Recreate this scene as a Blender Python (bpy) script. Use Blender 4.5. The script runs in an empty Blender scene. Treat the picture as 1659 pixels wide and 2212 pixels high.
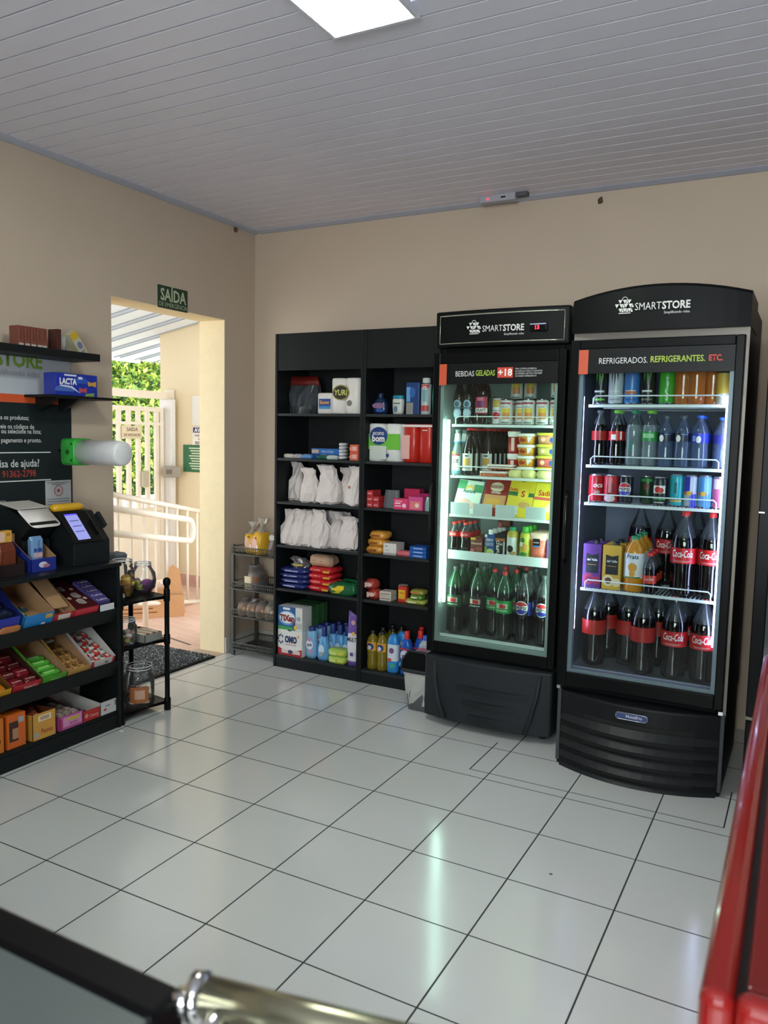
import bpy, math, random
from mathutils import Vector, Matrix, Euler
R_ = random.Random(7)
S = bpy.context.scene
COL = S.collection
PI = math.pi

# ---------------------------------------------------------------- camera, world, lights, exposure
cam_d = bpy.data.cameras.new('camera'); cam = bpy.data.objects.new('camera', cam_d); COL.objects.link(cam); S.camera = cam
YAW, PITCH, ROLL, FPX = math.radians(-28.2119), math.radians(-5.55409), math.radians(1.17768), 1714.56
fw = Vector((math.sin(YAW)*math.cos(PITCH), math.cos(YAW)*math.cos(PITCH), math.sin(PITCH)))
rt = Vector((math.cos(YAW), -math.sin(YAW), 0)); up = rt.cross(fw)
r2 = math.cos(ROLL)*rt + math.sin(ROLL)*up; u2 = -math.sin(ROLL)*rt + math.cos(ROLL)*up
mw = Matrix((( r2.x, u2.x, -fw.x, 3.2484), (r2.y, u2.y, -fw.y, -4.2243), (r2.z, u2.z, -fw.z, 1.42145), (0, 0, 0, 1)))
cam.matrix_world = mw
cam_d.sensor_fit = 'HORIZONTAL'; cam_d.sensor_width = 36; cam_d.lens = FPX/1659*36; cam_d.clip_start = 0.02
cam_d.dof.use_dof = True; cam_d.dof.focus_distance = 4.2; cam_d.dof.aperture_fstop = 7.0

S.view_settings.view_transform = 'Standard'; S.view_settings.look = 'None'
S.view_settings.gamma = 1; S.view_settings.use_curve_mapping = False
S.view_settings.exposure = 1.0
try:
    S.cycles.max_bounces = 10; S.cycles.transparent_max_bounces = 24; S.cycles.diffuse_bounces = 5
    S.cycles.glossy_bounces = 4; S.cycles.sample_clamp_indirect = 6.0
    S.cycles.use_denoising = True
except Exception: pass

W = bpy.data.worlds.new('sky'); S.world = W; W.use_nodes = True
bg = W.node_tree.nodes['Background']; bg.inputs[0].default_value = (0.86, 0.93, 1.0, 1); bg.inputs[1].default_value = 1.9

def lamp(name, kind, energy, loc, direction, color, **k):
    d = bpy.data.lights.new(name, kind); d.energy = energy; d.color = color
    for a, b in k.items(): setattr(d, a, b)
    o = bpy.data.objects.new(name, d); COL.objects.link(o); o.location = loc
    o.rotation_euler = Vector(direction).to_track_quat('-Z', 'Y').to_euler()
    return o
SUN = lamp('sun', 'SUN', 2.1, (-1, -2, 6), (-0.55, 0.55, -0.72), (1.0, 0.95, 0.85), angle=0.01)
FILL = lamp('added_fill_light', 'AREA', 78, (3.85, -6.57, 1.5), (.12, 1, .0), (0.92, 0.97, 1.0), shape='RECTANGLE', size=2.2, size_y=1.4)  # added area light behind the camera to lift the back wall
PANEL_STRENGTH = 24.0
LED1, LED2 = 13.0, 15.0

# ---------------------------------------------------------------- materials
def lin(c):
    if isinstance(c, str):
        c = [int(c[i:i+2], 16)/255 for i in (0, 2, 4)]
        return tuple(x/12.92 if x <= .04045 else ((x+.055)/1.055)**2.4 for x in c)
    return tuple(c)
MATS = {}
def mat(key, color='808080', rough=.5, metal=0, emit=0, var=.06, nscale=25, bump=0, clear=None, coat=0, spec=.5, ior=1.5):
    if key in MATS: return MATS[key]
    m = bpy.data.materials.new(key); m.use_nodes = True; n = m.node_tree; N = n.nodes; L = n.links
    b = N['Principled BSDF']; c = lin(color)
    b.inputs['Roughness'].default_value = rough; b.inputs['Metallic'].default_value = metal
    b.inputs['Specular IOR Level'].default_value = spec
    b.inputs['Base Color'].default_value = (*c, 1)
    if coat: b.inputs['Coat Weight'].default_value = coat; b.inputs['Coat Roughness'].default_value = .05
    if emit:
        b.inputs['Emission Color'].default_value = (*c, 1); b.inputs['Emission Strength'].default_value = emit
    if var or bump:
        tc = N.new('ShaderNodeTexCoord'); no = N.new('ShaderNodeTexNoise'); no.inputs['Scale'].default_value = nscale
        no.inputs['Detail'].default_value = 3; L.new(tc.outputs['Object'], no.inputs['Vector'])
        if var and not emit:
            mx = N.new('ShaderNodeMix'); mx.data_type = 'RGBA'
            mx.inputs[6].default_value = (*[x*(1-var) for x in c], 1); mx.inputs[7].default_value = (*[min(1, x*(1+var)) for x in c], 1)
            L.new(no.outputs['Fac'], mx.inputs[0]); L.new(mx.outputs[2], b.inputs['Base Color'])
        if bump:
            bp = N.new('ShaderNodeBump'); bp.inputs['Strength'].default_value = bump; bp.inputs['Distance'].default_value = .01
            L.new(no.outputs['Fac'], bp.inputs['Height']); L.new(bp.outputs[0], b.inputs['Normal'])
    if clear is not None:      # thin see-through film, glass or plastic: tinted transparency plus a Fresnel surface
        tr = N.new('ShaderNodeBsdfTransparent'); tr.inputs[0].default_value = (*c, 1)
        gl = N.new('ShaderNodeBsdfGlossy'); gl.inputs['Roughness'].default_value = rough; gl.inputs[0].default_value = (1, 1, 1, 1)
        fr = N.new('ShaderNodeFresnel'); fr.inputs[0].default_value = ior
        ms = N.new('ShaderNodeMixShader'); L.new(fr.outputs[0], ms.inputs[0]); L.new(tr.outputs[0], ms.inputs[1]); L.new(gl.outputs[0], ms.inputs[2])
        ms2 = N.new('ShaderNodeMixShader'); ms2.inputs[0].default_value = clear
        L.new(ms.outputs[0], ms2.inputs[1]); L.new(b.outputs[0], ms2.inputs[2])
        L.new(ms2.outputs[0], N['Material Output'].inputs[0])
    MATS[key] = m
    return m
def C(c, rough=.45, **k): return mat(f'print_{c}_{int(rough*100)}', c, rough, **k)

black = mat('black_laminate', '131718', .5, var=.1, nscale=40, spec=.25)
blackp = mat('black_plastic', '0b0d0e', .45, var=.1, spec=.14)
blackg = mat('black_gloss', '0b0d0e', .2, spec=.3)
greyp = mat('dark_grey_plastic', '2a2e30', .5, spec=.3)
white = mat('white_enamel', 'dfe4e2', .35)
chrome = mat('chrome', 'c8c8c8', .12, metal=1)
steelg = mat('bronze_grey_trim', '7d776d', .4, metal=.2)
glass = mat('door_glass', 'f0f6f4', .02, clear=.0, var=0, ior=1.36)
clearp = mat('clear_plastic', 'e4ecee', .08, clear=.04, var=0)
jarp = mat('jar_plastic', 'f4f7f8', .05, clear=.03, var=0, ior=1.35)
waterp = mat('blue_tinted_plastic', 'b4c8e4', .08, clear=.10, var=0)
greenp = mat('green_tinted_plastic', '5aa070', .08, clear=.2, var=0)
film = mat('clear_film', 'dddddd', .2, clear=.16, var=0)
cola = mat('dark_cola', '0a0505', .07, coat=.6)
beerg = mat('brown_glass', '140c07', .06, coat=.5)
darkgreen = mat('dark_green_glass', '0a130e', .06, coat=.5)
card = mat('raw_cardboard', 'a5805a', .8, bump=.05)
cardw = mat('white_card', 'c9c8c2', .7)
paper = mat('white_paper', 'e6e0da', .75)
alu = mat('aluminium', 'b9bcbf', .25, metal=.9)

# ---------------------------------------------------------------- mesh builder
class MB:
    def __init__(s): s.v = []; s.f = []; s.m = []; s.s = []
    def add(s, vs, fs, mi=0, sm=False, M=None):
        o = len(s.v)
        s.v += [tuple(M @ Vector(v)) for v in vs] if M is not None else [tuple(v) for v in vs]
        for i, f in enumerate(fs):
            s.f.append(tuple(o+j for j in f)); s.m.append(mi[i] if isinstance(mi, (list, tuple)) else mi); s.s.append(sm)
        return s
    def box(s, x0, x1, y0, y1, z0, z1, mi=0, M=None):
        return s.add([(x0,y0,z0),(x1,y0,z0),(x1,y1,z0),(x0,y1,z0),(x0,y0,z1),(x1,y0,z1),(x1,y1,z1),(x0,y1,z1)],
              [(0,3,2,1),(4,5,6,7),(0,1,5,4),(1,2,6,5),(2,3,7,6),(3,0,4,7)], mi, False, M)
    def lathe(s, prof, mi=0, seg=24, cx=0, cy=0, sm=True, M=None):
        vs = []; fs = []; ms = []
        for r, z in prof:
            for k in range(seg):
                a = 2*PI*k/seg; vs.append((cx+r*math.cos(a), cy+r*math.sin(a), z))
        for i in range(len(prof)-1):
            for k in range(seg):
                k2 = (k+1) % seg
                fs.append((i*seg+k, i*seg+k2, (i+1)*seg+k2, (i+1)*seg+k)); ms.append(mi[i] if isinstance(mi, (list, tuple)) else mi)
        return s.add(vs, fs, ms, sm, M)
    def tube(s, pts, r, mi=0, seg=8, closed=False, M=None):
        P = [Vector(p) for p in pts]; n = len(P); vs = []; prev = None
        for i, p in enumerate(P):
            if closed: t = (P[(i+1) % n]-P[i-1])
            else: t = (P[min(i+1, n-1)]-P[max(i-1, 0)])
            t.normalize()
            ref = Vector((0,0,1)) if abs(t.z) < .9 else Vector((1,0,0))
            if prev is None: a = t.cross(ref).normalized()
            else: a = (prev - t*prev.dot(t)).normalized()
            prev = a; b = t.cross(a)
            for k in range(seg):
                w = 2*PI*k/seg; vs.append(p+a*(r*math.cos(w))+b*(r*math.sin(w)))
        fs = []
        for i in range(n if closed else n-1):
            j = (i+1) % n
            for k in range(seg):
                k2 = (k+1) % seg; fs.append((i*seg+k, i*seg+k2, j*seg+k2, j*seg+k))
        if not closed: fs += [tuple(range(seg))[::-1], tuple((n-1)*seg+k for k in range(seg))]
        return s.add(vs, fs, mi, True, M)
    def prism(s, poly, axis, a, b, mi=0, M=None, sm=False):
        n = len(poly)
        def P(u, v, w): return {'x': (w, u, v), 'y': (u, w, v), 'z': (u, v, w)}[axis]
        vs = [P(u, v, a) for u, v in poly]+[P(u, v, b) for u, v in poly]
        fs = [tuple(range(n))[::-1], tuple(range(n, 2*n))]+[(i, (i+1) % n, n+(i+1) % n, n+i) for i in range(n)]
        return s.add(vs, fs, mi, sm, M)
    def loft(s, rings, mi=0, seg=20, sm=True, jit=0, rnd=None, M=None, caps=True):
        vs = []; fs = []; ms = []
        for z, rx, ry, cx, cy, p in rings:
            for k in range(seg):
                a = 2*PI*(k+.5)/seg; c, d = math.cos(a), math.sin(a)
                x = cx+rx*math.copysign(abs(c)**(2/p), c); y = cy+ry*math.copysign(abs(d)**(2/p), d); j = (rnd or R_)
                if jit: x += j.uniform(-jit, jit); y += j.uniform(-jit, jit); zz = z+j.uniform(-jit, jit)*.6
                else: zz = z
                vs.append((x, y, zz))
        n = len(rings)
        for i in range(n-1):
            for k in range(seg):
                k2 = (k+1) % seg; fs.append((i*seg+k, i*seg+k2, (i+1)*seg+k2, (i+1)*seg+k)); ms.append(mi[i] if isinstance(mi, (list, tuple)) else mi)
        if caps:
            fs += [tuple(range(seg))[::-1], tuple((n-1)*seg+k for k in range(seg))]; ms += [ms[0], ms[-1]]
        return s.add(vs, fs, ms, sm, M)
    def rect(s, x0, x1, z0, z1, y, mi=0, wrap=None, M=None, nx=None):
        """flat or cylinder-wrapped patch facing -Y; wrap = cylinder radius"""
        n = nx or (8 if wrap else 1); vs = []
        for i in range(n+1):
            x = x0+(x1-x0)*i/n
            px, py = (wrap*math.sin(x/wrap), -wrap*math.cos(x/wrap)) if wrap else (x, y)
            vs += [(px, py, z0), (px, py, z1)]
        return s.add(vs, [(2*i, 2*i+2, 2*i+3, 2*i+1) for i in range(n)], mi, bool(wrap), M)
    def disc(s, cx, cz, r, y, mi=0, wrap=None, a0=0, a1=360, rz=None, n=20, M=None, rings=3):
        vs = []; fs = []; rz = rz or r
        def put(x, z): vs.append((wrap*math.sin(x/wrap), -wrap*math.cos(x/wrap), z) if wrap else (x, y, z))
        put(cx, cz)
        for q in range(1, rings+1):
            for k in range(n+1):
                a = math.radians(a0+(a1-a0)*k/n); put(cx+r*q/rings*math.cos(a), cz+rz*q/rings*math.sin(a))
        for k in range(n): fs.append((0, 1+k, 2+k))
        for q in range(rings-1):
            for k in range(n):
                a = 1+q*(n+1)+k; fs.append((a, a+n+1, a+n+2, a+1))
        return s.add(vs, fs, mi, bool(wrap), M)
    def out(s, name, mats, parent=None, loc=(0,0,0), bev=0, rz=0, label=None, sub=0):
        me = bpy.data.meshes.new(name); me.from_pydata(s.v, [], s.f)
        for m in (mats if isinstance(mats, (list, tuple)) else [mats]): me.materials.append(m)
        me.polygons.foreach_set('material_index', s.m); me.polygons.foreach_set('use_smooth', s.s); me.update()
        o = bpy.data.objects.new(name, me); COL.objects.link(o); o.location = loc; o.rotation_euler = (0, 0, rz)
        if parent: o.parent = parent
        if bev:
            b = o.modifiers.new('bevel', 'BEVEL'); b.width = bev; b.segments = 2; b.limit_method = 'ANGLE'
        if label: o['label'] = label
        return o
def tag(o, label, cat, group=None, kind=None):
    o['label'] = label; o['category'] = cat
    if group: o['group'] = group
    if kind: o['kind'] = kind
    return o
def struct(o): o['kind'] = 'structure'; return o
def thing(name, label, cat, loc=(0,0,0), rz=0, group=None):
    o = bpy.data.objects.new(name, None); COL.objects.link(o); o.location = loc; o.rotation_euler = (0, 0, rz); o.empty_display_size = .05
    return tag(o, label, cat, group)
def B(*a, **k): return MB().box(*a, **k)
TXT = {}
def text(s, size, m, parent, loc=(0,0,0), rz=0, wrap=None, bold=0, align='CENTER', name='lettering', rot=0, sx=1, rx=0, shear=0, fit=None):
    """lettering facing -Y; loc is the middle of its baseline; wrap bends it round a cylinder of that radius"""
    key = (s, size, wrap, bold, align, rot, sx, shear, fit)
    if key not in TXT:
        c = bpy.data.curves.new('t', 'FONT'); c.body = s; c.size = size; c.offset = bold*size; c.align_x = align; c.resolution_u = 2; c.shear = shear
        c.space_character = 1.0
        o = bpy.data.objects.new('t', c); COL.objects.link(o); bpy.context.view_layer.update()
        me = bpy.data.meshes.new_from_object(o.evaluated_get(bpy.context.evaluated_depsgraph_get())); bpy.data.objects.remove(o); bpy.data.curves.remove(c)
        cr, sr = math.cos(rot), math.sin(rot)
        if fit:
            xs = [v.co.x for v in me.vertices]; sx = fit/(max(xs)-min(xs))
        for v in me.vertices:
            x, z = v.co.x*sx, v.co.y; x, z = x*cr-z*sr, x*sr+z*cr
            v.co = (wrap*math.sin(x/wrap), -wrap*math.cos(x/wrap), z) if wrap else (x, 0, z)
        me.materials.clear(); TXT[key] = me
    me = TXT[key]
    if not me.materials: me.materials.append(m)
    elif me.materials[0] != m: me = me.copy(); me.materials.clear(); me.materials.append(m)
    me.name = name
    o = bpy.data.objects.new(name, me); COL.objects.link(o); o.location = loc; o.rotation_euler = (rx, 0, rz)
    if parent: o.parent = parent
    return o
def dup(root, loc, label, rz=None, group=None):
    r = root.copy(); COL.objects.link(r); r.location = loc; r['label'] = label
    if rz is not None: r.rotation_euler = (0, 0, rz)
    if group: r['group'] = group
    for ch in list(root.children):
        c = ch.copy(); COL.objects.link(c); c.parent = r
        for g in list(ch.children):
            d = g.copy(); COL.objects.link(d); d.parent = c
    return r
ORD = ['front', 'second', 'third', 'fourth', 'fifth', 'sixth', 'seventh', 'eighth']
def rowback(root, n, dy, what, group, dx=0):
    """n copies behind root, one behind the other; root is the front one"""
    l = Vector(root.location); root['group'] = group
    for i in range(1, n): dup(root, (l.x+dx*i, l.y+dy*i, l.z), f'{what}, {ORD[i]} in its row', group=group)
# ---------------------------------------------------------------- setting: room
CZ = 2.70
wallm = mat('beige_wall_paint', 'c4b29d', .85, var=.05, nscale=3, bump=.04)
def tile_mat():
    m = bpy.data.materials.new('white_floor_tile'); m.use_nodes = True; n = m.node_tree; N = n.nodes; L = n.links
    b = N['Principled BSDF']; b.inputs['Specular IOR Level'].default_value = .85; tc = N.new('ShaderNodeTexCoord'); sp = N.new('ShaderNodeSeparateXYZ'); L.new(tc.outputs['Object'], sp.inputs[0])
    def line(out, size, off, w):
        a = N.new('ShaderNodeMath'); a.operation = 'ADD'; a.inputs[1].default_value = -off; L.new(out, a.inputs[0])
        d = N.new('ShaderNodeMath'); d.operation = 'DIVIDE'; d.inputs[1].default_value = size; L.new(a.outputs[0], d.inputs[0])
        p = N.new('ShaderNodeMath'); p.operation = 'PINGPONG'; p.inputs[1].default_value = .5; L.new(d.outputs[0], p.inputs[0])
        l = N.new('ShaderNodeMath'); l.operation = 'LESS_THAN'; l.inputs[1].default_value = w/size; L.new(p.outputs[0], l.inputs[0]); return l
    gx = line(sp.outputs[0], .34, .4268, .0026); gy = line(sp.outputs[1], .3342, .1326, .0024)
    mx = N.new('ShaderNodeMath'); mx.operation = 'MAXIMUM'; L.new(gx.outputs[0], mx.inputs[0]); L.new(gy.outputs[0], mx.inputs[1])
    no = N.new('ShaderNodeTexNoise'); no.inputs['Scale'].default_value = 1.7; no.inputs['Detail'].default_value = 5; L.new(tc.outputs['Object'], no.inputs['Vector'])
    c1 = N.new('ShaderNodeMix'); c1.data_type = 'RGBA'; c1.inputs[6].default_value = (*lin('c2c6c4'), 1); c1.inputs[7].default_value = (*lin('cdd0ce'), 1); L.new(no.outputs['Fac'], c1.inputs[0])
    c2 = N.new('ShaderNodeMix'); c2.data_type = 'RGBA'; c2.inputs[7].default_value = (*lin('1d1f1f'), 1); L.new(c1.outputs[2], c2.inputs[6]); L.new(mx.outputs[0], c2.inputs[0])
    L.new(c2.outputs[2], b.inputs['Base Color'])
    rr = N.new('ShaderNodeMapRange'); rr.inputs[3].default_value = .10; rr.inputs[4].default_value = .19; L.new(no.outputs['Fac'], rr.inputs[0])
    r2_ = N.new('ShaderNodeMath'); r2_.operation = 'MAXIMUM'; L.new(rr.outputs[0], r2_.inputs[0]); L.new(mx.outputs[0], r2_.inputs[1]); L.new(r2_.outputs[0], b.inputs['Roughness'])
    n2 = N.new('ShaderNodeTexNoise'); n2.inputs['Scale'].default_value = 5; L.new(tc.outputs['Object'], n2.inputs['Vector'])
    bp = N.new('ShaderNodeBump'); bp.inputs['Strength'].default_value = .08; bp.inputs['Distance'].default_value = .01; L.new(n2.outputs['Fac'], bp.inputs['Height']); L.new(bp.outputs[0], b.inputs['Normal'])
    return m
XR, YF = 5.2, -6.6
struct(B(0, XR, YF, 0, -.1, 0).out('floor', tile_mat()))
struct(MB().box(-.2, XR+.2, 0, .2, -.1, 2.95).out('wall_back', wallm))
m = MB()      # left wall with the doorway: the rounded plaster reveal is part of it
m.box(-.2, 0, YF, -1.209, -.1, 2.95); m.box(-.2, 0, -.3, 0, -.1, 2.95); m.box(-.2, 0, -1.209, -.3, 2.11, 2.95)
struct(m.out('wall_left', wallm))
struct(B(XR, XR+.2, YF, 0, -.1, 2.95).out('wall_right', mat('charcoal_bounce_cut', '3a3836', .8)))  # dark tone made up to cut bounce and fridge door reflections
chw = mat('charcoal_bounce_cut', '3a3836', .8)
m = MB(); m.box(-.2, 2.72, YF-.2, YF, -.1, 2.95); m.box(5.0, XR+.2, YF-.2, YF, -.1, 2.95); m.box(2.72, 5.0, YF-.2, YF, -.1, .75); m.box(2.72, 5.0, YF-.2, YF, 2.3, 2.95)  # same darkened tone; opening made up for the added area light
struct(m.out('wall_front', chw))
m = MB(); m.box(2.72, 5.0, YF-.09, YF-.05, .75, .80); m.box(2.72, 5.0, YF-.09, YF-.05, 2.25, 2.30)
for x in (2.72, 3.83, 4.95): m.box(x, x+.05, YF-.09, YF-.05, .80, 2.25)
w1 = struct(m.out('added_window_1', alu)); B(2.73, 4.99, YF-.075, YF-.070, .76, 2.29).out('glass_pane', glass, w1)  # unseen window, invented to go with the added area light
ceilm = mat('white_pvc_plank', 'dedce8', .42, var=.04, nscale=2)
groove = mat('plank_groove', '2c2a2e', .8)
m = MB(); y = 0.0; pitch = .0948; k = 0
m.box(0, XR, YF, 0, CZ+.022, CZ+.06, 1)
y0 = -.88+9*pitch
y0 = -.027
yy = 0
while y0-k*pitch > YF+.05:
    a = y0-k*pitch; m.box(0, XR, a-pitch+.0075, a-.0015, CZ, CZ+.021, 0); k += 1
struct(m.out('ceiling', [ceilm, groove]))
trimm = mat('pvc_cornice', 'aeb2c0', .45)
struct(MB().prism([(0, 2.684), (.012, 2.684), (.045, CZ-.004), (.05, CZ+.001), (0, CZ+.001)], 'y', YF, 0, 0).out('trim_1', trimm))
struct(MB().prism([(0, 2.684), (-.012, 2.684), (-.045, CZ-.004), (-.05, CZ+.001), (0, CZ+.001)], 'x', 0.05, XR, 0).out('trim_2', trimm))
bbm = mat('baseboard_tile', 'b9b7ae', .3)
struct(B(0, .012, -.3, 0, 0, .105).out('baseboard_left', bbm, bev=.003))
struct(B(0.012, .43, -.012, 0, 0, .105).out('baseboard_back', bbm, bev=.003))
struct(B(-.22, 0.0, -1.209, -.3, -.099, .0015).out('trim_3', mat('door_sill', 'b7a394', .5)))

rv = mat('cream_reveal_warm_bounce', 'e6d4aa', .8, bump=.03)  # warm bounced daylight put into the reveal colour
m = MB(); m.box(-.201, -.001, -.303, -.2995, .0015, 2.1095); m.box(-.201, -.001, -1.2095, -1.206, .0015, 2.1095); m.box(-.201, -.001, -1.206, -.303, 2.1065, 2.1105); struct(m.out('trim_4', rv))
# tape outline on the floor
tp = mat('black_floor_tape', '26282a', .6)
m = MB(); x0, x1, ya, yb = 2.036, 3.05, -1.143, -.8; w = .0035
m.box(x0, x1, ya, ya+w, .0, .0006); m.box(x0, x0+w*1.4, ya, yb, .0, .0006); m.box(x1-w*1.4, x1, ya, yb, .0, .0006)
tag(m.out('floor_tape', tp), 'thin dark rectangular outline on the white tiles in front of the tall fridges', 'floor marking')

sc = MB().loft([(0, .012, .006, 0, 0, 2), (.004, .014, .007, 0, 0, 2), (.006, .006, .004, .004, 0, 2)], 0, 10, jit=.002, rnd=random.Random(2)).out('paper_scrap', mat('scrap_white', 'dcdcd4', .5), loc=(.455, -1.60, .0005)); tag(sc, 'tiny white scrap on the tiles at the foot of the snack shelf', 'litter')
sc = MB().loft([(0, .006, .002, 0, 0, 2), (.002, .005, .002, 0, 0, 2)], 0, 8).out('dark_crumb', mat('crumb_dark', '1c1c1c', .8), loc=(2.582, -1.775, .0005)); tag(sc, 'tiny dark crumb lying on the tiles in front of the tall fridges', 'litter')
# ceiling lamp
def ceiling_lamp(cx, y1, label, L_=1.2):
    t = thing('ceiling_light_panel', label, 'ceiling light', (cx, y1-L_/2, CZ))
    w, h = .155, L_/2; f = .016
    m = MB(); m.box(-w, w, h-f, h, -.02, 0); m.box(-w, w, -h, -h+f, -.02, 0); m.box(-w, -w+f, -h+f, h-f, -.02, 0); m.box(w-f, w, -h+f, h-f, -.02, 0)
    m.out('frame', mat('lamp_frame', 'cfd0d8', .4), t, bev=.002)
    B(-w+f, w-f, -h+f, h-f, -.017, -.006).out('diffuser', mat('lamp_diffuser', 'f4faf2', .5, emit=PANEL_STRENGTH), t)
ceiling_lamp(1.962, -1.945, 'bright rectangular light panel on the slatted ceiling, cut by the top edge of the photo', .62)
ceiling_lamp(3.2, -5.0, 'added unseen rectangular light panel on the ceiling behind the viewer', 1.2)  # second panel is made up, added to light the room

t = thing('emergency_light', 'slim white box with red indicator at the top of the back wall', 'emergency light', (1.695, -.11, CZ))
m = MB(); m.box(-.098, .098, -.024, .03, -.036, 0); m.out('housing', mat('emergency_white', 'a9a7b0', .5), t, bev=.003)
B(-.058, -.048, -.0255, -.02, -.024, -.016).out('indicator', mat('red_led', 'ff2030', .4, emit=3), t, label='red indicator lamp')
B(.02, .045, -.0255, -.023, -.022, -.015).out('switch', blackp, t)
B(.1, .16, -.012, .02, -.02, 0).out('cable_clip', mat('grey_clip', '55535a', .6), t)
nest = mat('dried_mud', '5b4632', .95, bump=.3)
for loc, lb in (((.006, -.207, 2.672), 'small brown mud nest on the left wall near the room corner'), ((2.206, -.006, 2.642), 'small brown mud nest high on the back wall above the fridges')):
    m = MB(); m.loft([(-.016, .006, .006, 0, 0, 2), (-.008, .013, .012, .002, 0, 2), (.006, .011, .01, 0, 0, 2), (.016, .004, .004, .004, 0, 2)], jit=.003, seg=10)
    o = m.out('mud_nest', nest, loc=loc); tag(o, lb, 'insect nest')

# exit sign
t = thing('exit_sign', 'dark green emergency exit sign above the doorway', 'sign', (.004, -.757, 2.163), PI/2)
B(-.118, .118, -.002, .003, -.062, .062).out('sign_plate', C('1c3a26', .4), t, bev=.001)
pale = C('b9c4a4', .6)
text('SAÍDA', .092, pale, t, (0, -.003, -.018), bold=.025, fit=.205); text('DE EMERGÊNCIA', .034, pale, t, (0, -.003, -.052), sx=.88)

# ---------------------------------------------------------------- outdoors
pav = bpy.data.materials.new('pink_stone_paving'); pav.use_nodes = True; n = pav.node_tree; N = n.nodes; L = n.links
b = N['Principled BSDF']; b.inputs['Roughness'].default_value = .8
tc = N.new('ShaderNodeTexCoord'); br = N.new('ShaderNodeTexBrick'); br.inputs['Scale'].default_value = 1
br.inputs['Brick Width'].default_value = .34; br.inputs['Row Height'].default_value = .085; br.inputs['Mortar Size'].default_value = .004
br.inputs['Color1'].default_value = (*lin('dcb8a4'), 1); br.inputs['Color2'].default_value = (*lin('d2b09c'), 1); br.inputs['Mortar'].default_value = (*lin('d8c3b2'), 1)
mp = N.new('ShaderNodeMapping'); mp.inputs['Rotation'].default_value = (0, 0, .25); L.new(tc.outputs['Object'], mp.inputs[0]); L.new(mp.outputs[0], br.inputs['Vector'])
b2 = N.new('ShaderNodeTexBrick'); b2.inputs['Brick Width'].default_value = .5; b2.inputs['Row Height'].default_value = .085; b2.inputs['Mortar Size'].default_value = 0.0; b2.inputs['Scale'].default_value = 1; b2.inputs['Bias'].default_value = -.35
b2.inputs['Color1'].default_value = (0, 0, 0, 1); b2.inputs['Color2'].default_value = (1, 1, 1, 1); L.new(mp.outputs[0], b2.inputs['Vector'])
wv = N.new('ShaderNodeMath'); wv.operation = 'GREATER_THAN'; wv.inputs[1].default_value = .55; L.new(b2.outputs[0], wv.inputs[0])
sp = N.new('ShaderNodeSeparateXYZ'); L.new(mp.outputs[0], sp.inputs[0])
pp = N.new('ShaderNodeMath'); pp.operation = 'DIVIDE'; pp.inputs[1].default_value = .17; L.new(sp.outputs[1], pp.inputs[0])
p2 = N.new('ShaderNodeMath'); p2.operation = 'FRACT'; L.new(pp.outputs[0], p2.inputs[0])
p3 = N.new('ShaderNodeMath'); p3.operation = 'LESS_THAN'; p3.inputs[1].default_value = .13; L.new(p2.outputs[0], p3.inputs[0])
p4 = N.new('ShaderNodeMath'); p4.operation = 'MULTIPLY'; L.new(p3.outputs[0], p4.inputs[0]); L.new(wv.outputs[0], p4.inputs[1])
mx = N.new('ShaderNodeMix'); mx.data_type = 'RGBA'; mx.inputs[7].default_value = (*lin('6c5a4e'), 1); L.new(br.outputs[0], mx.inputs[6]); L.new(p4.outputs[0], mx.inputs[0]); L.new(mx.outputs[2], b.inputs['Base Color'])
struct(B(-3.2, -.2, -3.5, 3.2, -.1, -.001).out('floor_2', pav))
struct(B(-9, -3.2, -5, 6, -.2, -.03).out('floor_3', mat('concrete_street', 'b5aea4', .85)))
outw = mat('cream_outdoor_paint', 'e3d3b0', .8, var=.04, nscale=2, bump=.03)
struct(B(-2.08, -.2, 1.3, 1.5, -.1, 2.75).out('wall_2', outw))
stone = mat('pink_stone_skirting', 'c0988a', .8, var=.25, nscale=14)
struct(B(-2.08, -.2, 1.285, 1.3, 0, .10).out('baseboard_2', stone))

# patio roof of white sheet with ribs
roofm = mat('white_roof_sheet', 'd9dfe4', .45)
t = thing('patio_roof', 'white ribbed sheet roof over the porch seen through the doorway', 'roof', (-.2, 0, 2.62))
m = MB(); poly = []; y = -3.0; sl = .12
while y < 1.9:
    m.prism([(y, 0), (y+.18, 0), (y+.205, .05), (y+.245, .05), (y+.27, 0), (y+.27, .008), (y+.25, .058), (y+.2, .058), (y+.175, .008), (y, .008)], 'x', -2.75, 0); y += .27
y = -3.0; sl = .18
while y < 1.9: m.box(-2.75, 0, y-.012, y-.003, -.004, .0, 1); m.box(-2.75, 0, y+.178, y+.186, -.006, .0, 1); y += .27
o = m.out('roof_sheet', [roofm, mat('roof_seam', '8f9aa8', .5)], t); o.rotation_euler = (0, -sl, 0)
B(-2.72, -2.68, -3.0, 1.85, -.03, .01).out('eave_beam', mat('white_beam', 'e6e4dc', .5), t, loc=(0, 0, -.49))

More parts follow.
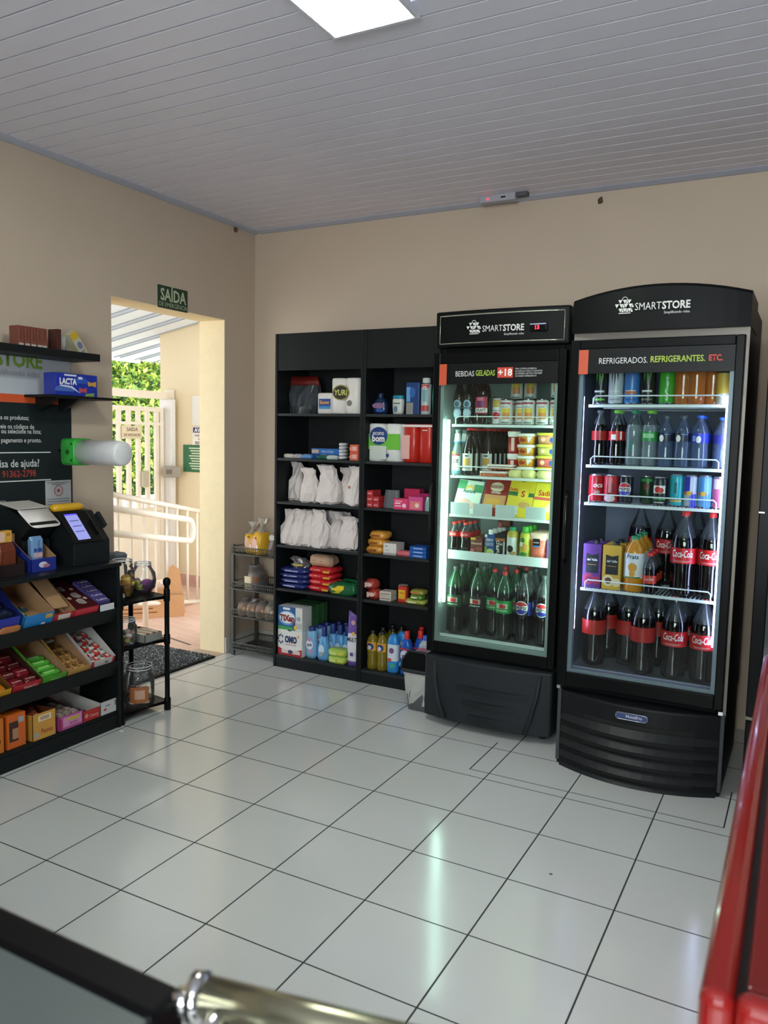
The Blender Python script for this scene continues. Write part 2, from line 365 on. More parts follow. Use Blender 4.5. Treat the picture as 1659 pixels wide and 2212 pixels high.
# gate (parallel to the doorway wall)
ivory = mat('ivory_gate_paint', 'e9dfcb', .45)
t = thing('entrance_gate', 'ivory metal bar gate on the far side of the porch', 'gate', (-1.95, .3, 0))
m = MB(); m.box(-.02, .02, -.5, .84, 1.585, 1.625); m.box(-.02, .02, -.5, .84, .70, .73); m.box(-.02, .02, -.5, .84, .06, .11); m.box(-.02, .02, .84, .88, .06, 1.625)
m.box(-.02, .02, -.5, .84, 1.465, 1.49); m.out('gate_frame', ivory, t)
for i in range(12):
    B(-.014, .014, -.019, .019, .73, 1.585).out('bar', ivory, t, loc=(0, -.40+i*.110, 0))
B(-.006, .006, -.5, .84, .11, .70).out('lower_sheet', mat('ivory_sheet', 'efe6d2', .5), t)
B(-.04, .04, .6, .68, .92, 1.06).out('lock', mat('lock_grey', 'bdb6a4', .4, metal=.3), t, bev=.004)
t = thing('gate_lintel', 'ivory square beam with end hinge bracket above the bar gate', 'gate beam', (-1.95, .3, 0))
B(-.03, .03, -.6, .97, 1.70, 1.765).out('beam', ivory, t); B(-.05, .05, .97, .99, 1.67, 1.79).out('bracket', ivory, t)
tag(B(-2.0, -1.86, 1.2, 1.26, 0, 1.70).out('gate_post', mat('gate_post_white', 'e4e2de', .5), bev=.004), 'pale square gate post against the cream porch wall', 'gate post')
t = thing('visitor_sign', 'small cream sign plate on the bars of the porch gate', 'sign', (-1.925, .795, 1.40), PI/2)
B(-.115, .115, -.004, .004, -.055, .055).out('sign_plate', C('d9c9a8', .5), t, bev=.001)
dk = C('4b4234', .6); text('SAÍDA', .046, dk, t, (0, -.006, .008)); text('DE VISITANTES', .034, dk, t, (0, -.006, -.036), sx=.85)
t = thing('electric_lock', 'grey box lock at the edge of the porch gate', 'lock', (-1.84, 1.19, 1.05), PI/4)
B(-.075, .075, -.03, .0, -.05, .05).out('lock_case', mat('lock_case_grey', '9a9284', .4, metal=.3), t, bev=.006); B(-.05, .0, -.034, -.03, -.02, .02).out('badge', C('6d6659'), t)

# notices on the cream outdoor wall
tag(B(-1.69, -1.50, 1.29, 1.299, 1.47, 1.735).out('blank_notice', C('dfdcd2', .6)), 'blank white sheet on the cream porch wall above the notices', 'notice')
t = thing('warning_notice', 'white notice with dark blue heading on the cream porch wall', 'notice', (-1.56, 1.298, 1.375))
B(-.13, .13, -.006, 0, -.085, .085).out('sheet', C('e7e2d6', .6), t); B(-.12, .12, -.008, -.006, .03, .078).out('heading_band', C('2f3566', .5), t)
text('AVISO', .052, C('f2efe8'), t, (-.03, -.0095, .036), bold=.02); text('MANTENHA', .03, dk, t, (-.02, -.0075, -.005)); text('PORTÃO', .03, dk, t, (0, -.0075, -.038)); text('FECHADO', .038, dk, t, (-.01, -.0075, -.075), bold=.02)
t = thing('green_rules_sign', 'green notice board with pale text lines on the cream porch wall', 'notice', (-1.60, 1.298, 1.17))
B(-.2, .2, -.006, 0, -.12, .125).out('board', C('2d6b45', .5), t)
m = MB()
for i in range(9): m.box(-.13+.015*(i % 3), .17-.02*(i % 2), -.0075, -.006, .09-i*.023, .1-i*.023)
m.out('text_lines', C('cfd9b8', .6), t)

# ramp railing and handrails
d = Vector((-.2, .883, -.164)); A = Vector((-.80, -.95, 1.09)); 
def at(s_, z): return (A.x+d.x*s_, A.y+d.y*s_, A.z+d.z*s_+z)
t = thing('ramp_railing', 'ivory railing with thin uprights beside the porch ramp', 'railing')
m = MB(); L_ = 2.9
for z in (0, -.765): 
    m.tube([at(0, z), at(L_, z)], .021, 0, 4)
m.out('rails', ivory, t)
for i in range(17):
    p = at(.05+i*.175, 0); q = at(.05+i*.175, -.765)
    MB().tube([p, q], .0125, 0, 4).out('upright', ivory, t)
p = at(L_, 0); MB().tube([(p[0], p[1], p[2]+.02), (p[0], p[1], -.05)], .028, 0, 4).out('end_post', ivory, t)
t = thing('ramp_handrail', 'thick double round handrail with a looped end beside the ramp', 'handrail')
A = Vector((-.72, -.95, .985)); d = Vector((-.2, .883, -.155)); e = 1.70
pts = [at(0, 0), at(e-.06, 0)]; 
for k in range(1, 10):
    a = PI*k/10; pts.append(at(e+.06*math.sin(a), -.085+.085*math.cos(a)))
pts += [at(e-.06, -.168), at(0, -.168)]
MB().tube(pts, .0235, 0, 12).out('rail_tube', ivory, t)
for s_ in (.2, 1.0): MB().tube([at(s_, -.168), (at(s_, 0)[0], at(s_, 0)[1], 0)], .02, 0, 10).out('support_post', ivory, t)

# cardboard boxes on the porch
t = thing('cardboard_box', 'flattened brown cardboard box lying below the ramp railing', 'cardboard box', (-1.12, .14, 0), math.radians(48))
m = MB(); m.box(-.32, .28, -.005, .0, 0, .17, 0); m.box(-.32, -.315, 0, .3, 0, .17); m.box(.275, .28, 0, .3, 0, .17); m.box(-.32, .28, .295, .3, 0, .17); m.out('box_sides', mat('porch_cardboard', 'c99a6c', .8), t)
MB().prism([(.1, .02), (.29, .02), (.25, .36), (.2, .4), (.17, .38)], 'y', .02, .03).out('raised_flap', mat('porch_cardboard', 'c99a6c', .8), t)
m = MB()
for i in range(3): m.box(-.25+.03*i, .02+.03*i, -.0065, -.005, .1-i*.03, .108-i*.03)
m.out('printed_lines', C('7a5230', .8), t)

# door mat
fib = mat('grey_mat_fibre', '3c3f42', .95, var=.5, nscale=160, bump=1.0)
t = thing('door_mat', 'speckled charcoal door mat lying in the doorway', 'door mat', (-.3, -.76, 0))
B(-.31, .31, -.36, .36, .0016, .010).out('backing', blackp, t, bev=.002)
m = MB(); rr = random.Random(3); nx, ny = 90, 104; vs = []
for i in range(nx+1):
    for j in range(ny+1):
        e_ = min(i, nx-i, j, ny-j); vs.append((-.3+.6*i/nx, -.35+.7*j/ny, .011+(rr.uniform(0, .010) if e_ else 0)))
m.add(vs, [(i*(ny+1)+j, (i+1)*(ny+1)+j, (i+1)*(ny+1)+j+1, i*(ny+1)+j+1) for i in range(nx) for j in range(ny)], [rr.choices([0, 1, 2], [6, 4, 1.6])[0] for _ in range(nx*ny)]); m.out('pile', [fib, mat('mat_fibre_grey', '5a5d60', .95), mat('mat_fibre_pale', '97999a', .95)], t)

# hedge and trees beyond the gate
def foliage(name, label, boxes, cols, n, seed, size=.09, cat='hedge'):
    rr = random.Random(seed); m = MB(); k = 0
    for i in range(n):
        x0, x1, y0, y1, z0, z1 = boxes[rr.randrange(len(boxes))]
        c = Vector((rr.uniform(x0, x1), rr.uniform(y0, y1), rr.uniform(z0, z1)))
        q = Euler((rr.uniform(-1, 1), rr.uniform(-1.2, 1.2), rr.uniform(0, 6.3))).to_matrix(); s_ = size*rr.uniform(.6, 1.3)
        vs = [c+q @ Vector(p)*s_ for p in ((-.5, 0, 0), (-.12, .26, .04), (.5, 0, -.06), (-.12, -.26, .04))]
        m.add(vs, [(0, 1, 2, 3)], rr.choices(range(len(cols)), [4, 3, 2][:len(cols)])[0])
    o = m.out(name, cols); return tag(o, label, cat, kind='stuff')
lg = mat('leaf_yellow_green', 'c3d460', .55); lm = mat('leaf_green', '8fae4c', .55); ld = mat('leaf_deep_green', '58803a', .6)
foliage('leafy_hedge', 'dense sunlit green hedge beyond the porch gate', [(-4.9, -4.1, .5, 4.6, .6, 3.6), (-4.5, -4.1, .5, 4.6, .9, 3.4)], [lg, lm, ld], 15000, 5)
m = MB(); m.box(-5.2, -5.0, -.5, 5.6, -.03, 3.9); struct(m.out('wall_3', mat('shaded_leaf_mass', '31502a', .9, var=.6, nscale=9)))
struct(B(-4.0, -3.9, -1.5, 5.5, -.03, .62).out('wall_4', mat('white_street_wall', 'efece2', .7)))
# ---------------------------------------------------------------- furniture
def arc(x0, x1, yf, bulge, n=14):
    return [(x0+(x1-x0)*i/n, yf-bulge*(1-(2*i/n-1)**2)) for i in range(n+1)]
def bowed(m, x0, x1, yb, yf, bulge, z0, z1, mi=0, sm=False):
    return m.prism([(x1, yb), (x0, yb)]+arc(x0, x1, yf, bulge), 'z', z0, z1, mi)
def ring_rect(m, x0, x1, z0, z1, y, r, mi=0, c=.012):
    pts = [(x0+c, y, z0), (x1-c, y, z0), (x1, y, z0+c), (x1, y, z1-c), (x1-c, y, z1), (x0+c, y, z1), (x0, y, z1-c), (x0, y, z0+c)]
    return m.tube(pts, r, mi, 6, True)
def basket_logo(m, cx, cz, s, y, mi=0):
    """shopping bag made of small triangles with a round handle"""
    m.tube([(cx+.13*s*math.cos(a), y, cz+.34*s+.13*s*math.sin(a)) for a in [PI*k/8 for k in range(9)]], .018*s, mi, 6)
    def tri(x, z, w, h, dn=1): m.add([(x-w/2, y, z+h/2*dn), (x+w/2, y, z+h/2*dn), (x, y, z-h/2*dn)], [(0, 2, 1) if dn > 0 else (0, 1, 2)], mi)
    for r, (n, z, off) in enumerate([(3, .24, 0), (4, .04, -.05), (3, -.18, .02)]):
        for i in range(n):
            x = cx+s*(off+(i-(n-1)/2)*.22); tri(x, cz+z*s, .2*s, .19*s, 1)
            if r == 2 or i % 2: tri(x+.11*s, cz+z*s, .12*s, .17*s, -1)
    m.box(cx-.28*s, cx+.3*s, y, y+.001, cz-.34*s, cz-.3*s, mi)
shelfw = mat('shelf_white_wire', 'dfe8e6', .35)
def wire_shelf(m, x0, x1, y0, y1, z, guard=.038):
    m.box(x0, x1, y0-.004, y0+.004, z-.012, z)
    m.box(x0, x1, y1-.004, y1+.004, z-.008, z); m.box(x0, x1, (y0+y1)/2-.003, (y0+y1)/2+.003, z-.008, z-.003)
    n = 34
    for i in range(n+1):
        x = x0+.004+(x1-x0-.008)*i/n; m.box(x-.0014, x+.0014, y0, y1, z-.004, z)
    if guard: m.tube([(x0+.02, y0-.004, z-.005), (x0+.02, y0-.004, z+guard-.01), (x0+.03, y0-.004, z+guard), (x1-.03, y0-.004, z+guard), (x1-.02, y0-.004, z+guard-.01), (x1-.02, y0-.004, z-.005)], .003, 0, 6)

pw = C('d6d9d6', .5); plime = C('9fb83a', .5); pred = C('c9402c', .5); porg = C('c4502f', .5); pdg = C('8c8f8e', .5)
# ---- first fridge (greenish light) : body 1.62-2.27, front -.704
def cabinet(t, x0, x1, yf, yb, z0, z1, wall, liner, lx0, lx1, lz0, lz1, lyb):
    m = MB(); m.box(x0, lx0, yf, yb, z0, z1); m.box(lx1, x1, yf, yb, z0, z1); m.box(lx0, lx1, yf, yb, lz1, z1); m.box(lx0, lx1, yf, yb, z0, lz0); m.box(lx0, lx1, lyb, yb, lz0, lz1)
    m.out('cabinet_body', wall, t, bev=.004)
    e = .0015; m = MB()
    m.box(lx0, lx0+e, yf+.002, lyb, lz0, lz1); m.box(lx1-e, lx1, yf+.002, lyb, lz0, lz1); m.box(lx0, lx1, yf+.002, lyb, lz0, lz0+e); m.box(lx0, lx1, yf+.002, lyb, lz1-e, lz1); m.box(lx0, lx1, lyb-e, lyb, lz0, lz1)
    m.out('liner', liner, t)
def door(t, x0, x1, z0, z1, yf, th, ox0, ox1, oz0, oz1, bz, gasket, name='door'):
    m = MB(); m.box(x0, ox0, yf, yf+th, z0, z1); m.box(ox1, x1, yf, yf+th, z0, z1); m.box(ox0, ox1, yf, yf+th, z0, oz0); m.box(ox0, ox1, yf, yf+th, oz1, z1)
    d = m.out(name, mat('door_frame_black', '08090a', .35, spec=.14), t, bev=.004)
    B(ox0, ox1, yf+.008, yf+.012, oz0, bz).out('glass_pane', glass, d)
    m = MB(); g = .016; m.box(ox0, ox0+g, yf+.014, yf+th-.002, oz0, bz); m.box(ox1-g, ox1, yf+.014, yf+th-.002, oz0, bz); m.box(ox0+g, ox1-g, yf+.014, yf+th-.002, oz0, oz0+g); m.out('glass_spacer', gasket, d)
    return d
F1 = thing('display_fridge', 'black glass-door drinks fridge with greenish light, beside the black shelves', 'fridge', (0, 0, 0))
liner1 = mat('fridge_liner_white', '9aa7a3', .5)
cabinet(F1, 1.622, 2.266, -.655, -.06, .33, 1.985, blackp, liner1, 1.652, 2.238, .425, 1.80, -.115)
d = door(F1, 1.614, 2.262, .357, 1.818, -.704, .045, 1.65, 2.226, .41, 1.765, 1.668, mat('aluminium_spacer', '9fb0ac', .4, metal=.4))
B(1.65, 2.226, -.703, -.690, 1.668, 1.765).out('banner_strip', mat('banner_black', '0a0d0e', .4, spec=.25), d)
B(1.647, 1.685, -.7055, -.704, 1.664, 1.763).out('red_banner_block', porg, d)
text('BEBIDAS', .036, pw, d, (1.778, -.7052, 1.704), fit=.094); text('GELADAS', .036, plime, d, (1.881, -.7052, 1.706), bold=.02, fit=.096)
B(1.941, 2.016, -.7055, -.704, 1.695, 1.742).out('age_badge', pred, d); text('+18', .044, C('f0ece4'), d, (1.978, -.7062, 1.704), bold=.03)
for i, s_ in enumerate(('PARA COMPRA DE BEBIDAS', 'ALCOÓLICAS, FAÇA O CADASTRO', 'NA PRIMEIRA VEZ POR WHATSAPP', 'OU NOSSO ATENDIMENTO')):
    text(s_, .0105, pw, d, (2.026, -.7052, 1.731-i*.011), align='LEFT', sx=.78)
m = MB(); m.tube([(1.632, -.715, .9), (1.632, -.735, .93), (1.632, -.735, 1.17), (1.632, -.715, 1.2)], .008); m.out('handle', blackg, d)
m = MB(); bowed(m, 1.62, 2.272, -.60, -.700, .022, 1.841, 2.009); m.out('header_box', blackp, F1, bev=.008)
H = MB(); pts = arc(1.645, 2.247, -.703, .022, 12)
for z, r in ((1.987, .0035), (1.858, .0025)): H.tube([(x, y-.001, z) for x, y in pts], r, 0, 6)
for x, y in (pts[0], pts[-1]): H.tube([(x, y-.001, 1.858), (x, y-.001, 1.987)], .0022, 0, 6)
hd = H.out('header_rim', mat('rim_chrome', 'bfc4b0', .25, metal=.7), F1)
m = MB(); basket_logo(m, 1.826, 1.922, .078, -.7265); m.out('bag_emblem', C('d9dad4'), hd)
text('SMART', .040, C('d9dad4'), hd, (1.917, -.7275, 1.905), fit=.098); text('STORE', .040, C('d9dad4'), hd, (2.018, -.7255, 1.905), bold=.028, fit=.100); text('Simplificando vidas.', .014, C('d9dad4'), hd, (2.022, -.7255, 1.886), sx=.9)
m = MB(); m.box(2.092, 2.174, -.727, -.712, 1.897, 1.934); th = m.out('thermometer_display', blackg, hd, bev=.006)
text('13', .024, mat('red_digit', 'ff1a2c', .4, emit=4), th, (2.128, -.728, 1.906), bold=.03)
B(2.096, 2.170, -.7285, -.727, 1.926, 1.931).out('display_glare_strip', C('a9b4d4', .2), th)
# grille
m = MB(); bowed(m, 1.614, 2.262, -.10, -.715, .045, .035, .343); 
g = m.out('base_panel', mat('grille_grey_plastic', '22272a', .55, spec=.25), F1, bev=.01)
m = MB()
for i in range(3):
    z = .262-i*.068; s_ = .012*i
    m.prism(arc(1.70+s_*3, 2.21-s_*3, -.716, .042)+arc(1.70+s_*3, 2.21-s_*3, -.712, .038)[::-1], 'z', z-.030, z)
    m.prism(arc(1.70+s_*3, 2.21-s_*3, -.722, .048)+arc(1.70+s_*3, 2.21-s_*3, -.712, .038)[::-1], 'z', z-.062, z-.034, 1)
m.out('vent_slots', [mat('vent_black', '050606', .7), mat('grille_slat', '1b2023', .5, spec=.25)], g)
for sx_, xa, xb in ((1, 1.672, 1.745), (-1, 2.208, 2.15)):
    MB().tube([(xa, -.722, .325), (xa+sx_*.012, -.738, .22), (xa+sx_*.035, -.745, .12), (xb, -.752, .05)], .011, 0, 8).out('curved_rib', mat('grille_grey_plastic', '22272a', .55, spec=.25), g)
for x, y in ((1.67, -.62), (2.2, -.62), (1.67, -.15), (2.2, -.15)): MB().lathe([(0, 0), (.022, 0), (.022, .036), (0, .036)], 0, 12, x, y).out('foot', blackp, F1)
led = mat('led_green_white', 'd6ffee', .5, emit=LED1); ledb = mat('led_blue_white', 'c6ccff', .5, emit=LED2)
for x in (1.672, 2.205):
    l = B(x, x+.010, -.655, -.640, .60, 1.50).out('led_strip', led, F1)
for z, g_ in ((1.480, .038), (1.231, .045), (1.040, 0), ):
    m = MB(); wire_shelf(m, 1.69, 2.232, -.632, -.16, z, g_); m.out('wire_shelf', shelfw, F1)
m = MB(); wire_shelf(m, 1.69, 2.232, -.622, -.16, .852, 0); m.box(1.688, 2.234, -.634, -.628, .818, .862); m.out('wire_shelf', shelfw, F1)
B(1.652, 2.238, -.65, -.64, .425, .44).out('bottom_ledge', mat('ledge_white', 'dbe6e2', .4), F1)
tagm = C('c8d6d4', .4)
for i, x in enumerate((1.747, 1.865, 1.979, 2.128)):
    t = thing('price_card', ['leftmost', 'second', 'third', 'rightmost'][i]+' blank white price card clipped to the ham shelf of the greenish fridge', 'price card', (x, -.640, 1.042), group='price cards in the greenish fridge')
    o = B(-.049, .049, -.0015, .0, 0, .058).out('card', tagm, t, bev=.0006)
# ---- second fridge (bluish light)
F2 = thing('display_fridge', 'larger black glass-door drinks fridge with bluish light and arched top, at the right', 'fridge', (0, 0, 0))
liner2 = mat('fridge_liner_grey', '5c636e', .5)
cabinet(F2, 2.338, 3.010, -.85, -.20, .30, 1.97, blackp, liner2, 2.366, 2.975, .425, 1.82, -.25)
m = MB(); m.box(2.338, 3.01, -.87, -.85, 1.828, 1.862); m.box(3.0, 3.011, -.873, -.85, .33, 1.862); m.out('trim_band', steelg, F2)
d = door(F2, 2.333, 2.999, .362, 1.828, -.902, .046, 2.372, 2.966, .42, 1.79, 1.691, mat('grey_spacer', '8c94a4', .4, metal=.3))
B(2.372, 2.966, -.901, -.888, 1.691, 1.79).out('banner_strip', mat('banner_black', '0a0d0e', .4, spec=.25), d)
B(2.370, 2.409, -.9035, -.902, 1.688, 1.787).out('red_banner_block', porg, d)
text('REFRIGERADOS.', .034, pw, d, (2.549, -.9032, 1.729), fit=.192); text('REFRIGERANTES.', .034, plime, d, (2.758, -.9032, 1.731), bold=.02, fit=.203); text('ETC.', .032, pred, d, (2.898, -.9032, 1.732), bold=.03, fit=.05)
MB().tube([(2.35, -.913, .9), (2.35, -.933, .93), (2.35, -.933, 1.17), (2.35, -.913, 1.2)], .008).out('handle', blackg, d)
m = MB(); n = 14; top = [(2.333+.679*i/n, 1.992+.042*(1-(2*i/n-1)**2)) for i in range(n+1)]
m.prism([(2.333, 1.862), (3.012, 1.862)]+top[::-1], 'y', -.55, -.86)
H = [MB(), 0]
vs = []; fs = []; nn = 14
for i in range(nn+1):
    x = 2.333+.679*i/nn; b_ = .045*(1-(2*i/nn-1)**2); zt = 1.992+.042*(1-(2*i/nn-1)**2)
    vs += [(x, -.86, 1.858), (x, -.89-b_, 1.858), (x, -.885-b_, zt-.012), (x, -.875-b_*.9, zt), (x, -.86, zt)]
for i in range(nn):
    a = 5*i
    for k in range(4): fs.append((a+k, a+k+5, a+k+6, a+k+1))
    fs.append((a+4, a+9, a+5, a))
fs += [(0, 1, 2, 3, 4), tuple(5*nn+k for k in (4, 3, 2, 1, 0))]
m.add(vs, fs, 0); hd = m.out('header_box', blackp, F2)
cr = .679**2/(8*.045)/1.0
def hy(x): return -.8925-.045*(1-(2*(x-2.333)/.679-1)**2)
m = MB(); basket_logo(m, 2.552, 1.949, .08, -.934); m.out('bag_emblem', C('d9dad4'), hd)
text('SMART', .041, C('d9dad4'), hd, (2.643, -.9395, 1.932), fit=.100); text('STORE', .041, C('d9dad4'), hd, (2.748, -.9395, 1.932), bold=.028, fit=.104); text('Simplificando vidas.', .014, C('d9dad4'), hd, (2.752, -.937, 1.914), sx=.9)
m = MB(); bowed(m, 2.338, 3.008, -.25, -.875, .085, .0, .335); g = m.out('base_panel', mat('grille_black_plastic', '101315', .5, spec=.25), F2, bev=.008)
m = MB()
for i in range(5):
    z = .262-i*.055
    m.prism(arc(2.356, 2.992, -.879, .085)+arc(2.356, 2.992, -.87, .08)[::-1], 'z', z-.018, z-.002)
    n = 14; vs = []; a1 = arc(2.356, 2.992, -.877, .085); a2 = arc(2.356, 2.992, -.894, .088)
    for (xa, ya), (xb, yb_) in zip(a1, a2): vs += [(xa, ya, z-.022), (xb, yb_-.006, z-.050), (xa, ya, z-.056)]
    fs = []
    for q in range(n): fs += [(3*q, 3*q+1, 3*q+4, 3*q+3), (3*q+1, 3*q+2, 3*q+5, 3*q+4)]
    m.add(vs, fs, 1)
m.out('louvre_slats', [mat('vent_black', '050606', .7), mat('louvre_slat', '14181b', .45, spec=.3)], g)
B(2.336, 2.352, -.884, -.86, .02, .338).out('side_strip', mat('strip_grey', '353b3e', .5), g, bev=.003); B(2.994, 3.010, -.884, -.86, .02, .338).out('side_strip', mat('strip_grey', '353b3e', .5), g, bev=.003)
bd = B(2.604, 2.728, -.968, -.955, .281, .307).out('maker_badge', C('3a4a78', .3), g, bev=.005); m = MB(); ring_rect(m, 2.603, 2.729, .280, .308, -.966, .0016, 0, .008); m.out('badge_rim', alu, bd)
text('Metalfrio', .018, C('c9ccd8'), bd, (2.676, -.9695, .290), bold=.01)
for x in (2.372, 2.94): B(x, x+.012, -.85, -.838, .60, 1.60).out('led_strip', ledb, F2)
for z in (1.567, 1.313, 1.152, .782):
    m = MB(); wire_shelf(m, 2.40, 2.944, -.826, -.28, z, .036); m.out('wire_shelf', shelfw, F2)
B(2.366, 2.975, -.85, -.84, .425, .437).out('bottom_ledge', mat('ledge_grey', 'a9b0bc', .4), F2)
m = MB(); m.box(2.335, 2.35, -.9, -.86, .343, .357); m.box(2.985, 3.002, -.9, -.86, .343, .357); m.out('door_hinge', alu, F2)
# ---- third fridge, mostly hidden behind the red freezer
F3 = thing('display_fridge', 'unlit black glass-door fridge mostly cut off by the right edge of the photo', 'fridge', (3.083, -.85, 0))
m = MB(); m.box(0, .02, 0, .65, .0, 1.85); m.box(.60, .62, 0, .65, 0, 1.85); m.box(.02, .6, .61, .65, 0, 1.85); m.box(.02, .6, 0, .61, 0, .37); m.box(.02, .6, 0, .61, 1.80, 1.85); m.out('cabinet_body', blackp, F3, bev=.004)
m = MB(); bowed(m, 0, .62, .1, -.05, .02, 1.86, 1.99); m.out('header_box', blackp, F3, bev=.008)
d = MB(); d.box(0, .048, -.05, -.005, .36, 1.84); d.box(.57, .62, -.05, -.005, .36, 1.84); d.box(.048, .57, -.05, -.005, .36, .41); d.box(.048, .57, -.05, -.005, 1.72, 1.84); d = d.out('door', mat('door_frame_black', '08090a', .35, spec=.14), F3, bev=.004)
B(.048, .57, -.04, -.036, .41, 1.72).out('glass_pane', glass, d); B(.0, .02, -.058, -.05, 1.155, 1.16).out('lock_plate', alu, d)
B(.0, .62, -.052, -.003, .345, .357).out('bottom_trim', steelg, F3)
m = MB(); m.box(.022, .598, -.002, .6, .37, .385); m.box(.022, .598, .59, .605, .385, 1.79); m.out('liner', liner2, F3)
m = MB(); bowed(m, 0, .62, .3, -.03, .05, .0, .335); m.out('base_panel', mat('grille_black_plastic', '101315', .5, spec=.25), F3, bev=.008)

# ---- black double shelf unit
def shelf_unit(x0, x1, label, zs):
    t = thing('shelving_unit', label, 'shelf', (x0, 0, 0)); w = x1-x0; p = .015
    B(0, p, -.356, -.012, 0, 1.998).out('side_panel', black, t, bev=.001); B(w-p, w, -.356, -.012, 0, 1.998).out('side_panel', black, t, bev=.001)
    B(p, w-p, -.018, -.012, 0, 1.998).out('back_panel', mat('black_backboard', '15191a', .6), t)
    for z in zs: B(p, w-p, -.352, -.018, z-.015, z).out('shelf_board', mat('shelf_board_black', '24292a', .45, spec=.35), t, bev=.001)
    B(p, w-p, -.352, -.334, 0, zs[-1]-.015).out('plinth', black, t)
    B(p, w-p, -.352, -.334, 1.785, 1.998).out('top_fascia', black, t); B(p, w-p, -.334, -.018, 1.98, 1.996).out('top_board', black, t)
    return t
ZS = [1.535, 1.272, 1.012, .751, .486, .076]
shelf_unit(.425, 1.024, 'black laminate shelving unit standing beside the wire bread rack', ZS)
shelf_unit(1.027, 1.612, 'black laminate shelving unit standing directly left of the greenish fridge', ZS)

# ---- wire bread rack in the corner
wire = mat('grey_wire_plastic', '4a4c46', .45)
t = thing('bread_rack', 'dark grey four-tier basket rack standing in the room corner', 'rack', (.05, -.30, 0))
for x, y in ((0, 0), (.34, 0), (0, .24), (.34, .24)): B(x, x+.022, y, y+.02, 0, .715).out('post', wire, t, bev=.003)
for i, z in enumerate((.70, .475, .30, .085)):
    m = MB(); x0, x1, y0, y1 = .022, .34, -.002, .26; h = .045
    for zz in (z, z-h): m.tube([(x0-.02, y0, zz), (x1+.02, y0, zz), (x1+.02, y1, zz), (x0-.02, y1, zz)], .004, 0, 6, True)
    m.tube([(x0-.02, y0, z-h/2), (x1+.02, y0, z-h/2)], .0025, 0, 6)
    for k in range(23):
        x = x0-.01+(x1-x0+.02)*k/22; m.tube([(x, y0, z), (x, y0, z-h), (x, y1, z-h), (x, y1, z)], .0024, 0, 4)
    for k in range(12):
        y = y0+(y1-y0)*k/11; m.tube([(x0-.02, y, z-h), (x1+.02, y, z-h)], .0022, 0, 4)
    m.out('basket_shelf', wire, t)

# ---- left gondola (front faces +X)
G = thing('snack_gondola', 'long black display shelf of snacks against the left wall', 'shelf', (0, 0, 0))
Y1, Y0 = -1.554, -3.15
B(.02, .41, Y1-.018, Y1, 0, .782).out('end_panel', black, G, bev=.002); B(.02, .41, Y0, Y0+.018, 0, .782).out('end_panel', black, G, bev=.002)
B(.0, .418, Y0, Y1+.004, .782, .80).out('top_board', mat('black_worktop', '171b1d', .35, spec=.3), G, bev=.002)
B(.02, .03, Y0+.018, Y1-.018, 0, .782).out('back_panel', mat('black_backboard', '15191a', .6), G)
TILT = math.radians(21)
for z in (.578, .318):
    m = MB(); m.box(-.34, 0, Y0+.018, Y1-.018, -.014, 0); m.box(-.002, .010, Y0+.018, Y1-.018, -.062, .010)
    o = m.out('sloping_shelf', black, G, loc=(.398, 0, z), bev=.001); o.rotation_euler = (0, TILT, 0)
m = MB(); m.box(.03, .398, Y0+.018, Y1-.018, .066, .082); m.box(.385, .402, Y0+.018, Y1-.018, 0, .066); m.out('base_board', black, G)

# ---- tubular side rack
t = thing('tubular_rack', 'small black tubular rack of candy jars beside the snack shelf', 'rack', (0, 0, 0))
Q = [(.388, -1.535), (.425, -1.262), (.115, -1.205), (.08, -1.475)]
if 1:
    for x, y in Q:
        m = MB(); m.lathe([(0, 0), (.017, 0), (.017, .06), (.0125, .065), (.0125, .34), (.016, .345), (.016, .39), (.0125, .395), (.0125, .56), (.016, .565), (.016, .62), (.013, .625), (.0125, .64), (.018, .65), (.0195, .662), (.018, .674), (.010, .683), (0, .684)], 0, 14, x, y); m.out('post', blackp, t)
for z in (.585, .363, .042):
    m = MB(); m.tube([(x, y, z) for x, y in Q], .0095, 0, 8, True)
    for k in range(1, 8):
        u = k/8; m.tube([(Q[0][0]+(Q[1][0]-Q[0][0])*u, Q[0][1]+(Q[1][1]-Q[0][1])*u, z), (Q[3][0]+(Q[2][0]-Q[3][0])*u, Q[3][1]+(Q[2][1]-Q[3][1])*u, z)], .004, 0, 6)
    m.prism(Q, 'z', z+.0045, z+.0075); m.out('rack_shelf', blackp, t)

# ---- banner on the left wall
t = thing('wall_banner', 'dark store instruction banner with white and orange bands on the left wall', 'banner', (.004, 0, 0))
W0 = -2.75
def bb(y0, y1, z0, z1, m_, x=.0, nm='panel'): return B(x-.002, x, y0, y1, z0, z1).out(nm, m_, t)
bb(W0, -1.475, .85, 1.535, mat('banner_dark', '1c2526', .6, spec=.25), nm='dark_field'); bb(W0, -1.475, 1.573, 1.80, mat('banner_white', 'b9bdc2', .4), nm='white_field'); bb(W0, -1.475, 1.535, 1.573, mat('banner_orange', 'd0562a', .5), .0006, 'orange_band')
bb(W0, -1.60, 1.302, 1.307, pw, .001, 'rule_line'); bb(W0, -1.60, 1.170, 1.175, pw, .001, 'rule_line')
bt = C('7fa03c', .5)
text('SMARTSTORE', .092, bt, t, (.0015, -1.638, 1.700), PI/2, align='RIGHT', bold=.035, sx=.9); text('Simplificando vidas.', .036, C('8a8f96'), t, (.0015, -1.645, 1.658), PI/2, align='RIGHT')
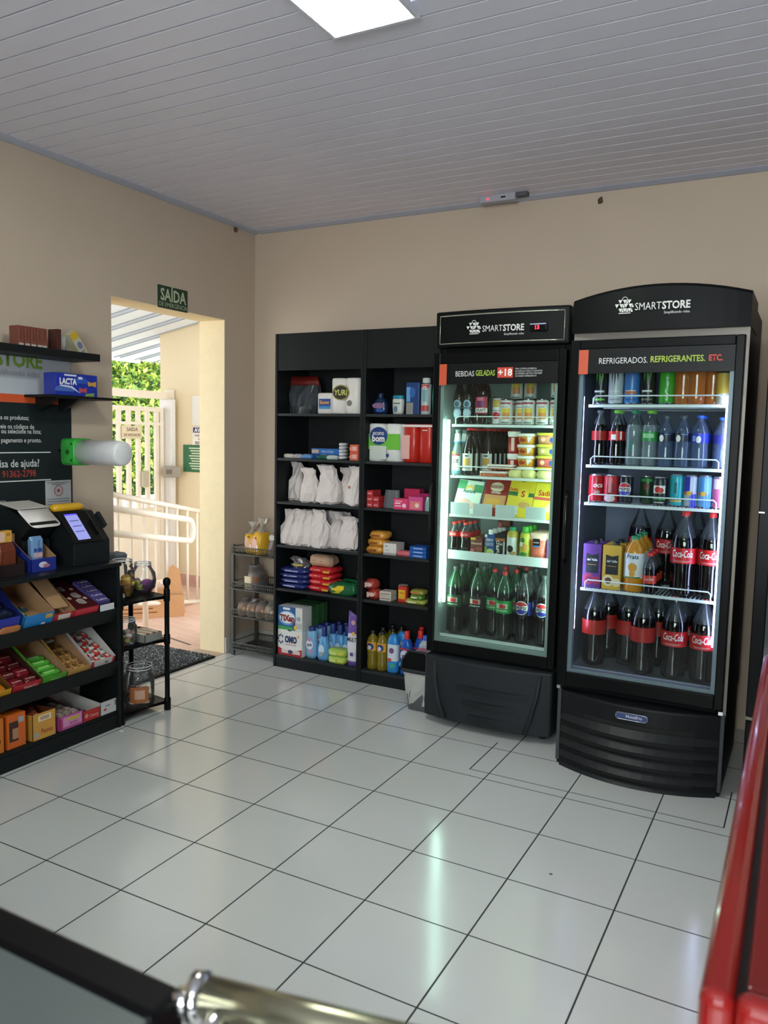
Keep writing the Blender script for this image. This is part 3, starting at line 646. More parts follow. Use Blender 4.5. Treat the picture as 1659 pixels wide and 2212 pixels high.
for z, s_, y, sz in ((1.456, '1. Escolha os produtos;', -1.718, .030), (1.415, '2. Escaneie os códigos de', -1.690, .030), (1.393, 'barras ou selecione na lista;', -1.652, .030), (1.352, '3. Faça o pagamento e pronto.', -1.650, .030), (1.238, 'Precisa de ajuda?', -1.665, .050), (1.075, 'CNPJ ENDEREÇO', -1.85, .016), (1.04, 'Gerenciamento de combate a incêndio', -1.672, .016)):
    text(s_, sz, pw, t, (.0015, y, z), PI/2, align='RIGHT', sx=.85, bold=.01)
text('(11) 91362-2798', .044, C('a53a33'), t, (.0015, -1.685, 1.192), PI/2, align='RIGHT', sx=.85, bold=.015)
m = MB(); m.box(.0005, .0011, W0, -1.668, 1.028, 1.033); m.out('rule_line', pw, t)
t = thing('paper_notice', 'small white notice with a red round emblem at the lower right of the dark banner', 'notice', (.0045, -1.56, 1.095), PI/2)
B(-.075, .075, -.0015, 0, -.075, .072).out('sheet', C('b9babb', .6), t)
m = MB(); m.tube([(.024*math.cos(a), -.002, .022+.026*math.sin(a)) for a in [2*PI*k/20 for k in range(20)]], .0018, 0, 5, True); m.disc(0, .022, .009, -.002, 0); m.out('round_emblem', C('a8504a', .5), t)
m = MB()
for z, a, b_ in ((.060, -.065, .065), (.052, -.04, .04), (-.02, -.065, .065), (-.032, -.065, .065), (-.045, -.065, .065), (-.058, .02, .06)): m.box(a, b_, -.0019, -.0015, z, z+.003)
m.out('text_lines', C('5d5f63', .6), t)
# ---- wall shelves
tag(B(0, .19, -2.6, -1.455, 1.745, 1.779).out('floating_shelf', black, bev=.001), 'upper black floating shelf above the banner', 'wall shelf')
t = thing('floating_shelf', 'thin black lower wall shelf carrying the blue chocolate box', 'wall shelf', (0, 0, 0))
B(0, .19, -1.74, -1.33, 1.562, 1.574).out('board', black, t, bev=.001)
for y in (-1.68, -1.55): MB().prism([(0, 1.50), (.02, 1.50), (.15, 1.562), (0, 1.562)], 'y', y, y+.02).out('bracket', black, t)
# ---- cup dispenser
t = thing('cup_dispenser', 'clear cup tube with bright green end cap mounted beside the banner', 'dispenser', (.12, -1.60, 1.312), 0)
Mx = Matrix.Rotation(PI/2, 4, 'Y')
MB().lathe([(.0, .375), (.046, .375), (.055, .368), (.058, .35), (.058, .09), (.056, .09), (.056, .35)], 0, 28, M=Mx).out('clear_tube', mat('frosted_tube', 'eceeed', .25, clear=.78), t)
m = MB(); m.loft([(.028, .060, .060, 0, 0, 6), (.034, .064, .064, 0, 0, 6), (.110, .063, .062, 0, 0, 5), (.118, .060, .060, 0, 0, 3)], 0, 28, M=Mx)
g = m.out('green_end_cap', mat('bright_green_plastic', '2f9a38', .3), t)
m = MB(); 
for (x, z, r) in ((.078, 0, .012), (.103, .038, .006), (.103, -.038, .006)): m.disc(x, z, r, -.0655)
m.out('screw_hole', C('16511c'), g)
m = MB(); m.tube([(-.118, .05, 0), (.05, .05, 0), (.05, .04, 0)], .006); m.out('wall_bracket', blackp, t)
m = MB(); m.lathe([(.051, .1), (.051, .31)], 0, 24, M=Mx)
for k in range(6): m.lathe([(.0545, .11+k*.03), (.0545, .115+k*.03)], 0, 24, M=Mx)
m.out('stacked_cups', mat('white_cups', 'c9cccb', .6), t)

# ---- payment kiosk on the gondola
t = thing('payment_terminal', 'black slanted self checkout stand with a lit bluish screen on the snack shelf', 'payment terminal', (0, 0, .80))
dkk = mat('kiosk_black', '161b1d', .5, spec=.3)
MB().prism([(.12, 0), (.349, 0), (.349, .105), (.235, .235), (.17, .24), (.12, .2)], 'y', -1.765, -1.558).out('terminal_body', dkk, t, bev=.003)
Ms = Matrix.Translation((.349, 0, .105)) @ Matrix.Rotation(math.atan2(.13, .114), 4, 'Y')
m = MB(); m.box(-.172, .004, -1.768, -1.60, 0, .006, M=Ms); tb = m.out('tablet', blackg, t, bev=.002)
m = MB(); m.box(-.15, -.012, -1.735, -1.665, .0063, .007, M=Ms); scr = m.out('screen', mat('screen_blue', '8488c4', .4, emit=.42), tb)
m = MB(); m.box(-.158, -.150, -1.735, -1.665, .0063, .007, M=Ms); m.out('screen_header', mat('screen_violet', '4a3cc0', .4, emit=.6), tb)
m = MB()
for k in range(3): m.box(-.06-.03*k, -.056-.03*k, -1.725, -1.675, .0072, .0075, M=Ms)
m.out('screen_text', C('4a5290'), tb)
m = MB(); m.box(-.13, -.05, -1.59, -1.572, .02, .05, M=Ms); m.out('side_card_reader', dkk, t, bev=.003)
MB().loft([(.24, .03, .085, .19, -1.67, 4), (.262, .03, .085, .19, -1.67, 4), (.272, .015, .07, .19, -1.67, 3)], 0, 20).out('yellow_top', mat('yellow_plastic', 'd9a728', .35), t)
t = thing('barcode_scanner_stand', 'tall black scanner stand with white paper cards on top, left of the lit screen', 'scanner', (0, 0, .80))
MB().prism([(.05, 0), (.222, 0), (.222, .12), (.20, .125), (.285, .20), (.14, .255), (.05, .26)], 'y', -1.93, -1.79).out('stand_body', dkk, t, bev=.003)
B(.208, .224, -1.90, -1.81, .06, .115).out('scanner_window', blackg, t)
m = MB(); m.loft([(.0, .07, .078, 0, 0, 6), (.003, .07, .078, 0, 0, 6)], M=Matrix.Translation((.235, -1.855, .225)) @ Matrix.Rotation(.62, 4, 'Y')); m.out('paper_card', paper, t)
m = MB(); m.box(-.13, .0, -.085, .075, .0, .004, M=Matrix.Translation((.20, -1.855, .262)) @ Matrix.Rotation(.16, 4, 'Y')); m.out('paper_card', mat('grey_paper', 'c2beb6', .7), t)

# ---- bin with white liner
t = thing('waste_bin', 'small dark bin lined with a white plastic bag between shelves and fridge', 'bin', (1.528, -.56, 0), 0)
MB().loft([(.0, .055, .05, 0, 0, 5), (.005, .06, .055, 0, 0, 5), (.21, .085, .075, 0, 0, 5), (.215, .08, .07, 0, 0, 5)]).out('bin_body', mat('bin_grey', '55585a', .5), t)
rr = random.Random(4)
MB().loft([(.03, .065, .058, 0, 0, 4), (.08, .073, .065, 0, 0, 4), (.13, .079, .071, .002, 0, 4), (.18, .085, .077, 0, 0, 4), (.215, .092, .082, 0, 0, 4)], 0, 28, sm=False, jit=.005, rnd=rr, caps=False).out('plastic_liner', mat('white_bin_bag', 'c9cbc6', .4, clear=.75), t)
MB().prism([(-.085, 0), (.085, 0), (.08, .05), (.045, .10), (-.045, .10), (-.08, .05)], 'y', -.072, -.06, M=Matrix.Translation((0, 0, .215))).out('swing_lid', blackp, t)
m = MB(); m.tube([(-.088, -.07, .212), (-.082, -.07, .265), (-.045, -.07, .318), (.045, -.07, .318), (.082, -.07, .265), (.088, -.07, .212)], .006); m.loft([(.205, .094, .084, 0, 0, 5), (.222, .094, .084, 0, 0, 5)]); m.out('lid_rim', greyp, t)

# ---- red chest freezer (right foreground)
redp = mat('red_freezer_plastic', '861715', .2, coat=.3)
t = thing('chest_freezer', 'red rimmed chest freezer in the right foreground, cut by the photo edge', 'freezer', (3.183, -3.43, 0), .008)
B(.03, .63, .03, 1.40, .03, .80).out('freezer_body', mat('freezer_red_wall', '8f1a18', .3), t, bev=.02)
m = MB()
def rim(m, x0, x1, y0, y1, z0, z1, w):
    m.box(x0, x0+w, y0, y1, z0, z1); m.box(x1-w, x1, y0, y1, z0, z1); m.box(x0+w, x1-w, y0, y0+w, z0, z1); m.box(x0+w, x1-w, y1-w, y1, z0, z1)
rim(m, 0, .66, 0, 1.43, .80, .885, .033); m.out('red_rim', redp, t, bev=.0145).modifiers[0].segments = 5
m = MB(); rim(m, .033, .627, .033, 1.397, .83, .866, .009); m.out('lid_channel', mat('channel_black', '1a0a0a', .5), t)
m = MB(); rim(m, .042, .618, .042, 1.388, .835, .876, .024); l = m.out('lid_frame', mat('dark_red_frame', '6d1512', .3), t, bev=.004)
B(.066, .594, .066, 1.364, .856, .860).out('glass_lid', mat('smoked_glass', '6a5552', .05, clear=.25, var=0), l)
B(.08, .58, .08, 1.35, .50, .52).out('inner_floor', mat('freezer_inner', '5a4540', .6), t)
for x, y in ((.08, .08), (.58, .08), (.08, 1.35), (.58, 1.35)): MB().lathe([(0, 0), (.02, 0), (.02, .03), (0, .03)], 0, 10, x, y).out('foot', blackp, t)

# ---- counter in the left foreground
t = thing('glass_lid_counter', 'grey topped black edged counter in the blurred lower left foreground', 'counter', (1.75, -4.13, 0))
B(.02, 1.045, 0, .35, .02, .92).out('counter_body', mat('counter_grey', '4c5050', .5), t, bev=.004)
B(0, 1.06, .345, .385, .915, .952).out('black_edge', mat('edge_black', '030304', .5, spec=.1), t, bev=.006)
B(0, 1.055, .0, .345, .92, .948).out('counter_top', mat('grey_glass_top', '4a514f', .4), t)
t = thing('chrome_bar', 'blurred chrome handle bar at the bottom edge of the photo', 'handle bar', (2.832, -3.742, .95))
m = MB(); m.tube([(0, 0, 0), (.10, .018, .001), (.45, .085, .003)], .0165, 0, 20); m.out('bar_tube', mat('brushed_chrome', '8f8d76', .25, metal=.9), t)
m = MB(); m.tube([(-.012, -.004, -.002), (-.002, -.001, -.001)], .0205, 0, 16); m.lathe([(0, -.012), (.009, -.012), (.009, .004), (0, .004)], 0, 12, -.018, -.01); m.out('end_collar', chrome, t)
m = MB(); m.tube([(.02, -.002, 0), (.02, -.06, -.03)], .01, 0, 8); m.out('bracket', chrome, t)
# ---------------------------------------------------------------- products
def prof_pet(R, H, neck=.30, sh=.66):
    return [(0, 0), (R*.72, 0), (R*.95, H*.02), (R, H*.05), (R, H*.30), (R*.95, H*.36), (R*.95, H*.40), (R*.985, H*.42), (R*.985, H*.58), (R, H*.61), (R*.98, H*sh), (R*.84, H*(sh+.08)), (R*.58, H*(sh+.17)), (R*neck, H*(sh+.245)), (R*neck, H*.955)]
def bottle(name, label, cat, loc, R, H, liquid, plastic, cap, fill=.74, lab=None, lab_m=None, lz=(.40, .60), prof=None, group=None, capr=.34, cap_h=.045, rz=0):
    """drink bottle: liquid filled body, clear shoulder and neck, wrapped label, screw cap"""
    t = thing(name, label, cat, loc, rz, group); P = prof or prof_pet(R, H)
    ms = [0 if (P[i][1]+P[i+1][1])/2 < fill*H else 1 for i in range(len(P)-1)]
    MB().lathe(P, ms, 24).out('bottle_body', [liquid, plastic], t)
    if lab_m:
        r = R*1.0+.0007; m = MB().lathe([(r, lz[0]*H), (r, lz[1]*H)], 0, 28)
        L_ = m.out('wrap_label', lab_m, t)
    else: L_ = None
    if cap:
        m = MB(); c = R*capr; m.lathe([(c, H*(1-cap_h-.01)), (c, H*.992), (c*.9, H), (0, H)], 0, 16); m.out('cap', cap, t)
    return t, L_
def can(name, label, cat, loc, R, H, body, group=None, rz=0, top=alu):
    t = thing(name, label, cat, loc, rz, group)
    MB().lathe([(0, .004), (R*.72, .003), (R*.78, 0), (R*.97, H*.045), (R, H*.07), (R, H*.90), (R*.95, H*.945), (R*.84, H*.975), (R*.86, H), (R*.80, H*.995), (R*.78, H*.975), (0, H*.97)],
               [2, 2, 2, 1, 0, 0, 2, 2, 2, 2, 2], 26).out('can_body', [body, body, top], t)
    return t
def carton(name, label, cat, loc, w, d, h, m_, group=None, rz=0, bev=.0015):
    t = thing(name, label, cat, loc, rz, group); B(-w/2, w/2, -d/2, d/2, 0, h).out('box_body', m_, t, bev=bev); return t
def P(parent, fn, mats, name='print'):
    m = MB(); fn(m); return m.out(name, mats, parent)
yl = C('e6c431'); wh = C('e9e6df'); rd = C('c02026'); bl = C('24489a'); gn = C('2f8a45'); bk = C('17191b'); orr = C('d9742a'); pk = C('d8739a'); pur = C('5a3a7c')
GF1, GF2 = 'in greenish fridge', 'in bluish fridge'
cokered = mat('cola_label_red', 'c4181e', .35); greenlab = mat('green_label', '178a3c', .35); capred = mat('cap_red', 'd02a24', .4); capgreen = mat('cap_green', '6fbf2f', .4); capblack = mat('cap_black', '16181a', .4); capblue = mat('cap_blue', '2d62c8', .4)
capdg = mat('cap_dark_green', '1e8a5a', .4); capclear = mat('cap_pale', '5f6a68', .3, clear=.5)

# ===== greenish fridge, top shelf (z 1.480)
z = 1.480; Y = -.590
bp = [(0, 0), (.026, 0), (.030, .006), (.030, .125), (.026, .150), (.015, .185), (.013, .235), (.0145, .238), (.0145, .245), (0, .246)]
t = thing('beer_bottle', 'leftmost dark beer bottle with pale blue oval label, top shelf '+GF1, 'bottle', (1.706, Y, z), group='dark beer bottles on the top shelf '+GF1)
MB().lathe(bp, 0, 22).out('bottle_body', darkgreen, t)
m = MB(); r = .0306; m.disc(0, .098, .021, 0, 0, r); m.disc(0, .098, .013, 0, 1, r+.0004); m.disc(0, .055, .023, 0, 0, r, rz=.026); m.disc(0, .055, .016, 0, 2, r+.0004); m.rect(-.024, .024, .076, .083, 0, 1, r+.0005); m.out('label', [C('8fa9b8'), C('44606c'), C('b6cbd6')], t)
dup(t, (1.757, Y, z), 'second dark beer bottle with pale blue oval label, top shelf '+GF1)
dup(t, (1.757, Y+.08, z), 'dark beer bottle behind the pale blue labelled pair, top shelf '+GF1)
t = thing('wine_bottle', 'dark bottle with purple and red block label on the top shelf '+GF1, 'bottle', (1.831, Y, z))
MB().lathe([(0, 0), (.033, 0), (.037, .006), (.037, .15), (.033, .175), (.018, .205), (.015, .25), (0, .25)], 0, 24).out('bottle_body', beerg, t)
m = MB(); r = .0376; m.rect(-.034, .034, .052, .132, 0, 0, r); m.rect(-.020, .020, .085, .112, 0, 1, r+.0004); m.rect(-.036, .036, .058, .079, 0, 2, r+.0004); m.rect(-.018, .010, .114, .128, 0, 3, r+.0004); lb = m.out('label', [C('a8324a'), C('6c1f5e'), wh, C('c8708c')], t)
text('DRAFT', .020, bk, lb, (0, 0, .0615), wrap=r+.001, bold=.02, fit=.055)
wc = mat('can_white', 'd8dad6', .3)
cn = can('beer_can', 'white can with a red oval on the top shelf '+GF1, 'can', (1.896, Y+.03, z), .0265, .135, wc)
P(cn, lambda m: (m.disc(0, .045, .019, 0, 0, .027, rz=.017), m.rect(-.02, .02, .066, .07, 0, 1, .027), m.rect(-.016, .016, .085, .12, 0, 2, .027)), [rd, C('8a8f8c'), C('cfb24a')], 'label')
mango = can('beer_can', 'leftmost white and yellow fruit beer can, front row, top shelf '+GF1, 'can', (1.950, Y, z), .0305, .123, wc, group='yellow fruit beer cans '+GF1)
P(mango, lambda m: (m.rect(-.030, .030, .098, .106, 0, 0, .031), m.rect(-.013, .027, .040, .078, 0, 1, .031), m.rect(-.010, .027, .028, .058, 0, 2, .0313), m.rect(-.016, .016, .083, .086, 0, 3, .031), m.rect(-.018, .024, .008, .014, 0, 3, .031)), [C('a83c50'), C('e3c23a'), C('d98c4c'), C('777a70')], 'label')
gm = 'yellow fruit beer cans '+GF1
dup(mango, (2.010, Y+.045, z), 'shaded fruit beer can set back between front cans, top shelf '+GF1)
for x, l in ((2.060, 'second'), (2.127, 'third'), (2.194, 'rightmost')): dup(mango, (x, Y, z), f'{l} white and yellow fruit beer can, front row, top shelf '+GF1)
dup(mango, (2.194, Y, z+.124), 'white and yellow fruit beer can stacked on the rightmost can '+GF1)
for x, yy, zz, l in ((1.94, Y+.11, 0, 'lower left'), (2.04, Y+.11, 0, 'lower middle'), (2.13, Y+.11, 0, 'lower right'), (1.96, Y+.11, .124, 'upper left'), (2.03, Y+.11, .124, 'upper middle')): dup(mango, (x, yy, z+zz), f'fruit beer can behind the front row, {l} of stack '+GF1)
# second shelf (z 1.231)
z = 1.231
t = thing('vodka_ice_bottle', 'clear bottle labelled ICE at the left end of the second shelf '+GF1, 'bottle', (1.704, Y, z), group='clear ICE bottles '+GF1)
MB().lathe([(0, 0), (.024, 0), (.027, .005), (.027, .11), (.024, .125), (.0135, .165), (.012, .21), (.0135, .215), (.0135, .225), (0, .225)], 0, 22).out('bottle_body', mat('pale_glass', 'b5c6c2', .08, clear=.35), t)
m = MB(); r = .0277; m.rect(-.024, .024, .022, .104, 0, 0, r); m.rect(-.024, .024, .095, .104, 0, 1, r+.0003); m.rect(-.024, .0, .104, .115, 0, 3, r); m.rect(-.024, .024, .008, .022, 0, 2, r); lb = m.out('label', [C('d5dfdc'), C('b83a48'), C('5aa4c4'), C('e6b83a')], t)
text('ICE', .024, bk, lb, (0, 0, .062), wrap=r+.001, bold=.02)
m = MB(); r = .0175; m.lathe([(.0182, .162), (.0135, .205)], 0, 16); m.lathe([(.0195, .160), (.0186, .166)], 1, 16); m.out('neck_label', [C('dfe6e2'), C('4d9fd0')], t)
dup(t, (1.712, Y+.07, z), 'clear ICE bottle behind the front one '+GF1)
t = thing('brown_beer_bottle', 'brown beer bottle with red cap at the front of its row '+GF1, 'bottle', (1.764, -.585, z), group='brown beer bottles with red caps '+GF1)
MB().lathe([(0, 0), (.028, 0), (.031, .006), (.031, .12), (.027, .145), (.015, .185), (.0125, .225), (0, .226)], [0]*4+[0, 0, 1, 1], 22).out('bottle_body', [beerg, mat('amber_glass', '5c4a12', .12, coat=.4)], t)
m = MB(); r = .0317; m.rect(-.034, .030, .024, .108, 0, 0, r); m.rect(-.022, .018, .050, .085, 0, 1, r+.0003); m.rect(-.012, .008, .093, .100, 0, 2, r+.0003); lb = m.out('label', [C('cfd8d0'), C('c99a48'), bk], t)
text('MULLER', .013, C('9a5a20'), lb, (-.002, 0, .034), wrap=r+.001, bold=.02)
MB().lathe([(.0150, .220), (.0140, .228), (.012, .232), (0, .232)], 0, 16).out('cap', capred, t)
rowback(t, 7, .066, 'brown beer bottle with red cap '+GF1, 'brown beer bottles with red caps '+GF1)
for i in range(5): dup(t, (1.832, -.50+.066*i, z), f'brown beer bottle of the set-back right row, {["nearest", "second nearest", "third nearest", "fourth nearest", "rearmost"][i]} one '+GF1)
def canister(loc, label, h):
    t = thing('spread_canister', label, 'canister', loc); MB().lathe([(0, 0), (.026, 0), (.028, .004), (.028, h*.82), (0, h*.82)], 0, 24).out('canister_body', mat('canister_body', 'a8332c', .35), t)
    MB().lathe([(.030, h*.80), (.031, h*.98), (.029, h), (0, h)], [1, 0, 0], 24).out('lid', [capred, wh], t); P(t, lambda m: (m.rect(-.004, .012, .01, h*.7, 0, 0, .0285), m.rect(-.03, .03, h*.74, h*.8, 0, 1, .0286)), [C('e7c9b8'), wh], 'label'); return t
canister((1.972, Y+.06, z), 'low red lidded canister partly behind the sausages '+GF1, .115); canister((1.972, Y+.06, z+.116), 'upper red lidded canister standing on the low one '+GF1, .105)
t = thing('margarine_tub', 'orange tub with white lid, bottom of the stack '+GF1, 'tub', (2.050, Y+.03, z), group='orange tubs with white lids '+GF1)
MB().loft([(0, .036, .034, 0, 0, 2.6), (.040, .043, .040, 0, 0, 2.6)], 0, 24).out('tub_body', mat('tub_orange', 'c98a2e', .35), t); MB().loft([(.038, .046, .043, 0, 0, 2.6), (.048, .046, .043, 0, 0, 2.6), (.052, .043, .040, 0, 0, 2.6)], 0, 24).out('lid', wh, t)
P(t, lambda m: (m.disc(-.012, .021, .015, -.0375, 0, rz=.010), m.add([(.015, -.0385, .006), (.036, -.0375, .036), (.010, -.0395, .036)], [(0, 1, 2)], 1)), [C('9c3520'), wh], 'label')
for i in range(1, 4): dup(t, (2.050, Y+.03, z+.053*i), ['', 'orange tub with white lid, second from the bottom of the stack ', 'orange tub with white lid, third from the bottom of the stack ', 'orange tub with white lid, topmost of the stack '][i]+GF1)
for i, (cl, l) in enumerate((('7c9a48', 'green print, bottom of the right stack '), ('c25a58', 'pink print, second of the right stack '), ('b9b060', 'blue leaf print, third of the right stack '), ('c98a6a', 'flower print, topmost of the right stack '))):
    t = thing('yellow_tub', 'yellow lidded tub with '+l+GF1, 'tub', (2.158, Y+.03, z+.054*i))
    MB().loft([(0, .048, .036, 0, 0, 4), (.042, .053, .041, 0, 0, 4)], 0, 24).out('tub_body', C(cl), t); MB().loft([(.041, .057, .045, 0, 0, 4), (.053, .057, .045, 0, 0, 4)], 0, 24).out('lid', mat('lid_yellow', 'd3cf4a', .4), t)
    P(t, lambda m: (m.disc(-.02, .022, .011, -.0405, 0), m.disc(.02, .02, .008, -.0405, 1, rz=.012)), [C('dcae92'), C('2c4a8a')], 'label')
def sausage(loc, label, rz=0):
    t = thing('sausage_pack', label, 'sausages', loc, rz); m = MB()
    for i in range(7): m.tube([(-.055+.018*i, -.035, .011), (-.055+.018*i, .035, .011)], .0095, 0, 10)
    m.out('sausages', mat('sausage_orange', 'c8683a', .35), t); m = MB(); m.loft([(.018, .070, .045, 0, 0, 5), (.027, .068, .042, 0, 0, 5)], 0, 20, jit=.002); m.out('pack_film', mat('pack_white_film', 'dcd6d0', .3), t)
    P(t, lambda m: (m.box(-.05, .03, -.03, -.02, .0275, .0285), m.box(-.05, .05, -.010, .0, .0275, .0285)), [C('a8423c')], 'print')
sausage((1.905, -.60, z), 'lower sausage pack with white print at the shelf front '+GF1, .05); sausage((1.93, -.565, z+.032), 'upper sausage pack leaning on the lower one '+GF1, -.05)
for x, w, l in ((2.045, .13, 'wide pale cheese pack at the front of the second shelf '), (2.155, .075, 'small pale cheese pack at the right end of the second shelf ')):
    t = thing('cheese_pack', l+GF1, 'cheese', (x, -.605, z)); m = MB(); n = 2 if w > .1 else 1
    for i in range(n): m.loft([(0, w/n*.40, .025, (i-(n-1)/2)*w/n, 0, 3), (.012, w/n*.5, .032, (i-(n-1)/2)*w/n, 0, 3), (.028, w/n*.5, .032, (i-(n-1)/2)*w/n, 0, 3), (.038, w/n*.36, .024, (i-(n-1)/2)*w/n, 0, 3)])
    m.out('cheese', mat('cheese_pale', 'dcd890', .35), t)
# third shelf (z 1.040): leaning flat packs
z = 1.040; an = math.radians(22)
def leanpack(name, label, x, w, h, base, fn, mats, fs=(), lz=0, dy=0, cat='food pack', tilt=0):
    t = thing(name, label, cat, (x, -.595+dy, z+.001)); t.rotation_euler = (-an, tilt, 0)
    B(-w/2, w/2, -.007, .007, 0, h).out('pack_body', base, t, bev=.004); o = P(t, fn, mats, 'printed_front')
    for s_, sz, m_, px, pz, ft in fs: text(s_, sz, m_, o, (px, -.0095, pz), fit=ft, bold=.02)
    return t
leanpack('ham_pack', 'green and white sliced ham pack, left of third shelf '+GF1, 1.752, .135, .175, C('cfdccd', .3), lambda m: (m.rect(-.066, -.02, .125, .17, -.0075, 0), m.rect(.02, .066, .115, .155, -.0075, 0), m.disc(0, .125, .024, -.0078, 1, a0=0, a1=180), m.disc(0, .125, .012, -.0081, 2, a0=0, a1=180), m.disc(-.01, .055, .035, -.0078, 3, rz=.022), m.disc(.02, .045, .03, -.0081, 4, rz=.018)),
    [C('3f8f5c'), C('d8a84a'), C('cfdccd'), C('cf9c90'), C('d8b4a6')], [('Aurora', .026, C('2d5a50'), 0, .108, .065)], tilt=.08)
leanpack('cheese_slices_pack', 'dark red cheese slices pack, second on third shelf '+GF1, 1.895, .125, .20, C('8f2420', .3), lambda m: (m.disc(0, .145, .036, -.0076, 0, rz=.026), m.disc(0, .145, .033, -.0079, 1, rz=.022), m.rect(-.055, .055, .04, .105, -.0076, 2), m.rect(-.04, .03, .055, .085, -.008, 3)),
    [C('c8a060'), C('d9cdb8'), C('c9935c'), C('d9a040')], [('PRESIDENT', .022, C('8a1a18'), 0, .139, .085), ('Queijo', .014, wh, 0, .112, .05)], tilt=.05)
sadia = lambda hb, hc: (lambda m: (m.rect(-.064, .064, .105, .125, -.0076, 0), m.disc(.01 if hb else -.0, .117, .027, -.0079, 1), m.rect(-.055, .0, .01, .055, -.0076, 2), m.disc(.025, .062, .03, -.0079, 3, rz=.016), m.rect(-.012, .012, .178, .181, -.0076, 4)))
leanpack('yellow_ham_pack', 'yellow and green ham pack, third on third shelf '+GF1, 2.022, .13, .195, C('d9c233', .3), sadia(1, 0), [C('2f6a3a'), C('e8d040'), C('c8ccc0'), C('c99a5c'), C('5a5420')], [('S', .044, C('b8241c'), .01, .102, None), ('Sadia', .02, C('b8241c'), -.04, .13, .04)], tilt=.06)
leanpack('yellow_ham_pack', 'yellow pack with red band, right end of third shelf '+GF1, 2.152, .13, .18, C('dcc838', .3), lambda m: (m.rect(-.064, .064, .09, .105, -.0076, 0), m.rect(-.05, -.005, .01, .05, -.0076, 1), m.disc(.03, .055, .028, -.0079, 2, rz=.026)), [C('c05048'), C('c8ccc0'), C('d8b090')], [('Sadia', .038, C('b8241c'), -.01, .112, .07)], tilt=.05)
t2 = leanpack('yellow_ham_pack', 'plain yellow pack behind the green banded one on the third shelf '+GF1, 2.06, .13, .20, C('cdb62e', .3), lambda m: (m.rect(-.012, .012, .182, .185, -.0076, 0),), [C('5a5420')], dy=.025)
# fourth shelf (z .852)
z = .852
sm = [(0, 0), (.022, 0), (.027, .004), (.028, .03), (.024, .055), (.027, .075), (.028, .09), (.024, .105), (.014, .125), (.011, .135), (.011, .138)]
def smallcola(loc, label, group):
    t, L_ = bottle('cola_bottle', label, 'bottle', loc, .028, .146, cola, clearp, capred, .60, 1, cokered, (.52, .68), prof=sm, capr=.46, cap_h=.07, group=group)
    text('Coca-Cola', .016, wh, L_, (0, 0, .083), wrap=.0292, shear=.25, fit=.036); return t
t = smallcola((1.701, -.59, z), 'small cola bottle far left of the fourth shelf '+GF1, 'small cola bottles '+GF1); rowback(t, 3, .062, 'small cola bottle in the far left row '+GF1, 'small cola bottles '+GF1)
t = smallcola((1.762, -.59, z), 'small cola bottle second from the left on the fourth shelf '+GF1, 'small cola bottles '+GF1); rowback(t, 3, .062, 'small cola bottle in second row '+GF1, 'small cola bottles '+GF1)
def boxy(name, label, cat, x, w, d, h, base, fn, mats, fs=(), y=-.59, zz=None, group=None):
    t = carton(name, label, cat, (x, y, z if zz is None else zz), w, d, h, base, group); o = P(t, lambda m: fn(m, -d/2-.0006), mats, 'printed_front')
    for s_, sz, m_, px, pz, ft, *r in fs: text(s_, sz, m_, o, (px, -d/2-.0016, pz), fit=ft, bold=.02, rot=r[0] if r else 0)
    return t
t = boxy('chocolate_milk_box', 'brown chocolate milk box with cream lettering on the fourth shelf '+GF1, 'carton', 1.828, .062, .045, .078, C('6a3226'), lambda m, y: (m.rect(-.031, -.005, .066, .078, y, 0), m.rect(-.031, -.012, .0, .022, y, 1), m.disc(.012, .022, .02, y, 2, rz=.013)), [C('c99a2c'), C('c86a70'), C('8a4a38')], [('Chocomil', .015, C('e0cfc0'), 0, .045, .052)], group='chocolate milk boxes '+GF1)
rowback(t, 3, .06, 'brown chocolate milk box '+GF1, 'chocolate milk boxes '+GF1)
dup(t, (1.905, -.42, z+.118), 'brown chocolate box perched high at the back of the fourth shelf '+GF1)
t = boxy('coconut_water_box', 'blue and green coconut water carton with white cap '+GF1, 'carton', 1.895, .050, .045, .098, C('28508c'), lambda m, y: (m.disc(.004, .012, .02, y, 0, rz=.018), m.rect(-.025, -.012, .0, .04, y, 1), m.rect(-.024, -.012, .085, .098, y, 2)), [C('b9c880'), C('6a9a3a'), wh], [('ZERO', .018, wh, 0, .066, .036), ('COCO', .02, wh, 0, .045, .038)], group='coconut water cartons '+GF1)
MB().lathe([(.0125, .098), (.0125, .118), (.011, .12), (0, .12)], 0, 16).out('cap', wh, t); rowback(t, 4, .058, 'blue coconut water carton '+GF1, 'coconut water cartons '+GF1)
t = boxy('protein_drink_box', 'black carton with sideways white lettering and copper band '+GF1, 'carton', 1.948, .050, .05, .105, bk, lambda m, y: (m.rect(-.025, .025, .070, .084, y, 0), m.rect(.016, .025, .0, .068, y, 1), m.rect(.0, .012, .05, .060, y, 1)), [C('a86a3c'), C('b9bcb8')], [('YoPRO', .024, wh, -.002, .036, None, PI/2)], y=-.585, group='black protein cartons '+GF1)
rowback(t, 3, .06, 'black protein drink carton '+GF1, 'black protein cartons '+GF1)
t, L_ = bottle('yogurt_bottle', 'square bottle with black and white label and green cap '+GF1, 'bottle', (2.005, -.59, z), .0285, .142, mat('yogurt_yellow', 'b09a3a', .4), mat('yogurt_yellow', 'b09a3a', .4), capdg, prof=[(0, 0), (.026, 0), (.0285, .004), (.0285, .105), (.024, .118), (.015, .126), (.014, .130)], capr=.6, cap_h=.12)
P(t, lambda m: (m.rect(-.030, .030, .004, .094, 0, 0, .0291), m.disc(-.004, .038, .017, 0, 1, .0294), m.disc(.012, .018, .015, 0, 2, .0296, rz=.009)), [C('c9cec8'), bk, C('a07a4a')], 'wrap_label')
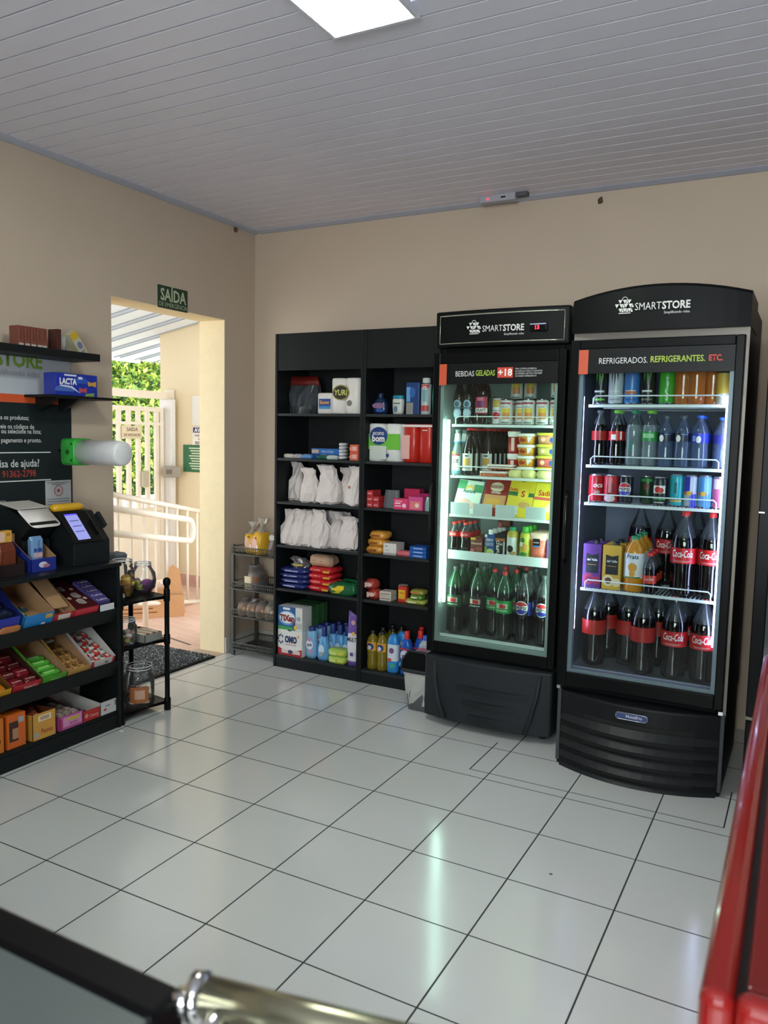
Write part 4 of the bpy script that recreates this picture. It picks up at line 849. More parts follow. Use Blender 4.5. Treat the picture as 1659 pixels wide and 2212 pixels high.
t, L_ = bottle('lemon_juice_bottle', 'green and yellow citrus juice bottle with lime green cap '+GF1, 'bottle', (2.068, -.59, z), .029, .148, C('b5b23c', .3), C('4f9a34', .3), mat('cap_lime', '4aa83a', .4), .75, prof=[(0, 0), (.025, 0), (.028, .004), (.029, .05), (.026, .08), (.028, .10), (.022, .118), (.015, .128), (.015, .13)], capr=.56, cap_h=.13, group='citrus juice bottles '+GF1)
P(t, lambda m: (m.disc(.006, .05, .018, 0, 0, .0295), m.disc(-.006, .085, .012, 0, 1, .0295), m.rect(-.022, -.004, .055, .075, 0, 2, .0298), m.disc(0, .018, .018, 0, 1, .0292, rz=.01)), [C('c9973c'), C('2f7a34'), wh], 'wrap_label'); rowback(t, 3, .062, 'citrus juice bottle with lime green cap '+GF1, 'citrus juice bottles '+GF1)
t = thing('yogurt_tube', 'pink and salmon standing yogurt pouch on the fourth shelf '+GF1, 'pouch', (2.133, -.595, z), group='salmon yogurt pouches '+GF1)
MB().loft([(0, .031, .022, 0, 0, 3), (.03, .034, .022, 0, 0, 2.6), (.09, .039, .012, 0, 0, 3), (.122, .042, .002, 0, 0, 4)], [0, 0, 1], 20).out('pouch_body', [C('cc6a58', .3), C('e0b8a8', .3)], t)
P(t, lambda m: (m.rect(-.020, .014, .062, .097, -.0205, 0), m.rect(-.018, .012, .058, .064, -.021, 1)), [bk, C('3a7cc0')], 'print'); text('Validade', .009, wh, t, (-.003, -.0225, .076), fit=.027); rowback(t, 4, .045, 'salmon yogurt pouch '+GF1, 'salmon yogurt pouches '+GF1)
t = boxy('grape_juice_box', 'purple carton at the right end of the fourth shelf '+GF1, 'carton', 2.205, .050, .045, .092, C('6a3f9c'), lambda m, y: (m.rect(-.012, .016, .045, .075, y, 0), m.disc(-.005, .01, .02, y, 1, rz=.014)), [bk, C('b03a5c')], group='purple juice cartons '+GF1); rowback(t, 3, .055, 'purple juice carton '+GF1, 'purple juice cartons '+GF1)
# bottom (z .427)
z = .4405
def soda2l(loc, label, liquid, plastic, cap, lab_m, group, R=.048, H=.335):
    return bottle('soda_bottle', label, 'bottle', loc, R, H, liquid, plastic, cap, .70, 1, lab_m, (.40, .585), group=group, prof=[(0, 0), (R*.72, 0), (R*.95, H*.02), (R, H*.05), (R, H*.30), (R*.96, H*.36), (R*.96, H*.40), (R*.985, H*.42), (R*.985, H*.58), (R, H*.61), (R*.97, H*.70), (R*.80, H*.79), (R*.50, H*.88), (R*.30, H*.93), (R*.28, H*.955)], capr=.31)
gz = 'dark soda bottles with dark caps, bottom shelf '+GF1
def guarana(x, y, label, lab_m, cap, grp):
    t, L_ = soda2l((x, y, z), label, mat('soda_dark_green', '0a100d', .06, coat=.6), greenp, cap, lab_m, grp, .041); r = .0417
    P(t, lambda m: (m.rect(-.030, .030, .158, .182, 0, 0, r), m.disc(.0, .170, .0115, 0, 1, r+.0004), m.disc(.012, .168, .010, 0, 1, r+.0006), m.rect(-.028, .028, .146, .150, 0, 2, r)), [C('e0d6c4'), C('b8261e'), C('d9e6d4')], 'emblem'); return t
t = guarana(1.712, -.585, 'dark green soda bottle at the far left of the bottom shelf '+GF1, mat('dark_green_label', '1d4a2a', .35), capclear, gz); rowback(t, 4, .088, 'dark green soda bottle in far left row '+GF1, gz)
t = guarana(1.826, -.57, 'dark soda bottle with round red emblem second on the bottom shelf '+GF1, mat('blackish_label', '16211a', .35), capclear, gz); rowback(t, 3, .088, 'dark red-emblem soda bottle in second row '+GF1, gz)
gg = 'red capped soda bottles with bright green labels '+GF1
t = guarana(1.975, -.595, 'front red capped soda bottle with bright green label '+GF1, greenlab, capred, gg)
for x, y, l in ((1.905, -.545, 'left one just behind the front bottle'), (2.00, -.50, 'second behind'), (1.93, -.45, 'third behind, left'), (2.02, -.40, 'fourth behind'), (1.96, -.33, 'rearmost')): dup(t, (x, y, z), f'red capped green label bottle, {l} '+GF1)
def pepsi(x, y, label):
    t, L_ = soda2l((x, y, z), label, cola, clearp, capclear, mat('blackish_blue_label', '10142a', .35), 'blue and red globe cola bottles '+GF1, .041); r = .0417
    def f(m):
        m.disc(0, .172, .034, 0, 0, r+.0002); m.disc(0, .172, .031, 0, 1, r+.0005); m.disc(0, .180, .029, 0, 2, r+.0008, a0=12, a1=168, rz=.021); m.disc(0, .164, .029, 0, 3, r+.0008, a0=192, a1=348, rz=.021); m.rect(.036, .060, .135, .200, 0, 3, r+.0002)
    o = P(t, f, [C('c9cbd0'), C('e9e9ec'), C('c8242c'), C('26329a')], 'globe_emblem'); text('PEPSI', .021, bk, o, (0, 0, .1645), wrap=r+.0015, bold=.03, fit=.052); return t
t = pepsi(2.072, -.59, 'cola bottle with red white and blue globe, left of the two '+GF1); rowback(t, 3, .09, 'globe emblem cola bottle in left globe row '+GF1, 'blue and red globe cola bottles '+GF1)
t = pepsi(2.171, -.59, 'cola bottle with red white and blue globe at the right end '+GF1); rowback(t, 3, .09, 'globe emblem cola bottle in rightmost row '+GF1, 'blue and red globe cola bottles '+GF1)

# ===== bluish fridge, top shelf
z = 1.567; Y = -.775
def monster(x, label, body, claw, base, bar=None):
    t = can('energy_drink_can', label, 'can', (x, Y, z), .031, .168, mat('can_'+body, body, .3)); r = .0315
    def f(m):
        for i, (dx, h) in enumerate(((-.012, .06), (0, .075), (.012, .055))): m.add([(r*math.sin(u/r), -r*math.cos(u/r), v) for u, v in ((dx-.004, .15), (dx+.003, .152), (dx+.004, .15-h*.5), (dx, .15-h), (dx-.003, .15-h*.4))], [(0, 4, 3, 2, 1)], 0)
        m.rect(-.022, .022, .052, .060, 0, 1, r); m.rect(-.024, .024, .018, .026, 0, 2, r)
    P(t, f, [C(claw), C('d0d4d2'), C(base)], 'claw_print'); return t
monster(2.436, 'tall black green-clawed can, left of top shelf '+GF2, '14181a', '4f9a34', '5fae3a'); monster(2.499, 'tall white can with dark claw marks on the top shelf '+GF2, 'bcc2c6', '3c4448', '9aa2a8')
t = monster(2.565, 'tall light blue can with an orange band on the top shelf '+GF2, '3f7cc0', '5a6aa8', '2c5a9c'); P(t, lambda m: (m.rect(-.026, .026, .045, .056, 0, 0, .0318),), [C('c8683a')], 'band'); monster(2.631, 'tall black green-clawed can, middle of top shelf '+GF2, '1c1614', '4c8a3a', '6a6a5c')
t = can('energy_drink_can', 'tall bright green can with sideways white lettering '+GF2, 'can', (2.705, Y, z), .032, .172, mat('can_bright_green', '3fa02c', .3)); text('BALY', .042, wh, t, (.010, -.0015, .068), wrap=.0326, bold=.01, rot=PI/2, fit=.105)
tea = mat('tea_orange', 'a85f24', .15, coat=.4)
def tea_b(x, label, y=Y): return bottle('tea_bottle', label, 'bottle', (x, y, z), .036, .22, tea, clearp, capdg, .80, group='orange tea bottles '+GF2, prof=[(0, 0), (.028, 0), (.034, .006), (.036, .03), (.033, .07), (.035, .11), (.036, .15), (.028, .175), (.014, .20), (.013, .21)], capr=.45)[0]
t = tea_b(2.768, 'orange tea bottle next to the bright green can '+GF2); dup(t, (2.820, Y-.012, z), 'middle orange tea bottle, nearest the glass '+GF2); dup(t, (2.878, Y+.02, z), 'right orange tea bottle beside the yellow labelled one '+GF2)
t = bottle('juice_bottle', 'bottle with yellow picture label, right end of top shelf '+GF2, 'bottle', (2.922, Y-.012, z), .027, .20, mat('pale_juice', 'b9b9a4', .2), clearp, C('5b3a7c'), .6, 1, C('c9a63c'), (.22, .62))[0]
# second shelf
z = 1.313
def pet500(x, label, liquid, plastic, cap, lab, grp, H=.232, R=.033, y=Y, fill=.72, lz=(.45, .62)): return bottle('drink_bottle', label, 'bottle', (x, y, z), R, H, liquid, plastic, cap, fill, 1, lab, lz, group=grp, capr=.42)
darkred = mat('red_black_label', '8f1c18', .35)
t, L_ = pet500(2.440, 'black cola bottle with dark red label, left of second shelf '+GF2, cola, clearp, capclear, darkred, None)
t, L_ = pet500(2.511, 'dark cola bottle with red label and lime cap, second shelf '+GF2, cola, clearp, capgreen, cokered, 'lime capped dark bottles '+GF2); P(t, lambda m: (m.rect(-.016, .004, .108, .130, 0, 0, .0345), m.rect(.022, .030, .108, .142, 0, 0, .0345)), [wh], 'print'); rowback(t, 2, .075, 'dark cola bottle with lime cap '+GF2, 'lime capped dark bottles '+GF2)
t, L_ = pet500(2.582, 'milky clear soda bottle with teal cap on the second shelf '+GF2, mat('clear_soda', '9fb0b4', .1, clear=.4), clearp, capdg, None, 'teal capped clear bottles '+GF2); text('LIMÃO', .017, C('1c8a6a'), t, (0, 0, .085), wrap=.0345, rot=PI/2, bold=.02); text('FRESH', .014, C('1c8a6a'), t, (0, 0, .10), wrap=.0345, rot=PI/2) if 0 else None; rowback(t, 2, .075, 'clear soda bottle with teal cap '+GF2, 'teal capped clear bottles '+GF2)
t, L_ = pet500(2.646, 'clear soda bottle with green label and lime cap '+GF2, mat('clear_soda', '9fb0b4', .1, clear=.4), clearp, capgreen, mat('mid_green_label', '2c8a3c', .35), 'green labelled clear bottles '+GF2); P(t, lambda m: (m.rect(-.024, .024, .118, .136, 0, 0, .0345), m.rect(-.016, .016, .075, .078, 0, 1, .0338)), [C('8fc48c'), C('5a6a60')], 'print'); rowback(t, 2, .075, 'green labelled clear bottle '+GF2, 'green labelled clear bottles '+GF2)
wat = mat('water_blue', '7f95b8', .08, clear=.3)
for x, y, l in ((2.712, Y, 'left'), (2.779, Y-.01, 'right')):
    t, L_ = pet500(x, f'{l} water bottle with dark band and white drop '+GF2, wat, waterp, capclear, mat('ink_blue_label', '131a30', .35), None, .212, .033, y, .7, (.50, .66)); P(t, lambda m: (m.disc(-.014, .118, .010, 0, 0, .0345, rz=.014), m.rect(-.004, .024, .133, .136, 0, 1, .0345)), [wh, C('5f88c4')], 'drop_print')
t, L_ = pet500(2.843, 'water bottle with royal blue label and blue cap '+GF2, wat, waterp, capblue, mat('royal_blue_label', '2636a4', .35), 'blue capped water bottles '+GF2, .212, .034, Y-.01, .7, (.48, .66)); P(t, lambda m: (m.disc(.0, .115, .010, 0, 0, .0355, rz=.014), m.rect(-.026, -.012, .108, .13, 0, 1, .0355)), [wh, C('7f98dc')], 'drop_print'); rowback(t, 3, .07, 'blue capped water bottle '+GF2, 'blue capped water bottles '+GF2, .0)
t, L_ = pet500(2.925, 'violet labelled water bottle, right end of second shelf '+GF2, wat, waterp, capblue, mat('violet_blue_label', '30307a', .35), None, .205, .032, Y, .7, (.48, .66))
# third shelf cans
z = 1.152
def can3(x, label, col, fn=None, mats=None, R=.0305, H=.121, y=Y, grp=None): 
    t = can('soda_can', label, 'can', (x, y, z), R, H, mat('canc_'+col, col, .28), grp)
    if fn: P(t, fn, mats, 'print')
    return t
t = can3(2.434, 'red cola can at the left end of the third shelf '+GF2, 'b01c22'); text('Coca', .030, wh, t, (.004, 0, .065), wrap=.0311, shear=.3, bold=.02); text('Cola', .02, wh, t, (.004, 0, .04), wrap=.0311, shear=.3)
dup(t, (2.434, Y+.07, z), 'red cola can behind the left end can of the third shelf '+GF2)
t = can3(2.499, 'red can with white swirl near its base, third shelf '+GF2, 'c02a30', lambda m: (m.disc(.0, .020, .026, 0, 0, .0311, rz=.014), m.rect(-.006, .006, .045, .11, 0, 1, .0311), m.disc(.004, .06, .018, 0, 2, .0309, rz=.03)), [C('d8c8c8'), C('d88a8c'), C('8f1a20')])
t = can3(2.560, 'black can with red white and blue globe on the third shelf '+GF2, '15161c'); r = .0309
o = P(t, lambda m: (m.disc(0, .062, .029, 0, 0, r), m.disc(0, .062, .026, 0, 1, r+.0003), m.disc(0, .069, .0245, 0, 2, r+.0006, a0=12, a1=168, rz=.018), m.disc(0, .055, .0245, 0, 3, r+.0006, a0=192, a1=348, rz=.018)), [C('c9cbd0'), C('17181e'), C('c8242c'), C('3a3fb0')], 'globe_emblem'); m = MB().rect(-.0265, .0265, .053, .071, 0, 0, r+.0008); m.out('white_band', wh, t); text('PEPSI', .018, bk, o, (0, 0, .0555), wrap=r+.0015, bold=.03, fit=.045)
gl = lambda m: (m.rect(-.026, .026, .052, .084, 0, 0, .0311), m.disc(-.006, .067, .013, 0, 1, .0314), m.disc(.008, .064, .011, 0, 1, .0316), m.rect(-.03, .03, .025, .036, 0, 2, .0311), m.rect(-.02, .02, .012, .016, 0, 0, .0311))
t = can3(2.640, 'dark shaded green can pushed back on the third shelf '+GF2, '163a20', lambda m: (m.rect(-.028, .028, .095, .108, 0, 0, .0311), m.disc(0, .075, .014, 0, 1, .0311)), [C('2f8a3c'), C('6a2a24')], y=Y+.05)
t = can3(2.700, 'black and green can with round red emblem, third shelf '+GF2, '17221c', gl, [C('d9cfc4'), C('b8261e'), C('2f8a3c')])
t = can3(2.765, 'tall teal energy can on the third shelf '+GF2, '17a0a8', lambda m: (m.rect(-.006, .004, .055, .10, 0, 0, .0275), m.rect(-.026, .026, .02, .028, 0, 1, .0275)), [C('0c5a66'), C('d0a040')], R=.027, H=.135)
rbp = lambda m: (m.rect(-.027, .0, .062, .125, 0, 0, .0275), m.rect(.0, .027, .0, .055, 0, 0, .0275), m.rect(-.024, .010, .052, .064, 0, 1, .0277), m.disc(-.004, .058, .010, 0, 2, .0279))
t = can3(2.819, 'slim blue and silver energy can, left of the pair '+GF2, 'a8b0bc', rbp, [C('2a34a4', .3), C('c8503a'), C('d8b040')], R=.0265, H=.133)
t = can3(2.873, 'slim light blue energy can, right of the pair '+GF2, '6aa4d8', rbp, [C('4a8ac8', .3), C('c8503a'), C('d8b040')], R=.0265, H=.133)
t = can3(2.926, 'slim pink can at the right end of the third shelf '+GF2, 'a85070', lambda m: (m.rect(-.02, .02, .08, .12, 0, 0, .0265),), [C('b8a8b4')], R=.026, H=.130)
# fourth shelf
z = .782
def juicebox(x, label, base, fruit, fc, grp):
    t = boxy('juice_carton', label, 'carton', x, .078, .07, .190, base, lambda m, y: (m.add([(-.025, y, .065), (.028, y, .065), (.028, y, .150), (.0, y, .143), (-.025, y, .150)], [(0, 1, 2, 3, 4)], 0), m.disc(-.012, .038, .024, y-.0004, 1), m.disc(-.012, .038, .014, y-.0007, 2), m.disc(.022, .032, .018, y-.0004, 1), m.rect(-.018, .02, .100, .102, y-.0004, 3)), [C('1b1f24'), C(fc), C(fruit), C('d0a030')], [('del Valle', .014, wh, .001, .118, .044)], y=-.775, group=grp)
    MB().lathe([(.013, .19), (.013, .205), (0, .205)], 0, 14, .01, 0).out('cap', capblack, t); return t
t = juicebox(2.440, 'purple grape juice carton at the left of the fourth shelf '+GF2, C('5c2f78'), '7a2048', '9a2a4a', 'grape juice cartons '+GF2); rowback(t, 2, .09, 'purple grape juice carton '+GF2, 'grape juice cartons '+GF2)
t = juicebox(2.524, 'yellow passion fruit juice carton on the fourth shelf '+GF2, C('d0a436'), '6a4420', 'e0d0a0', 'passion fruit juice cartons '+GF2); rowback(t, 2, .09, 'yellow passion fruit juice carton '+GF2, 'passion fruit juice cartons '+GF2)
t, L_ = bottle('orange_juice_bottle', 'orange juice bottle with white label and green cap '+GF2, 'bottle', (2.611, -.775, z), .042, .235, mat('orange_juice', 'd08a1c', .25), mat('orange_juice_top', 'c8983a', .2), capdg, .9, 1, C('dfe2e2'), (.25, .70), prof=[(0, 0), (.038, 0), (.042, .005), (.042, .165), (.036, .19), (.018, .21), (.016, .222)], capr=.42, group='orange juice bottles '+GF2)
P(t, lambda m: (m.disc(0, .105, .019, 0, 0, .0435), m.disc(0, .078, .012, 0, 0, .0437, rz=.016), m.rect(-.035, .035, .059, .065, 0, 1, .0434)), [C('dc9a2c'), C('2c7a3a')], 'fruit_print'); text('Prats', .026, C('1c3a5c'), t, (0, 0, .142), wrap=.044, bold=.02, fit=.05); rowback(t, 3, .092, 'orange juice bottle with green cap '+GF2, 'orange juice bottles '+GF2)
t, L_ = bottle('cola_bottle', 'small cola bottle with orange red label on the fourth shelf '+GF2, 'bottle', (2.680, -.80, z), .028, .172, cola, clearp, capred, .62, 1, mat('orange_red_label', 'c83a24', .35), (.26, .46), capr=.5, cap_h=.07, group='small cola bottles '+GF2); text('Coca-Cola', .018, wh, L_, (0, 0, .058), wrap=.0292, shear=.25, fit=.04); rowback(t, 3, .07, 'small cola bottle '+GF2, 'small cola bottles '+GF2)
def bigcola(x, y, zz, label, lab_m, cap, txt, grp, H=.348):
    R = .051
    t, L_ = bottle('cola_bottle', label, 'bottle', (x, y, zz), R, H, cola, clearp, cap, .74, 1, lab_m, (.40, .58), group=grp, prof=[(0, 0), (R*.70, 0), (R*.92, H*.02), (R*.96, H*.06), (R*.90, H*.20), (R*.92, H*.34), (R*.985, H*.40), (R*.985, H*.58), (R*.99, H*.62), (R*.90, H*.70), (R*.62, H*.80), (R*.40, H*.88), (R*.27, H*.925), (R*.27, H*.955)], capr=.29)
    if txt: text('Coca-Cola', .042, wh, L_, (0, 0, H*.475), wrap=R+.0015, shear=.25, fit=.086, bold=.015); m = MB(); r = R+.0014; m.rect(-.036, .036, H*.430, H*.434, 0, 0, r); m.rect(-.028, .028, H*.418, H*.422, 0, 0, r); m.out('small_print', C('e0b4b0'), L_)
    return t
gb = 'large cola bottles on the fourth shelf '+GF2
t = bigcola(2.806, -.775, z, 'large red capped cola bottle on the fourth shelf '+GF2, cokered, capred, 1, gb, .352); rowback(t, 2, .11, 'large cola bottle in left row, fourth shelf '+GF2, gb); dup(t, (2.910, -.770, z), 'large red capped cola bottle, right end of fourth shelf '+GF2)
for x, y, l in ((2.58, -.50, 'left'), (2.70, -.52, 'middle'), (2.82, -.48, 'right')): dup(t, (x, y, z), f'large cola bottle in the dim back row, {l} one, fourth shelf '+GF2)
# bottom
z = .438; gb = 'large cola bottles at the bottom '+GF2; dl = mat('dull_red_label', 'b0221c', .35)
t = bigcola(2.452, -.765, z, 'black capped cola bottle at the bottom left '+GF2, dl, capclear, 0, gb); dup(t, (2.585, -.70, z), 'second black capped cola bottle, set back at bottom '+GF2); dup(t, (2.664, -.79, z), 'black capped cola bottle in the middle of the bottom '+GF2); 
dup(t, (2.48, -.62, z), 'cola bottle in the back row behind the bottom left one '+GF2); dup(t, (2.70, -.64, z), 'cola bottle in the back row behind the middle one '+GF2)
t = bigcola(2.790, -.79, z, 'red capped cola bottle second from the right at the bottom '+GF2, cokered, capred, 1, gb); dup(t, (2.902, -.785, z), 'red capped cola bottle at the bottom right '+GF2); dup(t, (2.80, -.66, z), 'cola bottle behind the second from the right at the bottom '+GF2); dup(t, (2.90, -.65, z), 'cola bottle behind the bottom right one '+GF2)
# ===== products on the black shelves (front -.356)
S6 = 'on black shelves'
rr = random.Random(11)
t = thing('pet_food_bag', 'crumpled clear bag with dark red header at the top left '+S6, 'bag', (.532, -.20, 1.535))
MB().loft([(0, .085, .05, 0, 0, 3), (.05, .10, .06, .005, 0, 3), (.12, .105, .05, 0, 0, 3), (.17, .11, .03, 0, 0, 3)], 0, 26, jit=.007, sm=False, rnd=rr).out('bag_body', mat('shiny_dark_bag', '3c4246', .18), t)
MB().loft([(.168, .112, .02, 0, 0, 4), (.20, .105, .015, -.005, 0, 4), (.225, .10, .006, -.01, 0, 4)], 0, 20, jit=.003, rnd=rr).out('red_header', mat('header_red', '6a1c14', .4), t)
MB().loft([(.0, .03, .03, .04, -.06, 3), (.03, .045, .04, .05, -.06, 3), (.045, .02, .02, .05, -.06, 3)], 0, 16, jit=.008, sm=False, rnd=rr).out('foil_piece', mat('foil', 'b5b8ba', .2, metal=.8), t)
def rollpack(name, label, x, y, z, w, h, base, nr, d=.1, wave=1):
    t = thing(name, label, 'paper rolls', (x, y, z)); m = MB()
    for i in range(nr):
        cx = (i-(nr-1)/2)*w/nr; R = w/nr*.53
        m.loft([(0, R*.9, d/2*.9, cx, 0, 3), (.008, R, d/2, cx, 0, 3), (h*.5, R*.985, d/2*.98, cx, 0, 3), (h-.008, R, d/2, cx, 0, 3), (h, R*.9, d/2*.9, cx, 0, 3)], 0, 22)
    m.out('wrapped_rolls', base, t); return t
t = rollpack('paper_towel_pack', 'small white roll pack with blue and orange label '+S6, .722, -.24, 1.535, .105, .122, C('dcd8d0', .4), 1, .1)
o = P(t, lambda m: (m.rect(-.030, .050, .030, .088, -.0515, 0), m.rect(-.030, .050, .030, .045, -.052, 1)), [C('28488c'), C('3f8ac4')], 'label'); text('Snow', .028, C('e0a23c'), o, (.01, -.054, .058), bold=.03, fit=.066)
t = rollpack('paper_towel_pack', 'large white two-roll kitchen paper pack with dark oval emblem '+S6, .872, -.25, 1.535, .19, .205, C('dedad2', .4), 2, .11)
o = P(t, lambda m: (m.disc(-.022, .122, .057, -.0565, 0, rz=.044), m.disc(-.022, .122, .050, -.057, 1, rz=.037), m.disc(.036, .062, .017, -.0565, 2)), [C('8a8444'), C('2e2a20'), C('77756c')], 'oval_emblem'); text('YURI', .044, C('c3c46a'), o, (-.022, -.059, .107), bold=.03, fit=.088, shear=.1)
def lbottle(name, label, x, y, z, rings, mats, mi, capr=None, capz=None, capm=None, cat='bottle', group=None):
    t = thing(name, label, cat, (x, y, z), group=group); MB().loft(rings, mi, 24).out('bottle_body', mats, t)
    if capm: m = MB(); m.lathe([(capr, capz[0]), (capr, capz[1]-.003), (capr*.9, capz[1]), (0, capz[1])], 0, 18); m.out('cap', capm, t)
    return t
t = lbottle('mouthwash_bottle', 'dark blue mouthwash bottle on the top shelf '+S6, 1.092, -.27, 1.535, [(0, .038, .022, 0, 0, 3), (.02, .046, .026, 0, 0, 2.6), (.06, .044, .025, 0, 0, 2.6), (.085, .03, .02, 0, 0, 2.3), (.092, .016, .016, 0, 0, 2)], C('14284a', .2), 0, .016, (.088, .118), C('0f2040'))
P(t, lambda m: (m.disc(.0, .048, .040, -.0275, 0, rz=.016), m.disc(.01, .022, .028, -.0275, 1, rz=.010)), [C('8a6a8c'), C('2c5a9c')], 'label')
t = lbottle('shampoo_bottle', 'small white bottle with teal cap '+S6, 1.205, -.27, 1.535, [(0, .028, .02, 0, 0, 3), (.02, .032, .022, 0, 0, 2.6), (.07, .035, .023, 0, 0, 2.6), (.085, .033, .022, 0, 0, 2.6), (.10, .034, .022, 0, 0, 2.6), (.107, .028, .018, 0, 0, 2.6)], [C('c4c8c0'), C('1d7f98', .35)], [0, 0, 0, 1, 1])
P(t, lambda m: (m.rect(-.022, .022, .058, .064, -.0245, 0), m.disc(-.006, .03, .012, -.0245, 1, rz=.018)), [C('3f6a4c'), C('5a7a90')], 'label')
t = carton('toothbrush_box', 'tall dark blue blister box '+S6, 'box', (1.298, -.265, 1.535), .078, .04, .175, C('1c3f74', .3)); P(t, lambda m: (m.rect(-.037, -.014, .07, .15, -.0207, 0), m.rect(-.037, .005, .0, .065, -.0207, 1), m.disc(.0, .12, .018, -.021, 2, rz=.028)), [C('5a9ad0'), C('8c8a84'), C('2c5a9c')], 'printed_front')
t = thing('deodorant_can', 'tall silver and red spray can, right of top shelf '+S6, 'spray can', (1.369, -.26, 1.535)); MB().lathe([(0, 0), (.027, 0), (.0285, .004), (.0285, .165), (.024, .172), (0, .172)], [0, 0, 0, 1, 1], 22).out('can_body', [C('a9b4b4', .3), alu], t); MB().lathe([(.022, .170), (.022, .195), (.018, .2), (0, .2)], 0, 18).out('cap', C('c2c6c4'), t)
P(t, lambda m: (m.rect(-.0285, .0285, .145, .163, 0, 0, .029), m.rect(-.0285, .0285, .02, .05, 0, 0, .029), m.rect(-.012, .016, .07, .135, 0, 1, .029), m.rect(-.01, .012, .148, .152, 0, 2, .0293)), [C('b0413c'), C('6f9fa0'), wh], 'label')
t = lbottle('body_lotion_bottle', 'tall mint green bottle cut by the fridge edge '+S6, 1.437, -.25, 1.535, [(0, .03, .02, 0, 0, 3), (.1, .032, .022, 0, 0, 3), (.2, .027, .02, 0, 0, 3), (.215, .02, .015, 0, 0, 3)], C('63c4ae', .35), 0)
# second shelf
z = 1.272
t = carton('dental_box', 'long blue box lying on the second shelf '+S6, 'box', (.728, -.24, z+.026), .20, .05, .036, C('2a64a8', .35), rz=.05); o = P(t, lambda m: (m.rect(-.095, -.05, .008, .028, -.0257, 0),), [C('c0a48c')], 'print'); text('PROTEX', .018, C('c8d6ec'), o, (.01, -.0265, .011), fit=.08)
t = carton('dental_box', 'flat dark blue box beneath the long blue box '+S6, 'box', (.70, -.24, z), .15, .06, .024, C('27509a', .35), rz=-.05)
for i, (x, c, l) in enumerate(((.495, 'c8c2b4', 'cream bar wrapper at the left of the second shelf '), (.56, 'a8a4a8', 'silver bar wrapper beside the cream one '), (.62, '5a8ac0', 'light blue bar wrapper '), (.735, '1c5a44', 'dark green soap wrapper '), (.80, 'b4bcbc', 'pale silver soap wrapper '))):
    t = thing('soap_bar', l+S6, 'soap', (x, -.30, z), rr.uniform(-.2, .2)); MB().loft([(0, .034, .018, 0, 0, 4), (.012, .037, .022, 0, 0, 4), (.024, .033, .017, 0, 0, 4)], 0, 20, jit=.0012, rnd=rr).out('wrapper', C(c, .25), t); P(t, lambda m: (m.box(-.018, .018, -.008, .006, .0245, .0255),), [wh], 'print')
for i in range(5):
    t = thing('toothpaste_tube', ['lowest', 'second', 'third', 'fourth', 'topmost'][i]+' white tube end of the toothpaste stack '+S6, 'tube', (.86, -.27, z+.013+.019*i), PI/2, group='toothpaste tubes '+S6); MB().tube([(-.05, 0, 0), (.05, 0, 0)], .0085, 0, 12).out('tube_body', C('cfd2d2', .35), t)
t = carton('medicine_box', 'lower orange box at the right end of the second shelf '+S6, 'box', (.955, -.28, z), .055, .09, .045, C('cc5a40', .4), group='orange boxes '+S6); P(t, lambda m: (m.rect(-.015, .018, .010, .034, -.0457, 0), m.disc(-.02, .02, .010, -.0457, 1)), [C('d9a89c'), C('e08a70')], 'printed_front'); dup(t, (.955, -.28, z+.046), 'upper orange box stacked at the right end of the second shelf '+S6)
t = rollpack('toilet_paper_pack', 'white and green toilet paper pack with a blue badge '+S6, 1.135, -.235, z, .215, .212, C('dde0da', .4), 2, .15)
o = P(t, lambda m: (m.rect(-.105, .105, .068, .155, -.0757, 0), m.disc(-.03, .143, .056, -.0764, 1, rz=.050), m.rect(-.085, .02, .015, .088, -.0761, 2), m.disc(.028, .035, .010, -.0765, 1)), [C('6ab83c'), C('24407c'), C('c9cfc4')], 'green_band')
text('econo', .036, wh, o, (-.030, -.079, .148), fit=.07, bold=.01); text('bom', .050, wh, o, (-.030, -.079, .112), fit=.08, bold=.04); text('3', .02, bk, o, (-.09, -.077, .182), bold=.04)
t = rollpack('toilet_paper_pack', 'red toilet paper pack beside the greenish fridge '+S6, 1.345, -.235, z, .19, .212, C('b8281e', .3), 2, .15); P(t, lambda m: (m.rect(-.095, .095, .195, .208, -.0757, 0), m.rect(-.095, -.045, .02, .15, -.076, 1), m.rect(.03, .06, .175, .18, -.0765, 0)), [C('dcd6cc'), C('d8a8a0')], 'print')
# paper bags
def paperbag(loc, label, w, d, h, seed, lean=0, rz=0, grp=None, lbl=None):
    r_ = random.Random(seed); t = thing('paper_bag', label, 'paper bag', loc, rz, group=grp)
    MB().loft([(0, w*.40, d*.42, 0, 0, 4), (h*.06, w*.5, d*.5, 0, 0, 3.5), (h*.3, w*.53, d*.52, 0, 0, 2.6), (h*.52, w*.48, d*.44, lean*.3, 0, 2.6), (h*.68, w*.36, d*.28, lean*.6, 0, 2.4), (h*.80, w*.34, d*.16, lean*.9, 0, 2.4), (h*.92, w*.40, d*.12, lean*1.1-w*.05, -.004, 3), (h, w*.36, d*.06, lean*1.2-w*.1, -.01, 4)], 0, 18, sm=False, jit=.008, rnd=r_).out('crumpled_bag', mat('pinkish_white_paper', 'd9cfca', .75), t)
    return t
gp = 'crumpled white paper bags '+S6
paperbag((.492, -.20, 1.012), 'shaded paper bag at the left back of the third shelf '+S6, .10, .11, .232, 1, 0, 0, gp); paperbag((.637, -.28, 1.012), 'folded top paper bag, second on third shelf '+S6, .11, .11, .205, 2, -.01, .1, gp)
paperbag((.772, -.27, 1.012), 'biggest round bellied paper bag on the third shelf '+S6, .145, .13, .225, 3, -.02, 0, gp); paperbag((.842, -.19, 1.012), 'shaded paper bag set back on the third shelf '+S6, .10, .11, .21, 4, 0, .3, gp)
